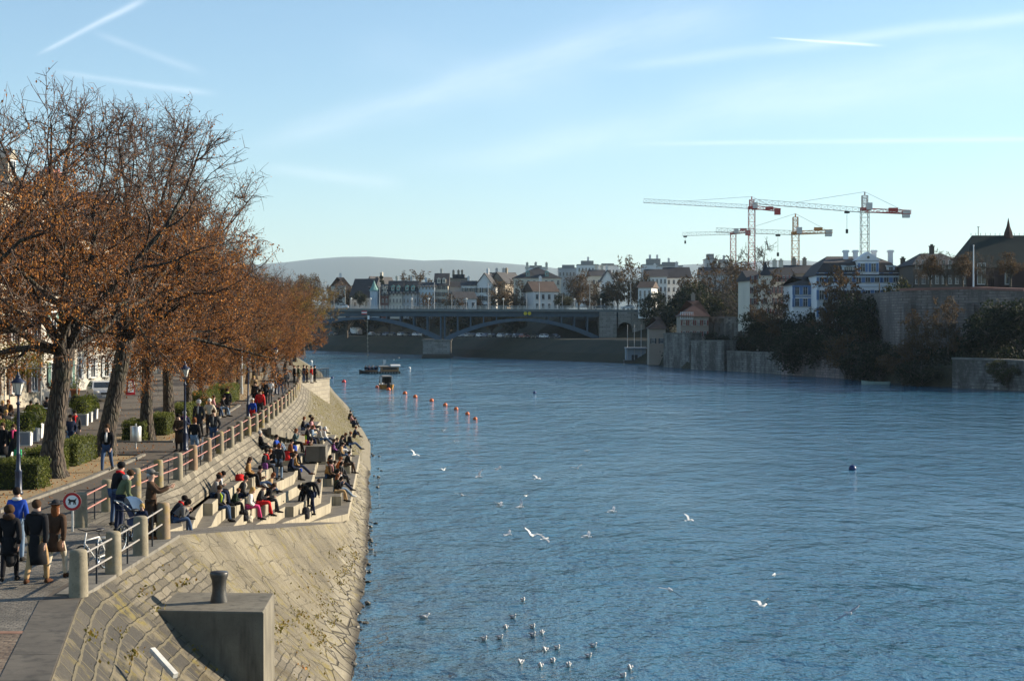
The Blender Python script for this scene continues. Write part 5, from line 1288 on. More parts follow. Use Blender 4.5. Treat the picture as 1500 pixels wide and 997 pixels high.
T_ = [  # px, base y, depth, top y, kind, label, width
    (975, 478, 452, 418, 'g0', 'dark evergreen just right of the stone bridge abutment', 1.1), (1003, 470, 445, 412, 'g1', 'dark evergreen behind the brown roofed river house', 1.1), (1035, 480, 420, 404, 'g0', 'large dark evergreen above the arcaded wall', 1.25), (1062, 470, 410, 418, 'o1', 'olive green tree right of the large dark evergreen', 1.0),
    (1018, 440, 470, 392, 'b0', 'brown leaved tree rising behind the evergreens above the river house', 1.), (1096, 482, 400, 358, 'bare', 'tall bare tree standing in front of the cranes left of the turret house', 1.05), (1080, 455, 430, 388, 'b1', 'brown tree to the left of the turret house', 1.), (1062, 440, 450, 378, 'bareleaf', 'thin bare tree behind the evergreens under the red crane', 1.),
    (1140, 480, 345, 398, 'bareleaf', 'crooked dark bare tree in front of the half timbered house', .8), (1116, 490, 350, 448, 'g1', 'dark bush at the foot of the turret house', 1.4),
    (1188, 500, 335, 438, 'g0', 'dark evergreen below the blue wing of the white mansion', 1.2), (1215, 490, 330, 430, 'g2', 'pointed dark evergreen left of the rust coloured tree', 1.1), (1228, 480, 322, 393, 'bareleaf', 'rust coloured tree in front of the white and blue mansion', 1.05), (1246, 500, 318, 428, 'b1', 'low rusty tree right under the mansion', 1.1),
    (1288, 500, 310, 405, 'g0', 'big dark tree in front of the right half of the mansion', 1.25), (1268, 520, 305, 452, 'g1', 'dark tree on the slope below the mansion', 1.4), (1312, 490, 315, 396, 'o0', 'ivy covered dark green tree beside the terrace wall', .55), (1205, 520, 312, 465, 'g1', 'dark bush on the slope under the mansion garden', 1.5), (1170, 510, 322, 470, 'g0', 'dark bush behind the pinkish quay wall', 1.6), (1240, 530, 300, 480, 'b0', 'dark bush low on the slope by the right end of the quay wall', 1.5), (1290, 545, 284, 488, 'g1', 'dark ivy bush hanging over the water at the bend', 1.5), (1322, 552, 274, 505, 'b1', 'brownish bush at the foot of the terrace wall by the moored boat', 1.5), (1268, 553, 291, 508, 'g0', 'dark bush at the water line left of the moored boat', 1.5),
    (1388, 523, 268, 437, 'bareleaf', 'crooked bare tree growing in front of the tall terrace wall', .95), (1340, 520, 272, 455, 'bareleaf', 'thin bare shrub at the left foot of the terrace wall', .9),
    (1462, 528, 262, 430, 'g0', 'dark evergreen at the right foot of the terrace wall', 1.5), (1497, 530, 256, 426, 'g1', 'dark evergreen at the right edge below the cathedral', 1.5), (1425, 530, 266, 490, 'g1', 'dark ivy clump beside the bare tree at the terrace wall', 1.4), (1475, 566, 247, 523, 'o0', 'green ivy clump hanging over the quay wall at the right edge', 1.5), (1350, 556, 266, 522, 'g0', 'dark ivy clump over the water right of the moored boat', 1.6),
    (1345, 418, 300, 375, 'bare', 'thin bare tree in the gap between the mansion and the dark house', .7), (1362, 418, 296, 370, 'b0', 'brownish bare plane tree on the terrace, leftmost', 1.3), (1385, 418, 295, 368, 'bare', 'dark plane tree on the terrace in front of the lit windows', 1.3), (1410, 418, 294, 368, 'b0', 'dark brown plane tree on the terrace left of the flagpole', 1.2), (1445, 418, 290, 372, 'bare', 'bare plane tree on the terrace right of the flagpole', 1.2), (1480, 418, 288, 372, 'b1', 'dark plane tree on the terrace at the right edge', 1.4),
    # behind the bridge
    (455, 450, 620, 400, 'b0', 'brownish tree group standing just right of the lindens above the bridge', 1.2), (440, 452, 600, 405, 'b1', 'brown tree half hidden by the lindens above the bridge', 1.2), (490, 450, 600, 418, 'bareleaf', 'bare tree at the left end of the bridge before the villa', 1.3), (508, 450, 640, 410, 'b0', 'brown tree right of the villa with the pale chimney', 1.), (527, 449, 590, 424, 'g0', 'dark evergreen in front of the big barn roof', 1.2), (557, 420, 660, 397, 'g2', 'dark pointed conifer on the skyline above the left town houses', 1.), (605, 410, 690, 396, 'bareleaf', 'bare round tree on the skyline left of the large gabled house', 1.3),
    (660, 450, 575, 428, 'b0', 'reddish bush tree behind the bridge left of the small white gable', 1.3), (620, 450, 585, 432, 'b1', 'low dark tree before the row of dormer houses', 1.4), (735, 450, 560, 413, 'b1', 'dark reddish tree in front of the cream hipped house', 1.3), (757, 450, 565, 410, 'bareleaf', 'bare tree in front of the cream hipped house', 1.), (700, 450, 585, 430, 'b0', 'low brown tree behind the bridge middle', 1.2),
    (848, 450, 550, 394, 'b0', 'big brown round tree behind the right part of the bridge', 1.05), (826, 450, 545, 425, 'o0', 'yellow green tree in front of the big brown round tree', 1.1), (866, 450, 540, 412, 'bareleaf', 'bare tree right of the big brown round tree', 1.1), (888, 450, 535, 418, 'g1', 'dark green tree left of the tall pale poplar like tree', 1.2), (920, 450, 530, 377, 'bareleaf', 'tall pale brown tree rising above the stone abutment', .75), (905, 450, 525, 400, 'b1', 'rusty tree beside the tall pale tree above the abutment', .9), (940, 450, 520, 395, 'b0', 'rusty tree right of the tall pale tree above the abutment', .9), (955, 452, 500, 420, 'g0', 'dark evergreen left of the white garden house', 1.),
    # under the bridge, behind the quay road
    (530, 492, 640, 458, 'g0', 'dark tree behind the quay road under the left arch, left of the hanging marker', 1.6), (570, 492, 625, 457, 'b1', 'dark tree behind the quay road under the left arch, right of the hanging marker', 1.6), (610, 492, 610, 458, 'g1', 'dark tree behind the quay road close to the bridge pier', 1.6), (680, 492, 575, 458, 'g0', 'dark tree behind the quay road right of the bridge pier', 1.6), (720, 492, 560, 460, 'b0', 'dark tree behind the quay road under the middle of the right arch', 1.6), (755, 492, 550, 460, 'g1', 'dark tree behind the quay road under the yellow discs', 1.6), (822, 492, 525, 462, 'o1', 'dark green tree seen under the right end of the right arch', 1.5), (495, 492, 655, 460, 'g1', 'dark tree behind the quay road at the left end of the bridge', 1.6), (650, 492, 592, 460, 'b1', 'dark tree behind the quay road hidden by the bridge pier', 1.5),
    (968, 520, 408, 470, 'g1', 'dark ivy clump beside the flat grey landing below the abutment', 1.), (1052, 505, 372, 482, 'g0', 'dark bush on the garden wall right of the river house', 1.5), (1085, 515, 358, 488, 'g1', 'dark bush between the arcaded wall and the quay', 1.6), (1130, 520, 340, 482, 'g0', 'dark ivy thicket above the pink quay wall', 1.6),
]
for px, pb, d, pt, kind, lab, wd in T_:
    if 'behind the quay road' in lab: far_tree(px, pb, 22.5, 9.8, kind, lab, wide=1.35, grp_q=True)
    else: far_tree(px, pb, d, hpx(pb, pt, d) * 1.04, kind, lab, wide=wd)
for i, px in enumerate((515, 550, 590, 628, 664, 700, 738)): far_tree(px, 492, 26, 9.0, ('g1', 'g0', 'o1', 'b0')[i % 4], f'background tree in the dark row behind the quay road, {nth(i)} from the left', wide=1.5, grp_q=True)

# ---- walls on the far bank
def m_oldwall(name, a, b_, st):
    m, nt, b = newmat(name); p = nt.pos(); X, Y, Z = nt.sep(p)
    c, f = nt.brick(nt.comb(nt.math('ADD', X, nt.math('MULTIPLY', Y, .6)), Z, 0), a, b_, tuple(x * .5 for x in b_), 1.3, .5, .06)
    n = nt.noise(nt.scale(p, (1, 1, .45)), .35, 6, .7); c = nt.mix(nt.map(n, .42, .58), c, st); c = nt.mix(nt.map(nt.noise(p, 1.4, 4), .5, .7, 0, .6), c, tuple(x * .6 for x in a))
    nt.put(b.inputs['Base Color'], c); b.inputs['Roughness'].default_value = .95; nt.put(b.inputs['Normal'], nt.bump(nt.math('SUBTRACT', nt.noise(p, 2.5, 4, .7), nt.math('MULTIPLY', f, .5)), .7, .12)); return m
OLDW = m_oldwall('old_river_wall', (.27, .26, .235), (.19, .182, .165), (.07, .066, .055)); PINKW = m_oldwall('pinkish_river_wall', (.34, .27, .25), (.26, .2, .185), (.12, .105, .095)); SANDW = m_oldwall('sandstone_terrace_wall', (.25, .21, .185), (.18, .15, .135), (.10, .086, .075))
def wall(pts, th, m_, label, name='river_wall', coping=None, cat='wall', zb=-1.5):
    """wall through points (x, y, ztop)"""
    mb = MB(); t = thing(name, label, cat, (pts[0][0], pts[0][1], 0)); o = Vector((pts[0][0], pts[0][1], 0))
    for a, b_ in zip(pts, pts[1:]):
        A = Vector(a[:2]); B_ = Vector(b_[:2]); d = (B_ - A).normalized(); n_ = Vector((d.y, -d.x)); n_ = n_ if n_.y > 0 else -n_
        q = [A, B_, B_ + n_ * th, A + n_ * th]; vs = [(v.x - o.x, v.y - o.y, zb) for v in q] + [(q[0].x - o.x, q[0].y - o.y, a[2]), (q[1].x - o.x, q[1].y - o.y, b_[2]), (q[2].x - o.x, q[2].y - o.y, b_[2]), (q[3].x - o.x, q[3].y - o.y, a[2])]
        mb.add(vs, [(0, 1, 5, 4), (1, 2, 6, 5), (2, 3, 7, 6), (3, 0, 4, 7), (4, 5, 6, 7), (3, 2, 1, 0)])
    mb.build('masonry', m_, t)
    if coping:
        mb = MB()
        for a, b_ in zip(pts, pts[1:]):
            A = Vector(a[:2]); B_ = Vector(b_[:2]); d = (B_ - A).normalized(); n_ = Vector((d.y, -d.x)); n_ = n_ if n_.y > 0 else -n_
            q = [A - n_ * .15 - d * .05, B_ - n_ * .15 + d * .05, B_ + n_ * (th + .15) + d * .05, A + n_ * (th + .15) - d * .05]; zz = [a[2], b_[2], b_[2], a[2]]
            mb.add([(v.x - o.x, v.y - o.y, z + .003) for v, z in zip(q, zz)] + [(v.x - o.x, v.y - o.y, z + coping[0]) for v, z in zip(q, zz)], [(0, 1, 5, 4), (1, 2, 6, 5), (2, 3, 7, 6), (3, 0, 4, 7), (4, 5, 6, 7), (3, 2, 1, 0)])
        mb.build('coping', coping[1], t)
    return t
WCOP = mat('wall_coping', (.15, .145, .13), .9, .3, .8)
def wp(px, d, ytop): q = P(px, ytop, d); return (q.x, q.y, q.z)
REDC = mat('red_sandstone', (.22, .11, .085), .85, .2, .6)
wall([wp(1500, 244, 530), wp(1460, 250, 528), wp(1395, 257, 526)], 1.2, OLDW, 'grey stone quay wall at the right edge by the water', coping=(.3, WCOP))
wall([wp(1247, 299.5, 518), wp(1180, 318, 516.5), wp(1145, 328, 515.5)], 1., PINKW, 'pinkish quay wall at the water below the mansion garden', coping=(.25, WCOP))
wall([wp(1145, 328.5, 517), wp(1100, 343, 516.5), wp(1065, 352, 515)], 1., OLDW, 'dark stained quay wall left of the pinkish quay wall', coping=(.25, WCOP))
wall([wp(1061, 354, 500), wp(1012, 368, 500)], 3., OLDW, 'pale blotched bastion wall right below the river house', coping=(.3, WCOP))
wall([wp(1010, 372, 488), wp(972, 388, 489)], 3., OLDW, 'pale mottled wall left of the river house', coping=(.2, WCOP))
wall([wp(1160, 345, 469), wp(1108, 352, 470)], 2., OLDW, 'upper garden wall under the turret house', coping=(.3, WCOP), zb=2)
# arcaded wall
tt = wall([wp(1090, 378, 466), wp(1034, 388, 466)], 1.4, OLDW, 'garden wall with a row of blind arches beside the river house', coping=(.35, WCOP), zb=3)
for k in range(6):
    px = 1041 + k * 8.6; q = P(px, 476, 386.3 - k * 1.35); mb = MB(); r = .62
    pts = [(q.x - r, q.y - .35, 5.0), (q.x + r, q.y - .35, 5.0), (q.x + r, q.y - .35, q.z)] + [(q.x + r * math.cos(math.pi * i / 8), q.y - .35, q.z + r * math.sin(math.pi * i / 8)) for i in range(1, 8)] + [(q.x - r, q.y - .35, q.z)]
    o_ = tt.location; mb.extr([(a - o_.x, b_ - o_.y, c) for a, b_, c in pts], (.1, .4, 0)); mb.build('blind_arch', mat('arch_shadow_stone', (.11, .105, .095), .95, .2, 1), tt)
# stair ramp wall
tt = thing('stair_wall', 'slanting stair wall climbing to the garden terrace', 'wall', (0, 0, 0)); a = P(1064, 507, 362); b_ = P(1086, 483, 366)
mb = MB(); mb.extr([(a.x, a.y, 3), (b_.x, b_.y, 3), tuple(b_), tuple(a)], (.3, 1.2, 0)); mb.build('masonry', OLDW, tt)
# cathedral terrace retaining wall
RW = [wp(1500, 272, 426.5), wp(1420, 284, 423.5), wp(1318, 290, 426)]
tt = wall(RW, 3., SANDW, 'tall sandstone retaining wall carrying the cathedral terrace', 'terrace_wall', coping=(.45, REDC), zb=1)
q0 = P(1318, 426, 290); mb = MB(); o_ = tt.location
mb.prism([(q0.x - o_.x, q0.y - o_.y + .01), (q0.x - o_.x + 1.5, q0.y - o_.y), (q0.x - o_.x + 12, q0.y - o_.y + 40), (q0.x - o_.x - 2, q0.y - o_.y + 40)], 1, q0.z - .03); mb.build('side_wall', SANDW, tt)
for px in (1330, 1372, 1419): q = P(px, 480, 283 if px > 1400 else 287); mb = MB(); mb.box((q.x - o_.x, q.y - o_.y - .6 + (1.5 if px < 1400 else 0), 7.5), (1.5, 2.2, 13), rx=-.05, taper=.8); mb.build('buttress', SANDW, tt)
mb = MB(); pts = [wp(1600, 262, 427), wp(1500, 274, 427), wp(1420, 286.5, 424), wp(1320, 292.5, 426.5)]; zz = 16.2
mb.add([(p_[0], p_[1], zz) for p_ in pts] + [(pts[-1][0] + 6, 420, zz), (200, 420, zz)], [(0, 1, 2, 3, 4, 5)]); struct(mb.build('terrace_paving', BANKG))
# flat grey landing with three poles
q = P(932, 528, 425); tt = thing('landing_stage', 'flat grey landing building with three thin poles beside the abutment', 'landing', (q.x, q.y, 0))
GREYC = mat('flat_grey_paint', (.24, .27, .30), .8, .08)
mb = MB(); mb.box((0, 3, 2.4), (5.2, 5, 3.1)); mb.build('body', GREYC, tt); mb = MB(); mb.box((0, 2.4, 4.1), (5.6, 6, .3)); mb.build('flat_roof', GREYC, tt); mb = MB(); mb.box((-.4, .44, 1.6), (1.6, .12, 1.4)); mb.build('opening', BLACK, tt); mb = MB(); mb.box((0, 2, .4), (6.4, 7, 1.)); mb.build('plinth', PIERM, tt)
for k, dx in enumerate((-2.3, -.5, 1.3)): mb = MB(); mb.tube((dx, .2, 1), (dx, .2, 10.3), .09, .06, 6); mb.build('pole', MASTM, tt)
# flagpoles
for px, yb, yt, d, lab in ((1159, 466, 422, 340, 'thin white pole on the garden wall in front of the half timbered house'), (1426, 423, 360, 285, 'tall white flagpole on the cathedral terrace')):
    q = P(px, yb, d); tt = thing('flagpole', lab, 'flagpole', q); h = hpx(yb, yt, d); mb = MB(); mb.tube((0, 0, -.5), (0, 0, h), .16, .08, 8); mb.build('pole', WHITE, tt); mb = MB(); mb.ball((0, 0, h), .16, 8, 5); mb.build('finial', WHITE, tt)
# undergrowth on the steep bank
pts = []
for _ in range(15000):
    px = rnd.uniform(955, 1560); q, a = quay(px, rnd.uniform(1.5, 32))
    if q is None: continue
    dd = min((Vector((q.x, q.y)) - Vector(w_)).length for w_ in W2)
    pts.append((q.x, q.y, None))
from bisect import bisect_left
dg_ = bpy.context.evaluated_depsgraph_get(); ter = [o for o in COL.objects if o.name == 'terrain'][0]
lp = []
for x, y, _ in pts:
    ok, loc, nr, ix = ter.ray_cast((x, y, 100), (0, 0, -1))
    if ok:
        hgt = rnd.uniform(.1, 2.2) ** 1.2
        for _ in range(2): lp.append((x + rnd.gauss(0, .5), y + rnd.gauss(0, .5), loc.z + hgt * rnd.random()))
mb = MB(); leafcards(mb, lp, .55); o = mb.build('undergrowth', EVG); tag(o, 'dark ivy and shrub undergrowth covering the steep far bank', 'undergrowth', kind='stuff')
# ================================================================ THE TOWN ON THE FAR BANK
def hs(name, lab, px0, px1, d, y_eave, y_ridge, wm, rm, cols, rows, y_base=455, yaw=0., depth=11, roof='side', **kw):
    """a house between two sight lines at distance d; heights from its eaves and ridge"""
    a = P(px0, 450, d); b_ = P(px1, 450, d); W_ = (b_.x - a.x) / max(.5, math.cos(yaw)); cx = (a.x + b_.x) / 2
    zb = P(px0, y_base, d).z; ze = P(px0, y_eave, d).z; zr = P(px0, y_ridge, d + depth * .4).z
    hw = ze - zb; dz = kw.pop('dz', max(2.5, (hw - .3) / max(1, rows))); wh = kw.pop('wh', min(1.7, dz * .55)); ww = kw.pop('ww', min(1.1, W_ / cols * .42))
    return house(name, lab, (cx, d, zb), yaw, W_, depth, hw, max(.8, zr - ze), wm, rm, cols, rows, ww, wh, kw.pop('shut', None), kw.pop('z0', dz * .52), dz, roof, kw.pop('chim', 1), kw.pop('dorm', 0), kw.pop('sidewin', False), **kw)
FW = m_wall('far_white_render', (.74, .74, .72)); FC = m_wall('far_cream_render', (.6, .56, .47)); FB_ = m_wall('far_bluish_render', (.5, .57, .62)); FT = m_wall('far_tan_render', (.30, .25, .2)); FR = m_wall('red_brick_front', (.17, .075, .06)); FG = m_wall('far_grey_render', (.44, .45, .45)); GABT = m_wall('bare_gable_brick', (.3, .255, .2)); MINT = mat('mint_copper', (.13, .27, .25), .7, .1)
FSL = m_roof('far_slate_roof', (.035, .034, .038)); FTL = m_roof('far_brown_roof', (.075, .048, .036)); FLT = mat('flat_roof_gravel', (.25, .25, .24), .9, .1)
GT2 = 'town houses behind the bridge'
hs('villa', 'villa with brown roof and pale chimney on the left behind the lindens', 484, 517, 640, 425, 406, FT, FTL, 4, 2, 455, .2, 12, 'hip', chim=1, chm=FW, group=GT2)
hs('villa', 'cream low house below the villa with the pale chimney', 485, 506, 615, 420, 417, FC, FLT, 3, 2, 455, .1, 8, 'flat', group=GT2, chim=0)
hs('barn', 'broad house with a big steep dark roof in front of the skyline hills', 512, 545, 625, 436, 408, FG, FSL, 2, 1, 455, -.25, 14, 'side', group=GT2, chim=0)
hs('gabled_house', 'gabled house with a pale half lit gable behind the big dark roof', 536, 548, 655, 424, 405, FC, FSL, 2, 2, 455, -.5, 16, 'gable', group=GT2)
hs('corner_house', 'slim corner house with a mint pointed turret roof', 544.5, 556, 600, 426, 420, FB_, FSL, 2, 4, 455, 0, 10, 'hip', group=GT2, chim=0)
q = P(548, 426, 599); tt = thing('turret', 'mint green pointed turret on the slim corner house', 'turret', (q.x, q.y - .4, q.z - 8)); mb = MB(); mb.lathe([(1.5, 0), (1.5, 8)], n=8); mb.build('wall', FB_, tt); mb = MB(); mb.lathe([(1.9, 8), (.9, 9.6), (.05, 12.)], n=8); mb.build('roof', MINT, tt)
hs('town_house', 'red brick house front with white window frames behind the left bridge arch', 558, 569, 598, 432, 416, FR, FSL, 2, 4, 455, 0, 11, 'side', group=GT2, chim=0, dorm=1, dormm=FC)
hs('terraced_house', 'pale terraced house with mint dormers next to the red brick front', 569.3, 589, 599, 430, 411, FC, FSL, 4, 3, 455, 0, 11, 'side', group=GT2, chim=1, dorm=2, dormm=MINT)
hs('terraced_house', 'terraced house with dark front and mint dormers left of the balcony house', 589.4, 611, 600, 430, 411, FG, FSL, 4, 3, 455, 0, 11, 'side', group=GT2, chim=1, dorm=2, dormm=MINT)
hs('apartment_house', 'house with white top balconies right of the mint dormer houses', 612, 637, 602, 420, 413, FB_, FSL, 5, 4, 455, 0, 11, 'side', group=GT2, fr=FRAME)
hs('gabled_house', 'tall gabled house with dark roof and a white lift tower on top', 637, 656, 605, 418, 400, FC, FSL, 3, 4, 455, 0, 14, 'side', shut='dark', group=GT2, dorm=2, dormm=FC)
hs('fire_wall_house', 'house with a broad bare stepped brick gable on the skyline', 657, 686, 622, 408, 402, GABT, FSL, 1, 1, 455, 0, 12, 'flat', group=GT2, chim=3, skip=((0, 0),))
hs('town_house', 'greyish blank side house in front of the bare stepped gable', 657, 679, 612, 420, 412, FG, FSL, 2, 1, 455, 0, 8, 'side', group=GT2, chim=0, skip=((0, 0),))
hs('town_house', 'white house with shuttered windows under the bare stepped gable', 676, 697, 600, 418, 411, FW, FSL, 3, 3, 455, 0, 10, 'side', shut='dark', group=GT2)
hs('small_house', 'small white gabled house with grey roof just behind the bridge railing', 668, 698, 575, 437, 427, FW, FSL, 3, 1, 455, .3, 9, 'side', group=GT2, chim=0)
hs('town_house', 'pale house with dark gable right of the small white gabled house', 697, 722, 600, 418, 400, FW, FSL, 3, 3, 455, -.2, 12, 'gable', shut='dark', group=GT2)
hs('gabled_house', 'house with lit tan gable and steep dark roof in the middle of the town', 716, 740, 610, 414, 399, GABT, FSL, 2, 1, 455, -.45, 16, 'gable', group=GT2)
hs('manor_house', 'large cream house with a dark hipped roof behind the middle of the bridge', 752, 822, 590, 407, 391, FC, FSL, 8, 4, 455, .0, 17, 'hip', group=GT2, chim=3, dorm=2, dormm=MINT)
hs('town_house', 'white house with brown double gabled roof before the cream hipped house', 782, 818, 560, 427, 412, FW, FTL, 4, 2, 455, .35, 11, 'side', group=GT2, chim=1)
hs('town_house', 'house with dark roof between the lift tower house and the bare gable', 720, 756, 640, 412, 399, FG, FTL, 5, 3, 455, .1, 11, 'side', group=GT2, chim=3)
hs('apartment_block', 'white flat roofed blocks on the skyline above the cream hipped house', 770, 800, 760, 392, 389, FW, FLT, 6, 3, 440, 0, 12, 'flat', group=GT2, chim=1)
hs('apartment_block', 'grey flat roofed block on the skyline left of the stepped white block', 818, 848, 760, 393, 388, FG, FLT, 6, 3, 440, 0, 12, 'flat', group=GT2, chim=0)
hs('apartment_block', 'white stepped flat roofed block on the skyline behind the brown round tree', 846, 876, 740, 388, 382, FW, FLT, 6, 4, 440, 0, 12, 'flat', group=GT2, chim=1)
hs('apartment_block', 'long low white block on the skyline right of the stepped white block', 876, 906, 750, 389, 386, FW, FLT, 6, 3, 440, 0, 12, 'flat', group=GT2, chim=0)
hs('gabled_house', 'white house with a pointed white gable left of the tall pale tree', 880, 900, 580, 412, 396, FW, FSL, 3, 3, 455, .0, 13, 'gable', group=GT2)
hs('town_house', 'house with dark roof behind the white pointed gable', 866, 896, 610, 404, 395, FC, FSL, 4, 3, 455, .1, 11, 'side', group=GT2, chim=2)
hs('apartment_block', 'white flat block with roof structures on the skyline above the white street houses', 942, 975, 700, 388, 379, FW, FLT, 6, 3, 440, 0, 12, 'flat', group=GT2, chim=2)
hs('apartment_block', 'wide low white block right behind the white street houses', 965, 1000, 690, 390, 384, FW, FLT, 6, 3, 440, 0, 12, 'flat', group=GT2, chim=1)
hs('apartment_block', 'grey tower like block on the skyline right of the bare tree under the red crane', 1034, 1050, 680, 380, 372, FG, FLT, 3, 4, 440, 0, 10, 'flat', group=GT2, chim=0)
hs('apartment_block', 'low grey block on the skyline between the grey tower block and the tall bare tree', 1050, 1072, 690, 386, 380, FG, FLT, 4, 3, 440, 0, 10, 'flat', group=GT2, chim=1)
hs('town_house', 'white street house with dark roof left of the evergreens', 948, 977, 520, 405, 394, FW, FSL, 5, 4, 452, .0, 11, 'side', group=GT2, chim=1)
hs('town_house', 'white house with grey roof and balcony between the evergreens', 976, 1012, 530, 407, 391, FW, FSL, 5, 4, 452, .05, 11, 'side', group=GT2, chim=1)
hs('garden_house', 'small brown roofed white house above the bridge end', 935, 954, 495, 421, 412, FW, FTL, 3, 2, 452, -.3, 9, 'side', group=GT2, chim=0)
hs('town_house', 'long dark roofed house above the evergreens left of the tall bare tree', 1028, 1090, 480, 402, 391, FG, FSL, 8, 2, 452, 0, 10, 'side', group=GT2, chim=2)
# river house with brown hipped roof
tt = hs('river_house', 'tall tan river house with brown hipped roof and white timbered top floor', 997, 1038, 382, 463, 440, FT, m_roof('river_tile_roof', (.10, .05, .038)), 4, 3, 513, .0, 9.5, 'hip', group=None, chim=1, ww=.7, wh=1.1, shut='red')
a = P(997, 450, 381.9); mb = MB()
for k in range(8): mb.box((-3.35 + k * .42, -.09, 8.9 - .6), (.1, .1, 1.7)); 
mb.box((-1.9, -.09, 9.0), (3.1, .09, .1)); mb.box((-1.9, -.09, 7.5), (3.1, .09, .12)); mb.build('timber_frame', WHITE, tt)
hs('gate_lodge', 'small pale lodge with brown hipped roof at the wall left of the river house', 951, 975, 402, 481, 464, FT, FTL, 2, 1, 517, .0, 6, 'hip', chim=0, ww=.7, wh=1.2, shut='dark')
# half timbered turret house
hs('turret_house', 'pale tower house with red brown shutters', 1098, 1114, 362, 411, 396, FC, FSL, 2, 4, 466, .15, 9, 'side', shut='red', chim=0)
q = P(1121, 466, 356); tt = thing('stair_tower', 'narrow pale stair tower with a dark pointed spire roof', 'tower', q); mb = MB(); h_ = hpx(466, 403, 356); mb.prism([(-1.3, -1.3), (1.3, -1.3), (1.3, 1.3), (-1.3, 1.3)], -1, h_); mb.build('wall', FC, tt)
mb = MB(); hh = hpx(403, 382, 356); mb.add([(-1.6, -1.6, h_ - .1), (1.6, -1.6, h_ - .1), (1.6, 1.6, h_ - .1), (-1.6, 1.6, h_ - .1), (-.6, -.6, h_ + hh * .35), (.6, -.6, h_ + hh * .35), (.6, .6, h_ + hh * .35), (-.6, .6, h_ + hh * .35), (0, 0, h_ + hh)], [(0, 1, 5, 4), (1, 2, 6, 5), (2, 3, 7, 6), (3, 0, 4, 7), (4, 5, 8), (5, 6, 8), (6, 7, 8), (7, 4, 8), (3, 2, 1, 0)]); mb.build('spire_roof', FSL, tt)
for k in range(4): window(tt, (-.4 if k % 2 else .5), -1.33, 1.6 + k * 2.1, .6, 1.0, 'red' if k < 3 else None)
hs('timbered_house', 'half timbered house with many red brown shutters and a dark roof', 1128, 1162, 358, 408, 391, FC, FSL, 6, 4, 466, .0, 10, 'side', shut='red', chim=2, ww=.55)
hs('town_house', 'tan house with dark roof between the half timbered house and the mansion', 1150, 1197, 375, 400, 388, FT, FSL, 4, 2, 460, -.05, 11, 'side', chim=2)
# white and blue mansion
BLUEP = mat('blue_trim', (.10, .19, .36), .7, .08); MW = m_wall('mansion_white', (.76, .77, .78)); MR = m_roof('mansion_roof', (.045, .038, .036))
tt = hs('side_wing', 'low white wing with blue corner strips left of the mansion', 1161, 1198, 338, 417, 405, MW, MR, 3, 2, 452, .05, 9, 'hip', shut='blue', chim=0, trim=BLUEP, ww=.95, wh=1.7)
tt = hs('mansion', 'stately white mansion with blue shutters, big dark roof and four white chimneys', 1197, 1318, 330, 403, 375, MW, MR, 9, 3, 470, -.03, 18, 'mansard', shut='blue', chim=0, trim=FB_, ww=1.0, wh=1.95, dz=3.55, z0=1.8)
W_ = (P(1318, 450, 330).x - P(1197, 450, 330).x); zb = P(1197, 470, 330).z; hw = P(1197, 403, 330).z - zb; hr = P(1197, 375, 330 + 7.2).z - P(1197, 403, 330).z
for px in (1237.5, 1251.5, 1278.5, 1302.5):
    x = P(px, 400, 336).x - P(1257.5, 400, 330).x; mb = MB(); z0 = hw + hr * .62; mb.box((x, 6, z0 + 1.1), (.95, .8, 2.6)); mb.box((x, 6, z0 + 2.5), (1.35, 1.1, .3)); mb.box((x, 6, z0 + 2.72), (1.1, .95, .16)); mb.build('chimney', MW, tt)
xg = P(1271, 400, 330).x - P(1257.5, 400, 330).x; mb = MB(); g0 = hw + .1; mb.box((xg, 1.2, g0 + 1.4), (4.4, 3., 2.9)); mb.extr([(xg - 2.6, -.5, g0 + 2.9), (xg + 2.6, -.5, g0 + 2.9), (xg, -.5, g0 + 4.7)], (0, 4.5, 0)); pg = mb.build('gable_dormer', MW, tt)
for dx in (-1.1, 1.1): window(pg, xg + dx, -.33, g0 + 1.45, .95, 1.7, 'blue')
mb = MB(); mb.extr([(xg + .28 * math.cos(i * .5236), -.56, g0 + 3.55 + .28 * math.sin(i * .5236)) for i in range(12)], (0, .08, 0)); mb.build('oculus', GLASS, pg)
for px in (1246, 1305, 1318, 1240):
    x = P(px, 400, 330).x - P(1257.5, 400, 330).x
    if abs(x) > W_ / 2 - 1.4: continue
    mb = MB(); mb.box((x, 1.3, g0 + .95), (1.7, 1.8, 1.7)); mb.box((x, 1.2, g0 + 1.85), (1.95, 2.2, .16)); dm = mb.build('dormer', FB_, tt); window(dm, x, .36, g0 + .95, .85, 1.25, None)
for px in (1248, 1291): x = P(px, 388, 333).x - P(1257.5, 400, 330).x; mb = MB(); mb.box((x, 1.95, hw + hr * .62 - .5), (1.0, 1., .75)); mb.build('roof_light', FB_, tt)
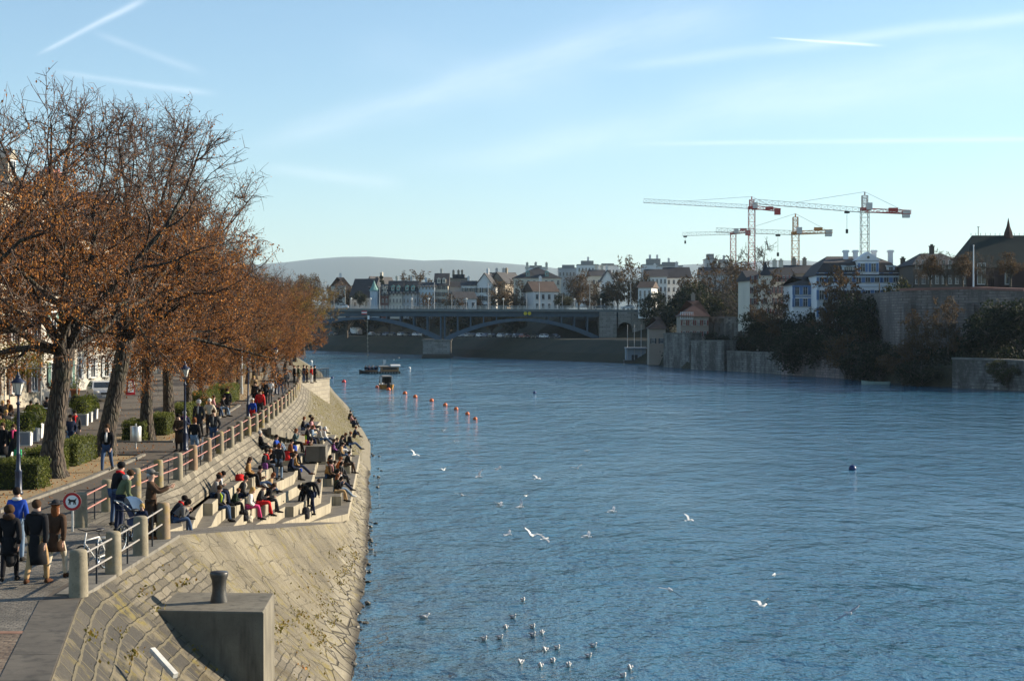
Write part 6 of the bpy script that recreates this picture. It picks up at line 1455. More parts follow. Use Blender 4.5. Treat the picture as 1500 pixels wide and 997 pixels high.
# dark house and cathedral on the terrace
DKW = m_wall('dark_terrace_render', (.10, .085, .07))
hs('terrace_house', 'dark house with hipped roof and a few pale windows behind the plane trees', 1338, 1416, 318, 388, 371, DKW, FSL, 8, 2, 425, .0, 14, 'hip', chim=1, hip=3., fr=FRAME, z0=2.1, dz=3.0)
hs('terrace_house', 'small grey house in the gap right of the mansion', 1318, 1342, 330, 397, 389, DKW, FSL, 3, 2, 425, .0, 10, 'side', chim=1)
RSAND = m_wall('shaded_cathedral_sandstone', (.05, .026, .022)); GROOF = m_roof('shaded_patterned_green_roof', (.008, .016, .012))  # wall and roof colours lowered to carry the shade of the backlit side
qa = P(1417, 424, 325); qb = P(1620, 424, 325); Wd = qb.x - qa.x; hwz = P(1417, 392, 325).z - qa.z; hrz = P(1430, 344, 331).z - qa.z - hwz
tt = house('cathedral', 'backlit red sandstone cathedral with a huge steep green roof at the right edge', ((qa.x + qb.x) / 2, 325, qa.z), 0, Wd, 16, hwz, hrz, RSAND, GROOF, 5, 1, 1.6, 4.2, None, 3.2, 3., 'side', 0, 0, False, hip=3.2)
for px in (1456, 1481, 1512): x = P(px, 400, 325).x - (qa.x + qb.x) / 2; mb = MB(); mb.box((x, -.6, hwz * .42), (.9, 1.6, hwz * .95), taper=.75); mb.build('buttress', RSAND, tt)
x = P(1477, 345, 333).x - (qa.x + qb.x) / 2; mb = MB(); mb.lathe([(1.05, hwz + hrz - .6), (.85, hwz + hrz + .6), (.4, hwz + hrz + 1.8), (.04, hwz + hrz + 3.6)], (x, 8, 0), 8); mb.build('roof_turret', RSAND, tt)
x = P(1433, 345, 333).x - (qa.x + qb.x) / 2; mb = MB(); mb.tube((x, 8, hwz + hrz - .5), (x, 8, hwz + hrz + 1.7), .09, n=6); mb.box((x, 8, hwz + hrz + 1.75), (.5, .1, .12)); mb.build('roof_finial', BLACK, tt)
mb = MB()
for k in range(26): mb.tube((-Wd / 2 + 3 + k * 1., 8, hwz + hrz - .1), (-Wd / 2 + 3 + k * 1., 8, hwz + hrz + .5), .05, n=4)
mb.build('ridge_crest', BLACK, tt)

# ---- tower cranes
CR = mat('crane_red', (.42, .06, .05), .5, .1); CWH = mat('crane_white', (.62, .60, .56), .5, .05); CO = mat('crane_orange', (.50, .22, .06), .5, .1); CST = mat('crane_steel', (.42, .38, .34), .5, .1)
def lattice(mb, p0, p1, w_, n, r=.09, up=Vector((0, 0, 1)), tri=False):
    p0 = Vector(p0); p1 = Vector(p1); d = (p1 - p0).normalized(); s = d.cross(up).normalized() if abs(d.dot(up)) < .95 else Vector((1, 0, 0)); u_ = s.cross(d).normalized()
    cs = [s * w_ / 2 - u_ * w_ / 2, -s * w_ / 2 - u_ * w_ / 2, u_ * w_ / 2] if tri else [s * w_ / 2 + u_ * w_ / 2, -s * w_ / 2 + u_ * w_ / 2, -s * w_ / 2 - u_ * w_ / 2, s * w_ / 2 - u_ * w_ / 2]
    for c in cs: mb.tube(p0 + c, p1 + c, r, n=4)
    m_ = len(cs)
    for i in range(n):
        a = p0.lerp(p1, i / n); b_ = p0.lerp(p1, (i + 1) / n)
        for k in range(m_):
            c, e = cs[k], cs[(k + 1) % m_]
            mb.tube(a + c, b_ + e, r * .6, n=3) if i % 2 else mb.tube(a + e, b_ + c, r * .6, n=3); mb.tube(b_ + c, b_ + e, r * .5, n=3)
def crane(label, d, pm, yb, ymast, ytop, tip, tail, mm, jm, cm, ballast, trolley=None, gw=0.):
    m0 = P(pm, yb, d); mz = P(pm, ymast, d).z; tz = P(pm, ytop, d).z; o = Vector((m0.x, d, 0)); t = thing('tower_crane', label, 'crane', (m0.x, d, 14.), 0, 'tower cranes on the skyline'); Z = lambda z: z - 14
    mb = MB(); lattice(mb, (0, 0, 0), (0, 0, Z(mz)), 2.0, int((mz - 14) / 2.2), .10); mb.build('mast', mm, t)
    mb = MB(); mb.box((.9, -1.2, Z(mz) + .6), (1.5, 1.5, 1.9)); mb.build('cab', CWH, t); mb = MB(); mb.lathe([(1.3, 0), (1.3, .8)], (0, 0, Z(mz) - .5), 10); mb.build('slewing_ring', cm, t)
    if tz > mz + 2: mb = MB(); lattice(mb, (0, 0, Z(mz)), (0, 0, Z(tz) - 1), 1.4, 5, .11); mb.tube((0, 0, Z(tz) - 1), (0, 0, Z(tz)), .2, n=5); mb.build('tower_head', mm, t)
    j1 = P(tip[0], tip[1], d); j0 = P(pm, tip[2], d); mb = MB(); lattice(mb, (0, 0, j0.z - 14), (j1.x - o.x, gw, j1.z - 14), 1.25, int(abs(j1.x - o.x) / 1.6), .065, tri=True); mb.build('jib', jm, t)
    c1 = P(tail[0], tail[1], d); mb = MB(); lattice(mb, (0, 0, j0.z - 14), (c1.x - o.x, -gw * .3, c1.z - 14), 1.0, 5, .12); mb.box(((c1.x - o.x) * .5, -gw * .15, (j0.z + c1.z) / 2 - 14 - .3), (abs(c1.x - o.x), .9, .25)); mb.build('counter_jib', cm, t)
    mb = MB(); mb.box(((c1.x - o.x) * .9, -gw * .3, c1.z - 14 - .5), (1.9, 1.1, 1.9)); mb.build('ballast', ballast, t); mb = MB(); mb.box(((c1.x - o.x) * .62, -gw * .2, c1.z - 14 + .7), (2.4, 1.0, 1.0)); mb.build('winch_house', cm, t)
    if tz > mz + 2:
        mb = MB(); mb.tube((0, 0, Z(tz)), ((j1.x - o.x) * .62, gw * .62, j0.z + (j1.z - j0.z) * .62 - 14 + .6), .06, n=4); mb.tube((0, 0, Z(tz)), ((c1.x - o.x) * .85, -gw * .25, c1.z - 14 + .4), .06, n=4); mb.build('tie_rod', CST, t)
    if trolley:
        f, drop = trolley; x = (j1.x - o.x) * f; z = j0.z + (j1.z - j0.z) * f - 14; mb = MB(); mb.box((x, gw * f, z - .9), (1.3, .8, .6)); mb.tube((x, gw * f, z - 1), (x, gw * f, z - drop), .05, n=4); mb.box((x, gw * f, z - drop), (.6, .5, 1.1)); mb.build('trolley_hook', BLACK, t)
crane('red and white crane with its long jib pointing far left, tallest of the left pair', 520, 1101, 420, 304, 288, (943, 294, 303), (1143, 308), CR, CWH, CR, CR)
crane('rightmost crane with a steep tower head, rising above the mansion roof', 430, 1266.5, 400, 306, 281, (1104, 295, 308), (1334, 311), CST, CST, CR, CWH, (.16, 6.), 0)
crane('orange crane in the middle with an orange counterweight', 470, 1165, 400, 341, 313, (1049, 337, 341), (1219, 339), CO, CST, CO, CWH, (.22, 6.5), 0)
crane('low red crane behind, its short jib pointing left', 600, 1074, 400, 341, 336, (1000, 343, 341), (1098, 339), CR, CWH, CR, CR, (.95, 3.), 0)
# ================================================================ PEOPLE
SKIN = mat('skin', (.40, .235, .165), .6, .08, 8, coord='obj'); 
def cloth(name, c, var=.22): return MATS.get(name) or mat(name, c, .92, var, 9, .15, .01, spec=.15)
PAL = {'black': (.012, .012, .014), 'charcoal': (.028, .028, .031), 'grey': (.13, .125, .12), 'lightgrey': (.32, .31, .29), 'navy': (.014, .02, .045), 'blue': (.02, .06, .32), 'jeans': (.045, .075, .14), 'paleblue': (.16, .22, .30), 'brown': (.06, .035, .022), 'camel': (.28, .16, .06), 'tan': (.34, .22, .11), 'cream': (.5, .44, .34), 'white': (.62, .6, .57), 'red': (.5, .02, .02), 'pink': (.5, .05, .15), 'rose': (.48, .24, .24), 'magenta': (.4, .02, .12), 'green': (.10, .12, .065), 'darkgreen': (.022, .035, .022), 'orange': (.42, .12, .03), 'purple': (.18, .06, .2), 'teal': (.06, .10, .11), 'lime': (.32, .42, .04), 'rust': (.2, .07, .025), 'blond': (.42, .27, .1), 'hairbrown': (.055, .03, .016), 'hairdark': (.014, .01, .008), 'hairred': (.16, .055, .02), 'hairgrey': (.36, .35, .34), 'hairwhite': (.6, .58, .55), 'shoe': (.02, .018, .016), 'shoebrown': (.07, .03, .015), 'shoewhite': (.5, .5, .48)}
def CL(n): return cloth('cloth_' + n, PAL[n]) if not n.startswith('hair') and n != 'blond' else cloth('hair_' + n, PAL[n], .35)
SKQ = []
def skin(name, verts, edges, rad, mat_, parent, sub=1, root=0):
    """queue a skin-modifier surface; all are converted to plain meshes together below"""
    me = bpy.data.meshes.new(name); me.from_pydata([tuple(v) for v in verts], edges, []); me.update()
    o = bpy.data.objects.new(name, me); COL.objects.link(o)
    o.modifiers.new('skin', 'SKIN').use_smooth_shade = True
    sv = me.skin_vertices[0].data
    for i, r in enumerate(rad): sv[i].radius = (r, r) if not isinstance(r, tuple) else r
    sv[root].use_root = True
    if sub: m_ = o.modifiers.new('sub', 'SUBSURF'); m_.levels = sub; m_.render_levels = sub
    o.parent = parent; SKQ.append((o, mat_)); return o
def flush_skin():
    dg = bpy.context.evaluated_depsgraph_get(); dg.update(); res = []
    for o, m_ in SKQ: res.append(bpy.data.meshes.new_from_object(o.evaluated_get(dg)))
    for (o, m_), me in zip(SKQ, res):
        old = o.data; o.modifiers.clear(); o.data = me; bpy.data.meshes.remove(old)
        me.materials.clear(); me.materials.append(m_); me.polygons.foreach_set('use_smooth', [True] * len(me.polygons))
    SKQ.clear()
V3 = Vector
def pose(kind, lean=.0, arms='down', legs='down', seat=.45, turn=0.):
    """joint positions for a 1.75 m adult facing +Y, ground (or footrest) at z = 0"""
    J = {}
    if kind in ('stand', 'walk', 'bend'):
        hz = .94; J['pel'] = V3((0, 0, hz)); st = {'stand': .02, 'walk': .24, 'bend': .12}[kind]
        for s, k in ((-1, 'L'), (1, 'R')):
            f = st * s; J[k + 'hip'] = V3((s * .095, 0, hz - .03)); J[k + 'kn'] = V3((s * .105, f * .75 + (.06 if kind == 'walk' else .02), .5)); J[k + 'an'] = V3((s * .105, f * (1.25 if kind == 'walk' else 1) - (.02), .085 + (.07 if kind == 'walk' and s < 0 else 0))); J[k + 'toe'] = J[k + 'an'] + V3((s * .03, .17, -.055))
    elif kind == 'sit':
        hz = seat + .11; J['pel'] = V3((0, 0, hz))
        for s, k in ((-1, 'L'), (1, 'R')):
            J[k + 'hip'] = V3((s * .1, .03, hz - .02)); w_ = {'down': .11, 'out': .1, 'wide': .2, 'tuck': .09, 'cross': .3, 'knees': .1}[legs]
            if legs == 'out': J[k + 'kn'] = V3((s * w_, .46, seat + .16)); J[k + 'an'] = V3((s * (w_ + .01), .86, seat - .22 if seat > .3 else .1))
            elif legs == 'cross': J[k + 'kn'] = V3((s * w_, .36, seat + .12)); J[k + 'an'] = V3((-s * .12, .38, seat + .09))
            elif legs == 'knees': J[k + 'kn'] = V3((s * w_, .36, seat + .46)); J[k + 'an'] = V3((s * w_, .52, seat + .09))
            elif legs == 'tuck': J[k + 'kn'] = V3((s * w_, .44, seat + .13)); J[k + 'an'] = V3((s * w_, .3, .09))
            else: J[k + 'kn'] = V3((s * w_, .45, seat + .12)); J[k + 'an'] = V3((s * (w_ + .02), .5 + .06 * s, .09))
            J[k + 'toe'] = J[k + 'an'] + V3((s * .03, .16, -.05))
    up = V3((0, math.sin(lean), math.cos(lean))); fw = V3((0, math.cos(lean), -math.sin(lean))); p = J['pel']
    J['waist'] = p + up * .17; l2 = lean * 1.25; up2 = V3((0, math.sin(l2), math.cos(l2))); J['chest'] = J['waist'] + up2 * .2; J['neck'] = J['chest'] + up2 * .15
    hl = l2 * .75 + (.15 if arms in ('phone', 'face', 'lap') else 0); uh = V3((0, math.sin(hl), math.cos(hl))); fh = V3((0, math.cos(hl), -math.sin(hl)))
    rx = V3((math.cos(turn), math.sin(turn), 0)); J['head0'] = J['neck'] + uh * .10 + fh * .015; J['head1'] = J['head0'] + uh * .13; J['uh'] = uh; J['fh'] = (fh * math.cos(turn) + V3((-math.sin(turn), 0, 0))).normalized()
    fw2 = V3((0, math.cos(l2), -math.sin(l2)))
    A = {'down': ((.06, -.02, -.29), (.05, .06, -.56)), 'walkarms': ((.06, -.1, -.28), (.05, .02, -.54)), 'lap': ((.07, .06, -.27), (-.09, .30, -.36)), 'phone': ((.06, .06, -.27), (-.11, .27, -.13)), 'face': ((.03, .16, -.22), (-.13, .2, .06)), 'photo': ((.05, .2, -.2), (-.09, .46, -.08)), 'wide': ((.2, .0, -.22), (.42, .06, -.36)), 'back': ((.1, -.2, -.22), (.16, -.3, -.46)), 'knees': ((.06, .16, -.22), (-.0, .40, -.22)), 'pockets': ((.1, -.06, -.27), (.02, .08, -.46)), 'push': ((.06, .1, -.27), (.0, .38, -.34)), 'reach': ((.04, .12, -.28), (.0, .2, -.55)), 'hang': ((.05, .1, -.28), (.02, .16, -.56))}
    for s, k in ((-1, 'L'), (1, 'R')):
        J[k + 'sh'] = J['chest'] + up2 * .085 + V3((s * .175, 0, 0)); e, h = A[arms]; sw = 1.
        if arms == 'walkarms': e = (e[0], e[1] + .1 * -s + .08, e[2]); h = (h[0], h[1] + .22 * -s + .06, h[2] + .02)
        if arms == 'wide' and s > 0: e, h = A['lap']
        gl = .35 if kind == 'bend' else 1.          # arms of a bent body hang to the ground
        u_, f_ = (up2, fw2) if kind != 'bend' else (V3((0, 0, 1)), V3((0, 1, 0)))
        J[k + 'el'] = J[k + 'sh'] + V3((s * e[0], 0, 0)) + f_ * e[1] + u_ * e[2]; J[k + 'wr'] = J[k + 'sh'] + V3((s * h[0], 0, 0)) + f_ * h[1] + u_ * h[2]
        d = (J[k + 'wr'] - J[k + 'el']).normalized(); J[k + 'ha'] = J[k + 'wr'] + d * .1
    return J
def person(label, loc, rz, kind='stand', size=1., top='black', legc='jeans', hair='hairdark', style='short', coat='hip', group=None, shoes='shoe', hat=None, scarf=None, hands=False, eyes=False, skirt=False, hood=None, inner=None, hairlen=0., **pk):
    t = thing('person', label, 'person', loc, rz, group); t.scale = (size, size, size); J = pose(kind, **pk)
    def sk(name, chain, m_, sub=1):
        names = []; E = []; Rr = []; V = []
        for path in chain:
            prev = None
            for nm, r in path:
                key = nm if isinstance(nm, str) else tuple(round(q, 4) for q in nm)
                if key not in names: names.append(key); V.append(J[nm] if isinstance(nm, str) else V3(nm)); Rr.append(r)
                i = names.index(key)
                if prev is not None and (prev, i) not in E: E.append((prev, i))
                prev = i
        return skin(name, V, E, Rr, m_, t, sub)
    nose = J['head0'] + J['uh'] * .035 + J['fh'] * .105
    jaw = J['head0'] - J['uh'] * .01 + J['fh'] * .04
    sk('body', [[('pel', .10), ('waist', .095), ('chest', .11), ('neck', .052), ('head0', .078), ('head1', .072)], [('head0', .078), (tuple(nose), .018)]] + [[('chest', .11), (k + 'sh', .05), (k + 'el', .038), (k + 'wr', .028), (k + 'ha', .034)] for k in 'LR'] + [[('pel', .10), (k + 'hip', .08), (k + 'kn', .05), (k + 'an', .036)] for k in 'LR'], SKIN)
    b = .025
    if kind == 'sit': low = []
    ch = [[('pel', .155), ('waist', .15), ('chest', .158), ('neck', .066)]] + [[('chest', .158), (k + 'sh', .085), (k + 'el', .066), (k + 'wr', .052)] for k in 'LR']
    if coat in ('thigh', 'knee') and kind != 'sit':
        d = .30 if coat == 'thigh' else .50; mb = MB(); mb.lathe([(.12, .14), (.165, .06), (.178, -.05), (.19, -d * .6), (.212, -d), (.2, -d), (.13, -.1)], n=20, cap=False); rg_ = .9 if kind == 'stand' else 1.12
        mb.v = [(x + J['pel'].x, y * rg_ * .86 + J['pel'].y + J['waist'].y * .2, z + J['pel'].z) for x, y, z in mb.v]; mb.build('coat_skirt', CL(top), t, True)
    elif coat in ('thigh', 'knee'): ch.append([('pel', .155), (tuple((J['Lhip'] + J['Rhip']) / 2 + V3((0, .16, .0))), .15)])
    sk('coat' if coat in ('thigh', 'knee') else 'jacket', ch, CL(top))
    if skirt and kind != 'sit':
        m1 = J['pel'] - V3((0, 0, .3)); m2 = J['pel'] - V3((0, 0, .62)); sk('skirt', [[('pel', .15), (tuple(m1), .165), (tuple(m2), .19)]], CL(legc)); 
    tl = [[('pel', .135), (k + 'hip', .105), (k + 'kn', .07), (k + 'an', .055)] for k in 'LR']; sk('trousers' if not skirt else 'tights', tl, CL(legc) if not skirt else CL('black'))
    for k in 'LR':
        a, q = J[k + 'an'], J[k + 'toe']; mb = MB(); d = (q - a); c = a + d * .45 + V3((0, 0, -.02)); mb.path([a + V3((0, -.055, -.035)), a + V3((0, .0, -.02)), a + d * .6 + V3((0, 0, -.0)), q + V3((0, .05, -.0))], [.042, .052, .045, .026], 8); mb.build('shoe', CL(shoes), t, True)
    # hair / hat
    c = J['head0'] + J['uh'] * .075; uh, fh = J['uh'], J['fh']; M = Matrix((fh.cross(uh).normalized(), fh, uh)).transposed()
    def blob(name, parts, m_):
        mb = MB()
        for (o, r) in parts:
            mm = MB(); mm.ball((0, 0, 0), r, 12, 8); mb.add([c + M @ (V3(v) + V3(o)) for v in mm.v], mm.f)
        return mb.build(name, m_, t, True)
    if hair and style != 'bald':
        H = [((0, -.022, .028), (.098, .108, .10))]
        if style == 'long': H.append(((0, -.062, -.1), (.098, .07, .17)))
        if style == 'bob': H.append(((0, -.04, -.045), (.112, .085, .095)))
        if style == 'curly': H = [((0, -.03, .02), (.125, .125, .12))]
        if style == 'bun': H.append(((0, -.12, .06), (.05, .05, .05)))
        blob('hair', H, CL(hair))
    elif hair: blob('hair', [((0, -.06, -.02), (.092, .06, .06))], CL(hair))
    if hat:
        kind_, hc = hat
        if kind_ == 'beanie': blob('hat', [((0, -.015, .055), (.108, .115, .095))], CL(hc))
        if kind_ == 'cap': h = blob('hat', [((0, -.012, .06), (.106, .115, .075)), ((0, .11, .045), (.075, .075, .014))], CL(hc))
        if kind_ == 'brim': blob('hat', [((0, -.01, .075), (.098, .108, .085)), ((0, -.005, .055), (.18, .19, .015))], CL(hc))
        if kind_ == 'hood': blob('hat', [((0, -.025, .02), (.122, .125, .135))], CL(hc))
    if hood: blob('hood', [((0, -.1, -.13), (.14, .09, .085))], CL(hood))
    if scarf:
        mb = MB(); n_ = J['neck'] + J['uh'] * .02; mm = MB(); mm.torus((0, 0, 0), .075, .042, 'Z', 14, 8); mb.add([n_ + M @ V3(v) for v in mm.v], mm.f); mb.path([n_ + fh * .1, n_ + fh * .14 - V3((0, 0, .14)), n_ + fh * .13 - V3((0, 0, .3))], [.04, .035, .03], 6); mb.build('scarf', CL(scarf), t, True)
    if inner:
        a_ = J['chest'] + (J['chest'] - J['waist']).normalized() * .02; f2 = V3((0, 1, 0)); mb = MB(); mb.path([J['neck'] + f2 * .045, a_ + f2 * .135, J['waist'] + f2 * .128], [.035, .05, .045], 8); mb.build('shirt', CL(inner), t, True)
    if hands:
        for s, k in ((-1, 'L'), (1, 'R')):
            w_, e = J[k + 'wr'], J[k + 'ha']; d = (e - w_).normalized(); sd_ = d.cross(V3((1, 0, 0)) if abs(d.x) < .8 else V3((0, 1, 0))).normalized(); mb = MB()
            for i in range(4): r0 = w_ + d * .085 + sd_ * (i - 1.5) * .019; L_ = (.068, .08, .076, .058)[i]; cu = V3((-s * .016, 0, 0)); mb.path([r0 - d * .03, r0 + d * L_ * .5 + cu * .4, r0 + d * L_ + cu * 1.4], [.0095, .009, .007], 6)
            mb.path([w_ + d * .03 + sd_ * .02, w_ + d * .065 + sd_ * .05, w_ + d * .1 + sd_ * .058 + V3((-s * .01, 0, 0))], [.011, .0105, .008], 6); mb.build('hand', SKIN, t, True)
    if eyes:
        for s in (-1, 1): mb = MB(); mb.ball(tuple(c + M @ V3((s * .031, .082, -.012))), .011, 8, 6); mb.build('eye', BLACK, t, True)
        mb = MB(); mb.ball(tuple(c + M @ V3((0, .084, -.075))), (.024, .01, .006), 8, 5); mb.build('mouth', cloth('lip', (.26, .09, .08)), t, True)
    return t
def nearest_level(z): return z
def sitter(label, px, py, rz=None, snap=True, **k):
    """someone sitting on a terrace step: (px, py) is where the hips rest"""
    q = hit(px, py); z = q.z; seat = .45; x, y = q.x, q.y
    if snap:
        kk = min(range(7), key=lambda i: abs(LZ[i] - terrace_z(x, y))); rx = riser_x(kk, y)
        if abs(LZ[kk] - terrace_z(x, y)) < .02 and rx is not None:
            z = LZ[kk]
            if k.get('legs', 'down') in ('down', 'tuck', 'out', 'wide'): x = max(x - .15, rx - .28) if rx - x < 1. else x
    rz = R(-78) if rz is None else R(rz); rz += rnd.uniform(-.12, .12)
    k.setdefault('lean', .12); k.setdefault('arms', 'lap')
    sc = k.pop('size', rnd.uniform(.95, 1.03))
    return person(label, (x, y, z - seat * sc), rz, 'sit', sc, seat=seat, group='people sitting on the river steps', **k)
def stander(label, px, py, rz, z=None, grp='people walking on the promenade', **k):
    q = G(px, py, ZP) if z is None else P(px, py, z); k.setdefault('kind', 'stand'); sc = k.pop('size', rnd.uniform(.95, 1.02))
    return person(label, (q.x, q.y, q.z), R(rz), size=sc, group=grp, **k)
W = dict
# --- the four walkers nearest to the camera, seen from behind (facing up the river: rz about 0)
stander('person with curly dark hair in a long black coat, leftmost of the near walkers', 14, 853, 8, kind='walk', top='black', coat='thigh', legc='charcoal', skirt=True, hair='hairbrown', style='curly', size=.96, arms='walkarms', hands=True, hood='brown')
stander('person in a long black coat and tan trousers walking away, near left corner', 54, 857, -4, kind='walk', top='black', coat='knee', legc='tan', hair='hairbrown', style='short', size=1.05, arms='walkarms', hands=True, scarf='charcoal', shoes='shoebrown')
stander('person in a brown jacket and dark brimmed hat with long hair, walking away', 82, 848, -6, kind='walk', top='brown', coat='thigh', legc='cream', hair='hairred', style='long', hat=('brim', 'charcoal'), size=.98, arms='walkarms', hands=True, shoes='shoebrown')
stander('person in a bright blue puffer jacket with white collar at the left edge', 25, 822, 2, kind='stand', top='blue', legc='paleblue', hair='hairdark', style='short', scarf='white', size=1.0, hands=True)
# --- at the ramp head
stander('person in a dark brown overcoat and flat cap taking a photo at the railing', 221, 790, -82, top='brown', coat='knee', legc='brown', hair='hairgrey', style='bald', hat=('cap', 'grey'), arms='photo', hands=True, eyes=True, size=1.04, shoes='rust')
stander('person in a green jacket bending over the pushchair handle', 174, 779, -55, kind='stand', lean=.45, top='green', coat='hip', legc='navy', hair='hairbrown', style='short', arms='push', hands=True, size=1.0, hood='lightgrey')
stander('person in a black padded jacket and black beanie behind the pushchair', 168, 770, -50, kind='stand', lean=.25, top='black', coat='hip', legc='jeans', hair='hairdark', hat=('beanie', 'black'), scarf='red', arms='reach', size=1.02)
stander('small fair haired child standing in front of the pushchair', 208, 800, 170, kind='stand', top='navy', legc='jeans', hair='blond', style='bob', size=.62, arms='down')
# --- walkers further along
stander('person in a black blazer and jeans walking towards the camera beside the leaning linden', 157, 691, 178, kind='walk', top='black', coat='hip', legc='jeans', hair='hairbrown', style='short', inner='white', arms='walkarms', eyes=True, hands=True, size=1.04)
stander('person in a dark navy jacket and jeans walking by the first linden', 103, 664, -160, top='navy', coat='thigh', legc='paleblue', hair='hairbrown', style='short', kind='walk', arms='pockets')
stander('person with a red scarf half hidden behind the navy jacket', 110, 656, 200, top='charcoal', coat='thigh', legc='black', hair='hairdark', style='short', scarf='red', kind='walk')
stander('person in a long black coat with dark hair at the left edge behind the hedge', 4, 682, 175, top='black', coat='knee', legc='black', hair='hairbrown', style='bob', kind='walk', arms='walkarms')
stander('person with a pink scarf carrying a green carrier bag behind the lamp post', 20, 684, 180, top='black', coat='thigh', legc='black', hair='hairbrown', style='bob', scarf='pink', kind='walk', arms='down')
stander('person in a dark brown coat and skirt beside the lamp post', 262, 661, 160, top='brown', coat='knee', legc='brown', skirt=True, hair='hairdark', style='short', arms='lap')
stander('person with a purple scarf turned to the lamp post', 270, 659, 190, top='navy', coat='knee', legc='navy', hair='hairgrey', style='short', scarf='purple', arms='phone')
stander('tall white haired person in a black and grey coat on the promenade', 291, 641, 175, top='charcoal', coat='thigh', legc='charcoal', hair='hairwhite', style='curly', inner='lightgrey', kind='walk', size=1.08)
stander('white haired person in a cream jacket on the promenade', 307, 638, 178, top='cream', coat='hip', legc='brown', hair='hairwhite', style='short', size=1.08, arms='pockets')
stander('person in a dark jacket and jeans with a shoulder bag behind the railing', 313, 660, 175, top='charcoal', coat='hip', legc='jeans', hair='hairbrown', style='short', inner='grey', arms='pockets', size=1.05)
stander('brown haired person in a black jacket and pale trousers seen from behind', 285, 671, -10, top='black', coat='hip', legc='paleblue', hair='hairred', style='bob')
stander('person in a long black coat with a yellow green bag strap walking up the promenade', 333, 609, 10, top='black', coat='knee', legc='black', hair='hairdark', style='short', kind='walk', scarf='lime')
stander('person in a bright red jacket seen from behind on the promenade', 381, 617, -4, top='red', coat='hip', legc='charcoal', hair='hairdark', style='short', size=1.08)
stander('child in a blue jacket with a white hat beside the red jacket', 370, 622, -8, top='blue', coat='hip', legc='red', hair='blond', hat=('beanie', 'white'), size=.84)
stander('dark haired person in black facing the red jacket', 374, 597, 185, top='black', coat='hip', legc='black', hair='hairdark', style='short')
stander('person in a black coat under the lindens right of the red jacket', 388, 593, 180, top='black', coat='thigh', legc='charcoal', hair='hairdark', style='short')
stander('person in a tan coat under the lindens far along the promenade', 372, 583, 185, top='tan', coat='thigh', legc='brown', hair='blond', style='bob')
stander('person in white and grey under the overhanging russet leaves', 396, 590, 180, top='white', coat='hip', legc='grey', hair='hairbrown', style='short')
stander('person in a black jacket walking far off under the overhanging leaves', 411, 578, 178, top='black', coat='hip', legc='jeans', hair='hairbrown', style='short', kind='walk')
stander('person in a grey coat walking far off by the bollard row', 420, 569, 178, top='grey', coat='thigh', legc='black', hair='hairbrown', style='short', kind='walk')
# bench couple
q = G(318, 611, ZP)
person('person in a pale jacket sitting at the left end of the bench under the trees', (q.x - .15, q.y - .45, ZP), R(-70), 'sit', 1., top='rose', legc='jeans', hair='hairbrown', style='short', seat=.45, arms='lap', group='people on the bench')
person('person in a dark jacket sitting at the right end of the bench under the trees', (q.x + .1, q.y + .45, ZP), R(-75), 'sit', 1., top='charcoal', legc='paleblue', hair='hairdark', style='short', seat=.45, arms='knees', lean=.3, group='people on the bench')
# viewing platform
for px, py, h, lab, kw in [(431, 561, 0, 'person in a black coat at the left end of the viewing platform group', W(top='black', coat='thigh', legc='black', hair='hairred', style='bob')), (437, 560, 0, 'person in an olive coat on the viewing platform behind the first bollards', W(top='green', coat='thigh', legc='brown', hair='hairdark')), (445, 561, 0, 'person in a dark navy jacket at the viewing platform rail', W(top='navy', legc='jeans', hair='hairbrown')), (449.5, 560, 0, 'person in a brown jacket at the viewing platform rail', W(top='brown', legc='charcoal', hair='hairbrown', style='bob')), (456, 561, 0, 'person in a red jacket and white trousers at the viewing platform rail', W(top='red', legc='white', hair='hairdark')), (461, 559.5, 0, 'person in black at the right end of the viewing platform rail', W(top='black', legc='black', hair='hairdark'))]:
    stander(lab, px, py, -60, None, 'people on the viewing platform', **kw)
# cafe guests
for px, py, lab, kw in [(3, 622, 'fair haired cafe guest in a black coat at the left edge', W(top='black', hair='blond', style='bob')), (13, 620, 'cafe guest in a fur collared brown coat behind the left table', W(top='brown', hair='hairred', style='bob', scarf='camel')), (42, 620, 'dark haired cafe guest in black leaning over the middle table', W(top='black', hair='hairdark', lean=.35)), (57, 626, 'cafe guest with dark hair and brown coat beside the first linden', W(top='brown', hair='hairdark', style='long')), (41, 636, 'cafe guest in a navy jacket facing the camera between the box balls', W(top='navy', hair='hairred')), (8, 640, 'blond cafe guest with long hair in a dark jacket behind the left box ball', W(top='charcoal', hair='blond', style='long')), (1, 646, 'cafe guest in a reddish brown jacket cut by the left edge', W(top='rust', hair='hairbrown')), (66, 615, 'cafe guest in black at the back table next to the first linden', W(top='black', hair='hairdark'))]:
    q = G(px, py, ZP); kw.setdefault('lean', .1)
    tt = person(lab, (q.x, q.y, ZP), R(rnd.choice((-140, -90, 180, 120))), 'sit', 1., legc='charcoal', seat=.46, arms='lap', group='cafe guests', **kw)
    ch = thing('chair', 'chair under the ' + lab.replace('cafe guest', 'guest').replace(' facing the camera', '').replace(' with long hair', ''), 'chair', (q.x, q.y, ZP), tt.rotation_euler.z, 'cafe chairs')
    mb = MB(); mb.box((0, .02, .44), (.42, .42, .03)); mb.build('seat', WOOD, ch); mb = MB(); mb.box((0, -.21, .7), (.42, .03, .3)); mb.build('backrest', WOOD, ch)
    for sx in (-.18, .18):
        for sy in (-.2, .2): mb = MB(); mb.box((sx, sy, .22 if sy > 0 else .4), (.03, .03, .43 if sy > 0 else .8)); mb.build('leg', IRON, ch)
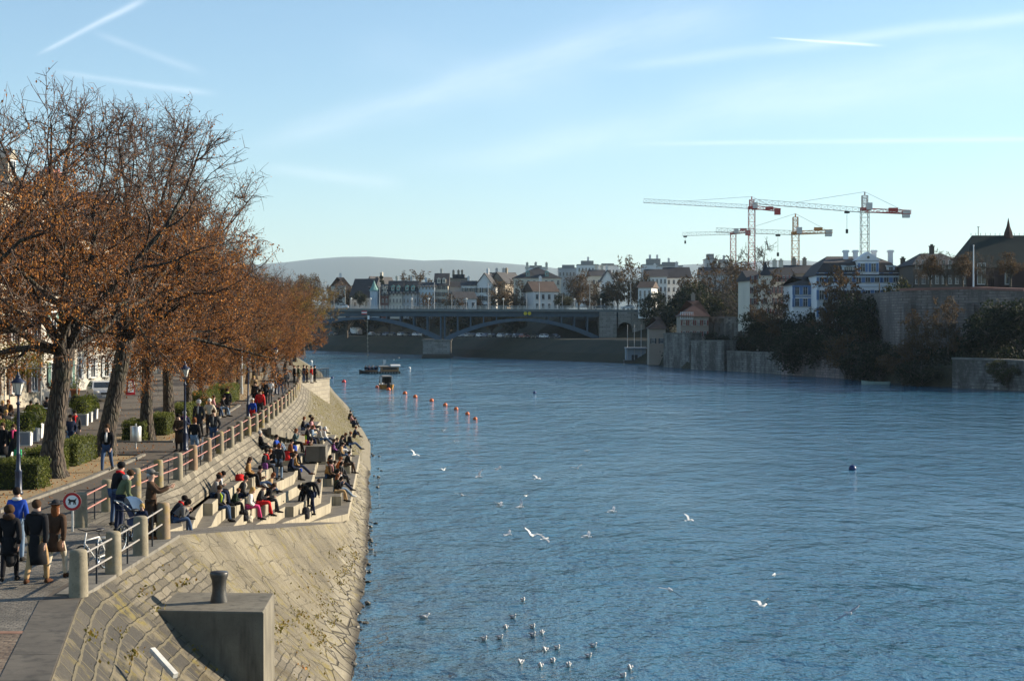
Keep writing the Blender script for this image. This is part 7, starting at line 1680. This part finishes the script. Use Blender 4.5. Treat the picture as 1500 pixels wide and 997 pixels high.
# --- terraces: from the near end outwards
S_ = sitter
S_('hunched person in a grey coat with hands at the mouth, nearest on the steps', 262, 765, top='grey', coat='thigh', legc='jeans', hair='hairdark', style='bob', arms='face', lean=.6, shoes='shoewhite', hands=True)
S_('person with red hood lining mostly hidden behind the hunched grey coat', 252, 762, top='charcoal', legc='navy', hair='hairdark', scarf='red', lean=.5, legs='knees', snap=False)
S_('person in a black jacket over a lime shirt sitting with jeans, near end', 323, 746, rz=-95, top='black', legc='jeans', hair='hairbrown', style='short', inner='lime', eyes=True, arms='lap', hands=True, size=1.04)
S_('person in a grey and white knit with a black backpack, seen half from behind', 307, 728, top='lightgrey', legc='jeans', hair='hairdark', style='bun', lean=.3, legs='tuck')
S_('dark haired person in a blue shirt looking down behind the grey knit', 316, 722, top='paleblue', legc='black', hair='hairdark', style='short', lean=.35, snap=False)
S_('brown haired person with a pale scarf sitting close behind the black jacket', 323, 724, rz=-100, top='black', legc='navy', hair='hairred', style='bob', scarf='white', arms='phone')
S_('person in a dark jacket open over a cream jumper, looking down', 343, 728, top='charcoal', legc='navy', hair='hairbrown', style='short', inner='cream', arms='lap', lean=.3)
S_('child in a dark green jacket reading low on the step', 346, 744, top='darkgreen', legc='black', hair='hairred', style='short', size=.8, lean=.35, arms='phone')
S_('long haired person in a camel coat with black leggings on the upper step', 349, 699, rz=-88, top='camel', coat='thigh', legc='black', hair='hairbrown', style='long', arms='lap', hands=True, shoes='shoebrown')
S_('grey haired person in a black jacket and jeans on the upper step', 373, 685, top='black', legc='jeans', hair='hairred', style='short', lean=.25)
S_('person with a red scarf leaning beside the grey haired one in jeans', 381, 686, rz=-95, top='charcoal', legc='charcoal', hair='hairdark', style='short', scarf='red', inner='red', arms='phone')
S_('person in a black jacket and pale jumper left of the standing grey coat', 397, 678, top='black', legc='black', hair='hairdark', style='short', inner='white', arms='phone', lean=.2)
S_('person in black lounging on the sloping stones with one arm stretched out', 383, 657, rz=-80, top='black', legc='charcoal', hair='hairgrey', style='short', legs='cross', arms='wide', snap=False, lean=-.1, eyes=True)
S_('person in a royal blue jacket hugging the knees', 403, 662, rz=-95, top='blue', legc='paleblue', hair='hairdark', style='short', legs='knees', arms='knees', lean=.1, snap=False)
S_('bearded person in a brown checked jacket with legs stretched out', 383, 722, top='brown', legc='jeans', hair='hairdark', style='short', legs='out', arms='phone', lean=.1)
S_('brown haired person reading, hair hanging, right of the checked jacket', 391, 720, rz=-90, top='tan', legc='navy', hair='hairred', style='bob', arms='phone', lean=.35, snap=False)
S_('dark haired person in a black coat hunched over a phone below the checked jacket', 394, 740, top='black', coat='thigh', legc='charcoal', hair='hairbrown', style='long', arms='phone', lean=.45)
S_('blond person in a white cardigan with bright pink trousers', 368, 757, rz=-82, top='white', legc='pink', hair='blond', style='long', arms='lap', hands=True, lean=.25)
S_('person in a pale cap with red trousers next to the pink trousers', 380, 752, rz=-85, top='charcoal', legc='red', hair='hairbrown', hat=('cap', 'lightgrey'), arms='phone', lean=.25)
S_('person in a camel jacket with a blue bag, legs stretched out in jeans', 434, 690, rz=-70, top='camel', legc='navy', hair='hairbrown', style='long', legs='out', arms='lap', shoes='shoebrown')
S_('small child in a magenta hood and jacket in front of the dark block', 444, 676, rz=-90, top='magenta', legc='magenta', hair=None, hat=('hood', 'magenta'), size=.8, style='bald', arms='lap')
S_('dark haired person in black trousers next to the child in magenta', 456, 672, rz=-95, top='brown', legc='black', hair='hairdark', style='short', arms='knees', lean=.2)
S_('person in a teal grey jacket eating on the wall left of the orange bag', 434, 655, top='teal', legc='black', hair='hairred', style='bob', arms='face', lean=.15)
S_('person in black with brown hair sitting up high beside the stairs', 443, 630, top='black', legc='jeans', hair='hairred', style='bob', snap=False, legs='knees')
S_('person in a pale pink top leaning on the one in the black cap', 455, 632, rz=-90, top='rose', legc='grey', hair='hairbrown', style='bob', snap=False, arms='lap')
S_('person in a black jacket and black peaked cap lying back on the upper ledge', 459, 628, top='black', legc='charcoal', hair='hairdark', hat=('cap', 'black'), legs='out', arms='back', lean=-.25, snap=False)
S_('dark haired person in the shade behind the orange bag', 449, 645, top='charcoal', legc='navy', hair='hairdark', style='short', snap=False)
S_('brown haired person in a striped jumper behind the concrete block', 456, 644, rz=-90, top='paleblue', legc='charcoal', hair='hairred', style='bob', snap=False, arms='phone')
S_('person in a light grey hooded jacket sitting on the concrete block edge', 467, 645, rz=-75, top='lightgrey', legc='jeans', hair='hairgrey', hat=('hood', 'lightgrey'), snap=False, legs='out')
S_('person in a white hooded top beside the light grey hood', 474, 645, rz=-75, top='white', legc='navy', hair='blond', hat=('hood', 'white'), snap=False, legs='out')
S_('black haired person in a black jacket, first of the riverside cluster', 493, 657, top='black', legc='navy', hair='hairdark', style='long', lean=.3)
S_('person in a blue grey jacket in the riverside cluster', 500, 657, rz=-85, top='paleblue', legc='jeans', hair='hairbrown', style='bob', arms='phone', lean=.25)
S_('person with auburn hair and dark coat in the riverside cluster', 504, 652, rz=-85, top='charcoal', legc='black', hair='hairred', style='bob', snap=False)
S_('person in a dark jacket and reddish cap at the outer edge of the steps', 511, 652, rz=-70, top='charcoal', legc='jeans', hair='hairbrown', hat=('beanie', 'rust'), legs='out', size=1.03)
S_('person in pale trousers stretched out in the riverside cluster', 491, 672, rz=-70, top='charcoal', legc='white', hair='hairbrown', style='short', legs='out', arms='back', lean=-.1)
S_('person in a brown coat sitting left of the orange coat', 479, 690, top='brown', legc='black', hair='hairred', style='long', lean=.15)
S_('person in a navy coat between the brown and the orange coat', 485, 690, rz=-90, top='navy', legc='charcoal', hair='hairdark', style='bob')
S_('person in a burnt orange coat in the riverside cluster', 493, 691, rz=-75, top='orange', legc='charcoal', hair='hairred', style='bob', arms='face', lean=.25)
S_('person in a tan coat with a fur hood in the riverside cluster', 478, 706, top='camel', legc='jeans', hair='hairred', style='bob', hood='cream', arms='lap', lean=.15)
S_('dark haired person with scarf beside the fur hood', 486, 704, rz=-85, top='brown', legc='black', hair='hairdark', style='curly', scarf='rose')
S_('person in a white jacket and dark jeans at the front of the riverside cluster', 493, 711, rz=-70, top='white', legc='navy', hair='hairdark', style='bob', arms='face', legs='out', hands=True)
S_('person in a black coat with a brown bag near the lowest step', 505, 690, rz=-75, top='black', legc='brown', hair='hairdark', style='short', lean=.3, arms='knees')
S_('person in a black jacket eating on the low block', 475, 722, rz=-78, top='black', legc='tan', hair='hairdark', style='bob', arms='face', lean=.35)
S_('person in jeans and white trainers behind the black jacket on the low block', 483, 720, rz=-70, top='darkgreen', legc='paleblue', hair='hairred', style='long', shoes='shoewhite', legs='out', arms='lap')
S_('person in a dark green parka sitting low between the orange coat and the fur hood', 486, 698, top='darkgreen', legc='navy', hair='hairbrown', style='short', snap=False, lean=.2)
S_('person in a grey scarf and black coat just behind the white jacket', 497, 700, rz=-85, top='black', legc='charcoal', hair='hairdark', style='bob', scarf='grey', snap=False)
S_('person in a beige jumper at the back of the riverside cluster', 498, 668, rz=-85, top='tan', legc='jeans', hair='hairdark', style='short', snap=False, lean=.2)
S_('person in a purple jacket near the top of the riverside cluster', 487, 663, rz=-80, top='purple', legc='charcoal', hair='hairbrown', style='long', snap=False)
S_('person in a dark red jacket alone on the middle step left of the concrete block', 424, 668, rz=-80, top='rust', legc='charcoal', hair='hairdark', style='short', snap=False)
S_('person in a navy parka beside the camel jacket with the blue bag', 427, 690, rz=-85, top='navy', legc='charcoal', hair='hairbrown', style='bob', lean=.25)
# standing on the steps
q = hit(409, 703); person('person in a charcoal coat and pale jeans standing upright on the steps', q, R(-12), 'stand', .97, top='charcoal', coat='thigh', legc='paleblue', hair='hairred', style='bob', arms='pockets', group='people sitting on the river steps')
q = hit(458, 754); person('person in a black leather jacket and jeans bending forward at the lower steps', q, R(70), 'bend', 1.03, top='black', coat='hip', legc='navy', hair='hairdark', style='short', lean=1.05, arms='hang', group='people sitting on the river steps')
q = hit(447, 742); person('person all in black bending over a bag, left of the leather jacket', q, R(-60), 'bend', 1., top='black', coat='hip', legc='black', hair='hairbrown', style='short', lean=1.15, arms='hang', group='people sitting on the river steps')
# on the sloping bank at the water
for px, py, y, lab, kw in [(511, 608, 158, 'person in black at the water edge, farthest of the bank sitters', W(top='black', legc='black', hair='hairdark', lean=.2)), (514.5, 615, 152, 'person in a pink jumper at the water edge', W(top='rose', legc='navy', hair='hairdark')), (517, 622, 146, 'person in navy at the water edge below the pink jumper', W(top='navy', legc='black', hair='hairdark', lean=.25)), (518, 638, 131, 'person in a dark blue jacket at the water edge, nearest of the bank sitters', W(top='navy', legc='brown', hair='hairred', lean=.25))]:
    p_ = P(px, py, y); e = tab(E2, y); wx = tab(WL, y); f = (p_.x - e) / (wx - e); z = ZP * (1 - f) - .25 * math.sin(math.pi * min(1, max(0, f)))
    person(lab, (p_.x, p_.y, z - .1), R(-80), 'sit', 1.02, seat=.14, legs='knees', arms='knees', group='people at the water edge', **kw)
flush_skin()
# ---- bags and things beside the people
def bag(label, px, py, c, dims, cat='bag', z=None, straps=True, name='bag', y=None):
    q = hit(px, py) if z is None else G(px, py, z); t = thing(name, label, cat, q, rnd.uniform(-.6, .6)); w_, d_, h_ = dims
    mb = MB(); mb.lathe([(0, 0), (.9, .02), (1., .2), (.97, .7), (.8, .93), (.3, 1), (0, 1)], n=14, cap=False); mb.v = [(x * w_ / 2, y_ * d_ / 2, z_ * h_) for x, y_, z_ in mb.v]; mb.build('bag_body', CL(c), t, True)
    if straps:
        for s in (-.5, .5): mb = MB(); mb.path([(s * w_ * .5, -d_ * .3, h_ * .9), (s * w_ * .5, 0, h_ * 1.22), (s * w_ * .5, d_ * .3, h_ * .9)], .012, 5); mb.build('handle', CL('black'), t)
    mb = MB(); mb.ball((0, -d_ * .42, h_ * .35), (w_ * .34, d_ * .2, h_ * .24), 10, 6); mb.build('front_pocket', CL(c), t, True)
    return t
bag('red backpack behind the standing charcoal coat', 421, 674, 'red', (.36, .26, .48), 'backpack', name='backpack')
bag('red handbag beside the camel coat', 351, 704, 'red', (.4, .25, .3), name='handbag')
bag('light blue bag below the teal jacket', 431, 664, 'blue', (.34, .26, .45)); bag('white carrier bag beside the child in magenta', 450, 677, 'white', (.3, .2, .3), name='carrier_bag')
bag('black backpack on the step left of the pink trousers', 357, 763, 'black', (.38, .28, .46), 'backpack', name='backpack'); bag('cream shoulder bag at the knees of the white cardigan', 364, 765, 'cream', (.36, .24, .3), name='shoulder_bag')
bag('black travel bag in front of the bending pair', 448, 760, 'charcoal', (.36, .3, .55), name='travel_bag'); bag('white and purple patterned bag between the upper step sitters', 388, 687, 'purple', (.32, .2, .3)); bag('bright blue bag in the lap of the camel jacket', 439, 691, 'blue', (.3, .2, .2), straps=False)
t = bag('orange and yellow striped bag on the concrete ledge', 445, 651, 'orange', (.5, .5, .62)); mb = MB(); mb.box((0, -.262, .34), (.16, .02, .46)); mb.build('yellow_stripe', CL('lime'), t)
q = G(23, 684, ZP); t = thing('carrier_bag', 'green carrier bag hanging from the hand of the pink scarf walker', 'bag', (q.x + .12, q.y - .12, ZP + .32)); mb = MB(); mb.box((0, 0, .2), (.3, .12, .38), taper=.9); mb.build('bag_body', cloth('green_bag', (.03, .34, .14)), t); mb = MB(); mb.path([(-.1, 0, .39), (0, 0, .54), (.1, 0, .39)], .01, 5); mb.build('handle', MATS['green_bag'], t)
q = hit(366, 690); t = thing('paper_cup', 'tall pale paper cup on the upper step beside the black jacket', 'cup', q); mb = MB(); mb.lathe([(.035, 0), (.048, .16)], n=12); mb.build('cup', CL('cream'), t); mb = MB(); mb.lathe([(.05, .16), (.045, .185)], n=12); mb.build('lid', CL('brown'), t)
q = hit(362, 688); t = thing('newspaper', 'white newspaper lying on the upper step', 'newspaper', q, .3); mb = MB(); mb.box((0, 0, .015), (.5, .34, .02)); mb.box((.02, .01, .03), (.44, .3, .012), rz=.1); mb.build('sheets', CL('white'), t)
# ================================================================ BOATS, BUOYS, BIRDS
def hull(mb, L, Wd, H, bow=.32, stern=.1, rise=.35, m=0, n=14, flat=.8):
    vs = []; 
    for i in range(n + 1):
        u = i / n; y = (u - .5) * L; w_ = Wd / 2 * (1 - max(0, (u - 1 + bow) / bow) ** 2 * .93) * (1 - max(0, (stern - u) / max(stern, 1e-3)) ** 2 * .2); sh = H + rise * max(0, (u - .6) / .4) ** 2 + rise * .15 * max(0, (.25 - u) / .25)
        lift = max(0, (u - .75) / .25) ** 2 * H * .6
        vs += [(-w_, y, sh), (-w_ * flat, y, -.25 + lift), (w_ * flat, y, -.25 + lift), (w_, y, sh)]
    fs = []
    for i in range(n):
        a = i * 4; b_ = a + 4; fs += [(a, b_, b_ + 1, a + 1), (a + 1, b_ + 1, b_ + 2, a + 2), (a + 2, b_ + 2, b_ + 3, a + 3), (a + 1, a + 2, b_ + 2, b_ + 1)]
    fs += [(0, 1, 2, 3), (n * 4 + 3, n * 4 + 2, n * 4 + 1, n * 4)]
    mb.add(vs, fs, m); return vs
BOATW = mat('boat_varnish', (.30, .14, .055), .5, .25, 3); BOATD = mat('boat_dark', (.022, .022, .02), .5, .2, 3); CANV = mat('grey_canvas', (.21, .2, .19), .85, .12, 3); CANVW = mat('white_canvas', (.6, .59, .56), .8, .06, 2); GOLD = mat('boat_yellow', (.42, .3, .13), .6, .15, 3); ORB = mat('boat_orange', (.36, .16, .02), .5, .12, 3)
# cable ferry
q = G(556, 547, 0); t = thing('ferry_boat', 'long wooden passenger ferry with dark low hull and white roofed cabin', 'ferry', (q.x, q.y, 0), R(90 + 12))
Lf = 9.2
sc = (582 - 522) / F * q.y / Lf * 1.0; t.scale = (sc, sc, sc)
mb = MB(); hull(mb, Lf, 2.3, .42, .3, .06, .55); mb.build('hull', BOATD, t)
mb = MB(); hull(mb, Lf * .97, 2.05, .36, .3, .06, .4); mb.build('deck', BOATW, t)
mb = MB(); [mb.box((s * 1.155, -4.0 + k * .62, .24), (.02, .36, .1)) for k in range(11) for s in (-1, 1)]; mb.build('hull_stripe', CANVW, t)
mb = MB(); mb.box((0, -2.2, 1.0), (1.9, 3.9, 1.25)); mb.build('cabin', BOATW, t)
mb = MB(); mb.box((0, -4.2, .9), (1.95, .12, 1.5)); mb.build('stern_wall', GOLD, t)
for dx, dz in ((-.35, 1.15), (.4, 1.05)): mb = MB(); mb.box((dx, -4.27, dz), (.3, .04, .34)); mb.build('stern_window', BLACK, t)
for s in (-1, 1): mb = MB(); mb.box((s * .96, -2.2, 1.15), (.03, 3.2, .4)); mb.build('side_window', BLACK, t)
def vault(mb, y0, y1, w_, z, h):
    n = 8; vs = []
    for y in (y0, y1):
        for i in range(n + 1): a = math.pi * i / n; vs.append((-w_ / 2 * math.cos(a), y, z + h * math.sin(a)))
        for i in range(n + 1): a = math.pi * (n - i) / n; vs.append((-w_ / 2 * math.cos(a) * .95, y, z - .08 + h * math.sin(a) * .9))
    k = 2 * (n + 1); mb.add(vs, [(i, (i + 1) % k, k + (i + 1) % k, k + i) for i in range(k)] + [tuple(range(k - 1, -1, -1)), tuple(range(k, 2 * k))])
mb = MB(); vault(mb, -4.6, -2.4, 2.2, 1.6, .45); mb.build('stern_roof', CANVW, t); mb = MB(); vault(mb, -2.4, .3, 2.2, 1.6, .22); mb.build('cabin_roof', CANV, t)
mb = MB(); mb.tube((0, -.8, 1.8), (0, -.8, 3.2), .03, n=5); mb.build('flag_staff', MASTM, t); mb = MB(); mb.extr([(0, -.8, 3.15), (0, -1.5, 3.05), (0, -1.35, 2.2), (0, -.8, 2.1)], (.02, 0, 0)); mb.build('flag', CANVW, t)
for k in range(2): mb = MB(); mb.box((-.6 + 1.2 * k, 1.9, .72), (.34, 2.9, .06)); mb.box((-.6 + 1.2 * k, 1.9, .55), (.08, 2.6, .3)); mb.build('bench', BOATW, t)
ri = t.matrix_basis
Mx = Matrix.Translation(t.location) @ Matrix.Rotation(t.rotation_euler.z, 4, 'Z') @ Matrix.Scale(sc, 4)
for k in range(7):
    p_ = Mx @ Vector(((-.55 if k % 2 else .55), .55 + k * .42, .5 - .0)); person(f'ferry passenger on the open foredeck, {nth(k)} from the cabin', (p_.x, p_.y, p_.z - .12), t.rotation_euler.z + (R(-90) if k % 2 else R(90)), 'sit', 1., seat=.45, top=('black', 'navy', 'paleblue', 'charcoal', 'rose', 'navy', 'black')[k], legc='navy', hair=('hairdark', 'hairbrown', 'blond', 'hairdark', 'hairred', 'hairdark', 'hairbrown')[k], group='passengers on the ferry')
flush_skin()
# motor boat
q = G(564, 569, 0); t = thing('motor_boat', 'small ochre motor boat with grey canopy moored by the orange buoys', 'boat', (q.x, q.y + 1.5, 0), R(8)); sc = 22 / F * q.y / 2.25; t.scale = (sc, sc * 1.1, sc)
mb = MB(); hull(mb, 5.4, 2.2, .62, .4, .05, .3); mb.build('hull', ORB, t); mb = MB(); hull(mb, 5.2, 2.0, .66, .4, .05, .2); mb.build('deck', CANVW, t)
mb = MB()
for s in (-1, 1): mb.extr([(s * .98, -2.3, .7), (s * .9, -2.1, 1.75), (s * .85, .6, 1.8), (s * .95, 1.2, .75)], (-s * .05, 0, 0))
mb.extr([(-.92, -2.1, 1.72), (-.6, -2.15, 1.9), (.6, -2.15, 1.9), (.92, -2.1, 1.72)], (0, 2.8, .05)); mb.extr([(-.95, 1.2, .75), (.95, 1.2, .75), (.85, .65, 1.8), (-.85, .65, 1.8)], (0, .04, 0)); mb.build('canopy', CANV, t)
mb = MB(); mb.box((-.85, -2.25, 1.2), (.3, .06, 1.1)); mb.box((.85, -2.25, 1.2), (.3, .06, 1.1)); mb.build('canopy_frame', CANVW, t)
mb = MB(); mb.box((.2, -2.85, .55), (.4, .35, .75)); mb.box((.2, -2.8, .05), (.15, .2, .7)); mb.build('outboard_motor', BLACK, t); mb = MB(); mb.box((.1, .3, 1.1), (.5, .5, .9)); mb.build('helm_seat', BLACK, t)
# buoys
OB = mat('buoy_orange', (.62, .13, .03), .4, .1, 3, coord='obj'); OR_ = mat('buoy_red', (.5, .03, .03), .4, .1, 3, coord='obj'); BLB = mat('buoy_blue', (.015, .04, .13), .4, .15, 3, coord='obj')
def buoy(px, py, r, m_, label, grp='buoys on the river', name='buoy'):
    q = G(px, py, 0); t = thing(name, label, 'buoy', (q.x, q.y + r * .6, r * .32), 0, grp)
    mb = MB(); mb.ball((0, 0, 0), r, 20, 14); mb.build('float', m_, t, True); mb = MB(); mb.torus((0, 0, r * 1.08), r * .14, r * .045, 'X', 12, 6); mb.lathe([(r * .2, r * .93), (r * .2, r * 1.02)], n=10); mb.build('ring', IRON, t); return t
BQ = [(569, 571.5, 'orange buoy touching the stern of the motor boat'), (552, 567.5, 'orange buoy at the bow of the motor boat'), (593, 577, ''), (608, 582, ''), (632, 587.5, ''), (652, 594, ''), (668, 600, ''), (684.5, 607, ''), (696, 614.5, '')]
for i, (px, py, lab) in enumerate(BQ):
    d = G(px, py).y; buoy(px, py, 3.2 / F * d * (.8 if i == 1 else 1), OB, lab or f'orange buoy in the slanting line, {nth(i - 2)} beyond the motor boat')
buoy(503.5, 560, 3.1 / F * G(503, 560).y, OR_, 'red buoy by the viewing platform'); buoy(486.5, 554, 2.2 / F * G(486, 554).y, BLB, 'small dark buoy left of the red buoy'); buoy(599.5, 540, 2.2 / F * G(599, 540).y, MATS['white_canvas'], 'white buoy right of the ferry'); buoy(455.5, 530.5, 2.4 / F * G(455, 530).y, MATS['white_canvas'], 'pale buoy near the lindens, left of the ferry')
buoy(1249.5, 688, 5.6 / F * G(1250, 688).y, BLB, 'dark blue ball buoy alone in the right half of the river', None); buoy(783, 576, 2.6 / F * G(783, 576).y, BLB, 'lone small dark buoy in mid river', None)
# rowing boat at the far bank
q = P(1288, 560, 275); t = thing('rowing_boat', 'pale green rowing boat moored at the foot of the far bank', 'rowing boat', (q.x - .6, q.y, .05), R(68)); mb = MB(); hull(mb, 4.9, 1.3, .38, .35, .1, .2); mb.build('hull', mat('pale_green_paint', (.22, .3, .26), .5, .1), t); mb = MB(); [mb.box((0, y, .36), (1.05, .2, .04)) for y in (-1.2, 0, 1.1)]; mb.build('thwart', BOATW, t)
# ---- gulls
GW = mat('gull_white', (.70, .69, .67), .8, .06, 8, coord='obj'); GG = mat('gull_grey', (.34, .35, .37), .8, .1, 8, coord='obj'); GB = mat('gull_black', (.02, .02, .02), .8); GBK = mat('gull_beak', (.42, .12, .03), .6)
def gull(loc, rz, fly, label, up=.4, bank=0., s=1.):
    t = thing('gull', label, 'gull', loc, rz, 'gulls in flight' if fly else 'gulls swimming on the river'); t.scale = (s, s, s); t.rotation_euler.y = bank
    body = [((0, -.19, .01), .012), ((0, -.12, 0), .045), ((0, 0, 0), .066), ((0, .1, .012), .058), ((0, .155, .04 if fly else .09), .036), ((0, .195, .05 if fly else .125), .038), ((0, .225, .048 if fly else .122), .018)]
    mb = MB(); mb.path([p for p, r in body], [r for p, r in body], 10); mb.build('body', GW, t, True)
    hp = body[5][0]; mb = MB(); mb.path([(0, hp[1] + .025, hp[2]), (0, hp[1] + .07, hp[2] - .01)], [.011, .003], 6); mb.build('beak', GBK, t)
    mb = MB(); mb.add([(-.03, -.15, .015), (.03, -.15, .015), (.055, -.29, .02), (-.055, -.29, .02), (-.03, -.15, .004), (.03, -.15, .004), (.055, -.29, .014), (-.055, -.29, .014)], [(0, 1, 2, 3), (7, 6, 5, 4), (0, 4, 5, 1), (1, 5, 6, 2), (2, 6, 7, 3), (3, 7, 4, 0)]); mb.build('tail', GW if fly else GB, t)
    for sd_ in (-1, 1):
        mb = MB()
        if fly:
            z1 = .2 * math.sin(up); x1 = .06 + .2 * math.cos(up); z2 = z1 + .3 * math.sin(up * .35 - .12); x2 = x1 + .3 * math.cos(up * .35)
            st = [(.04, .075, -.055, .02), (x1, .1, -.05, z1 + .02), (x1 + (x2 - x1) * .6, .055, -.06, z1 + (z2 - z1) * .6 + .02), (x2, -.06, -.09, z2 + .02)]
            vs = []
            for x, yf, yb, z in st: vs += [(sd_ * x, yf, z + .008), (sd_ * x, yb, z + .006), (sd_ * x, yb, z - .002), (sd_ * x, yf, z - .006)]
            fs = [];
            for i in range(3): a = i * 4; fs += [(a, a + 1, a + 5, a + 4), (a + 1, a + 2, a + 6, a + 5), (a + 2, a + 3, a + 7, a + 6), (a + 3, a, a + 4, a + 7)]
            fs += [(0, 3, 2, 1), (12, 13, 14, 15)]; mb.add(vs, fs); w_ = mb.build('wing', GW if up > .2 else GG, t)
            mb = MB(); mb.box((sd_ * (x2 + .015), -.08, z2 + .02), (.05, .06, .012)); mb.build('wing_tip', GB, w_)
        else:
            mb.path([(sd_ * .055, .08, .03), (sd_ * .07, -.03, .035), (sd_ * .035, -.2, .045)], [.03, .04, .012], 8); mb.build('wing', GG, t, True)
    return t
FLY = [(649, 632), (665, 646), (860, 660), (845, 686), (607, 666), (650, 688), (730, 686), (702, 698), (787, 701), (677, 725), (770, 726), (731, 741), (762, 743), (897, 750), (744, 783), (779, 784), (798, 789), (860, 787), (1009, 762), (1133, 842), (982, 864), (1116, 887), (1243, 898), (585, 524), (577, 527)]
for i, (px, py) in enumerate(sorted(FLY, key=lambda p: p[1])):
    zf = rnd.uniform(.7, 2.2) if py > 540 else 1.2
    q = G(px, py, zf); gull(q, R(rnd.choice((-60, -30, 20, 60, 100, 150, 200, 250))), True, f'white gull with spread wings, {nth(i)} from the top of all gulls in flight', rnd.choice((.15, .5, .8, .95, -.2)), rnd.uniform(-.6, .6), rnd.uniform(.72, .86))
SWIM = [(766, 878), (621, 903), (751, 903), (741, 918), (780, 917), (780, 929), (794, 926), (709, 935), (732, 933), (799, 951), (816, 948), (869, 945), (862, 960), (763, 969), (810, 967), (792, 974), (833, 973), (923, 977), (913, 989)]
for i, (px, py) in enumerate(sorted(SWIM, key=lambda p: p[1])):
    q = G(px, py, .04); gull(q, R(rnd.uniform(150, 215) if px != 621 else -80), False, f'gull resting on the water, {nth(i)} from the top of the swimming flock', s=.86)
# ---- stones and weeds along the water line
sp = []
mb = MB(); rg = random.Random(5)
for _ in range(170):
    y = 40 + rg.random() ** 1.3 * 100; x = tab(WL, y) + abs(rg.gauss(0, .4)) - .3; r = rg.uniform(.04, .13)
    n0 = len(mb.v); mb.ball((x, y, rg.uniform(-.06, .06)), (r * rg.uniform(.7, 1.4), r * rg.uniform(.7, 1.4), r * .6), 6, 4)
    for i in range(n0, len(mb.v)): v = mb.v[i]; mb.v[i] = (v[0] + rg.uniform(-.25, .25) * r, v[1] + rg.uniform(-.25, .25) * r, v[2] + rg.uniform(-.2, .2) * r)
m, nt, b = newmat('shore_stone'); p = nt.pos(); c = nt.mix(nt.noise(p, 2.5, 4), (.05, .045, .035), (.2, .175, .13)); c = nt.mix(nt.map(nt.sep(p)[2], .08, .0), c, (.03, .027, .02)); nt.put(b.inputs['Base Color'], c); b.inputs['Roughness'].default_value = .6
tag(mb.build('shore_stones', m), 'loose wet stones along the water line of the near bank', 'stones', kind='stuff')
WEED = m_leaf('weed_leaves', (.13, .11, .02), (.26, .21, .03), (.3, .16, .04))
pts = []
def slope_pt(y, t):
    if y <= 42.5: e = (tab(E1, y), ZP)
    elif y <= 72.5: e = (tab(EO, y), rampz(y))
    else: return None
    wx = tab(WL, y); dx = wx - e[0]; return Vector((e[0] + dx * t, y, e[1] * (1 - t) - .10 * e[1] * math.sin(math.pi * t) * (1 if y > 46 else .25)))
for _ in range(230):
    y = rg.uniform(27, 68); t = rg.uniform(.05, .8) if y < 40 else rg.uniform(.38, .8); c = slope_pt(y, t); k = rg.randint(10, 46) if rg.random() < .3 else 3
    for _ in range(k): pts.append(c + Vector((rg.gauss(0, .12), rg.gauss(0, .34), abs(rg.gauss(.02, .05)) - .03)))
for _ in range(900):
    y = rg.uniform(102, 172); e = tab(E2, y); wx = tab(WL, y); t = rg.uniform(.2, .92); pts.append(Vector((e + (wx - e) * t, y, ZP * (1 - t) - .25 * math.sin(math.pi * t) + rg.uniform(0, .12))))
for _ in range(500):
    y = rg.uniform(150, 172); e = tab(E2, y); wx = tab(WL, y); t = rg.uniform(.55, .95); pts.append(Vector((e + (wx - e) * t, y, ZP * (1 - t) - .2 + rg.uniform(0, 1.1))))
mb = MB(); leafcards(mb, pts, .08, 0, rg); tag(mb.build('weeds', WEED), 'tufts of yellow green weeds in the joints of the embankment', 'weeds', kind='stuff')
# fallen leaves on the gravel and promenade
pts = []
for _ in range(3000):
    y = 47 + rg.random() ** 1.4 * 90; x = kx(y) + (rg.uniform(-3.6, 0) if rg.random() < .6 else rg.uniform(-8, tab(E2, y) - kx(y) - .5)); pts.append((x, y, ZP + .03))
mb = MB(); leafcards(mb, pts, .075, 0, rg); tag(mb.build('fallen_leaves', BROWN), 'fallen brown leaves scattered over the gravel and the promenade', 'leaves', kind='stuff')
# dry russet plant on the slope by the block
c = slope_pt(40.2, .62); t = thing('dry_plant', 'dry russet plant growing from the embankment right of the mooring block', 'plant', G(430, 990, .9)); mb = MB(); leafcards(mb, [(rg.gauss(0, .13), rg.gauss(0, .13), abs(rg.gauss(.12, .1))) for _ in range(150)], .09, 0, rg); mb.build('foliage', BROWN, t); mb = MB(); [mb.path([(0, 0, -.05), (rg.gauss(0, .08), rg.gauss(0, .08), .15), (rg.gauss(0, .15), rg.gauss(0, .15), .3)], [.01, .007, .004], 4) for _ in range(9)]; mb.build('stems', TWIGM, t)
# ================================================================ AIR
mb = MB(); mb.box((0, 9400, 350), (20000, 19400, 708)); hz = mb.build('haze', newmat('haze_air')[0]); hz['kind'] = 'stuff'
m = MATS['haze_air']; nt = NT(m.node_tree); m.node_tree.nodes.remove(m.node_tree.nodes['Principled BSDF'])
pv = nt.node('ShaderNodeVolumePrincipled'); pv.inputs['Color'].default_value = (.62, .82, 1., 1); pv.inputs['Density'].default_value = .00004; pv.inputs['Anisotropy'].default_value = .1
m.node_tree.links.new(pv.outputs[0], m.node_tree.nodes['Material Output'].inputs['Volume'])
tag(hz, 'thin winter haze filling the air over the river', 'haze', kind='stuff')
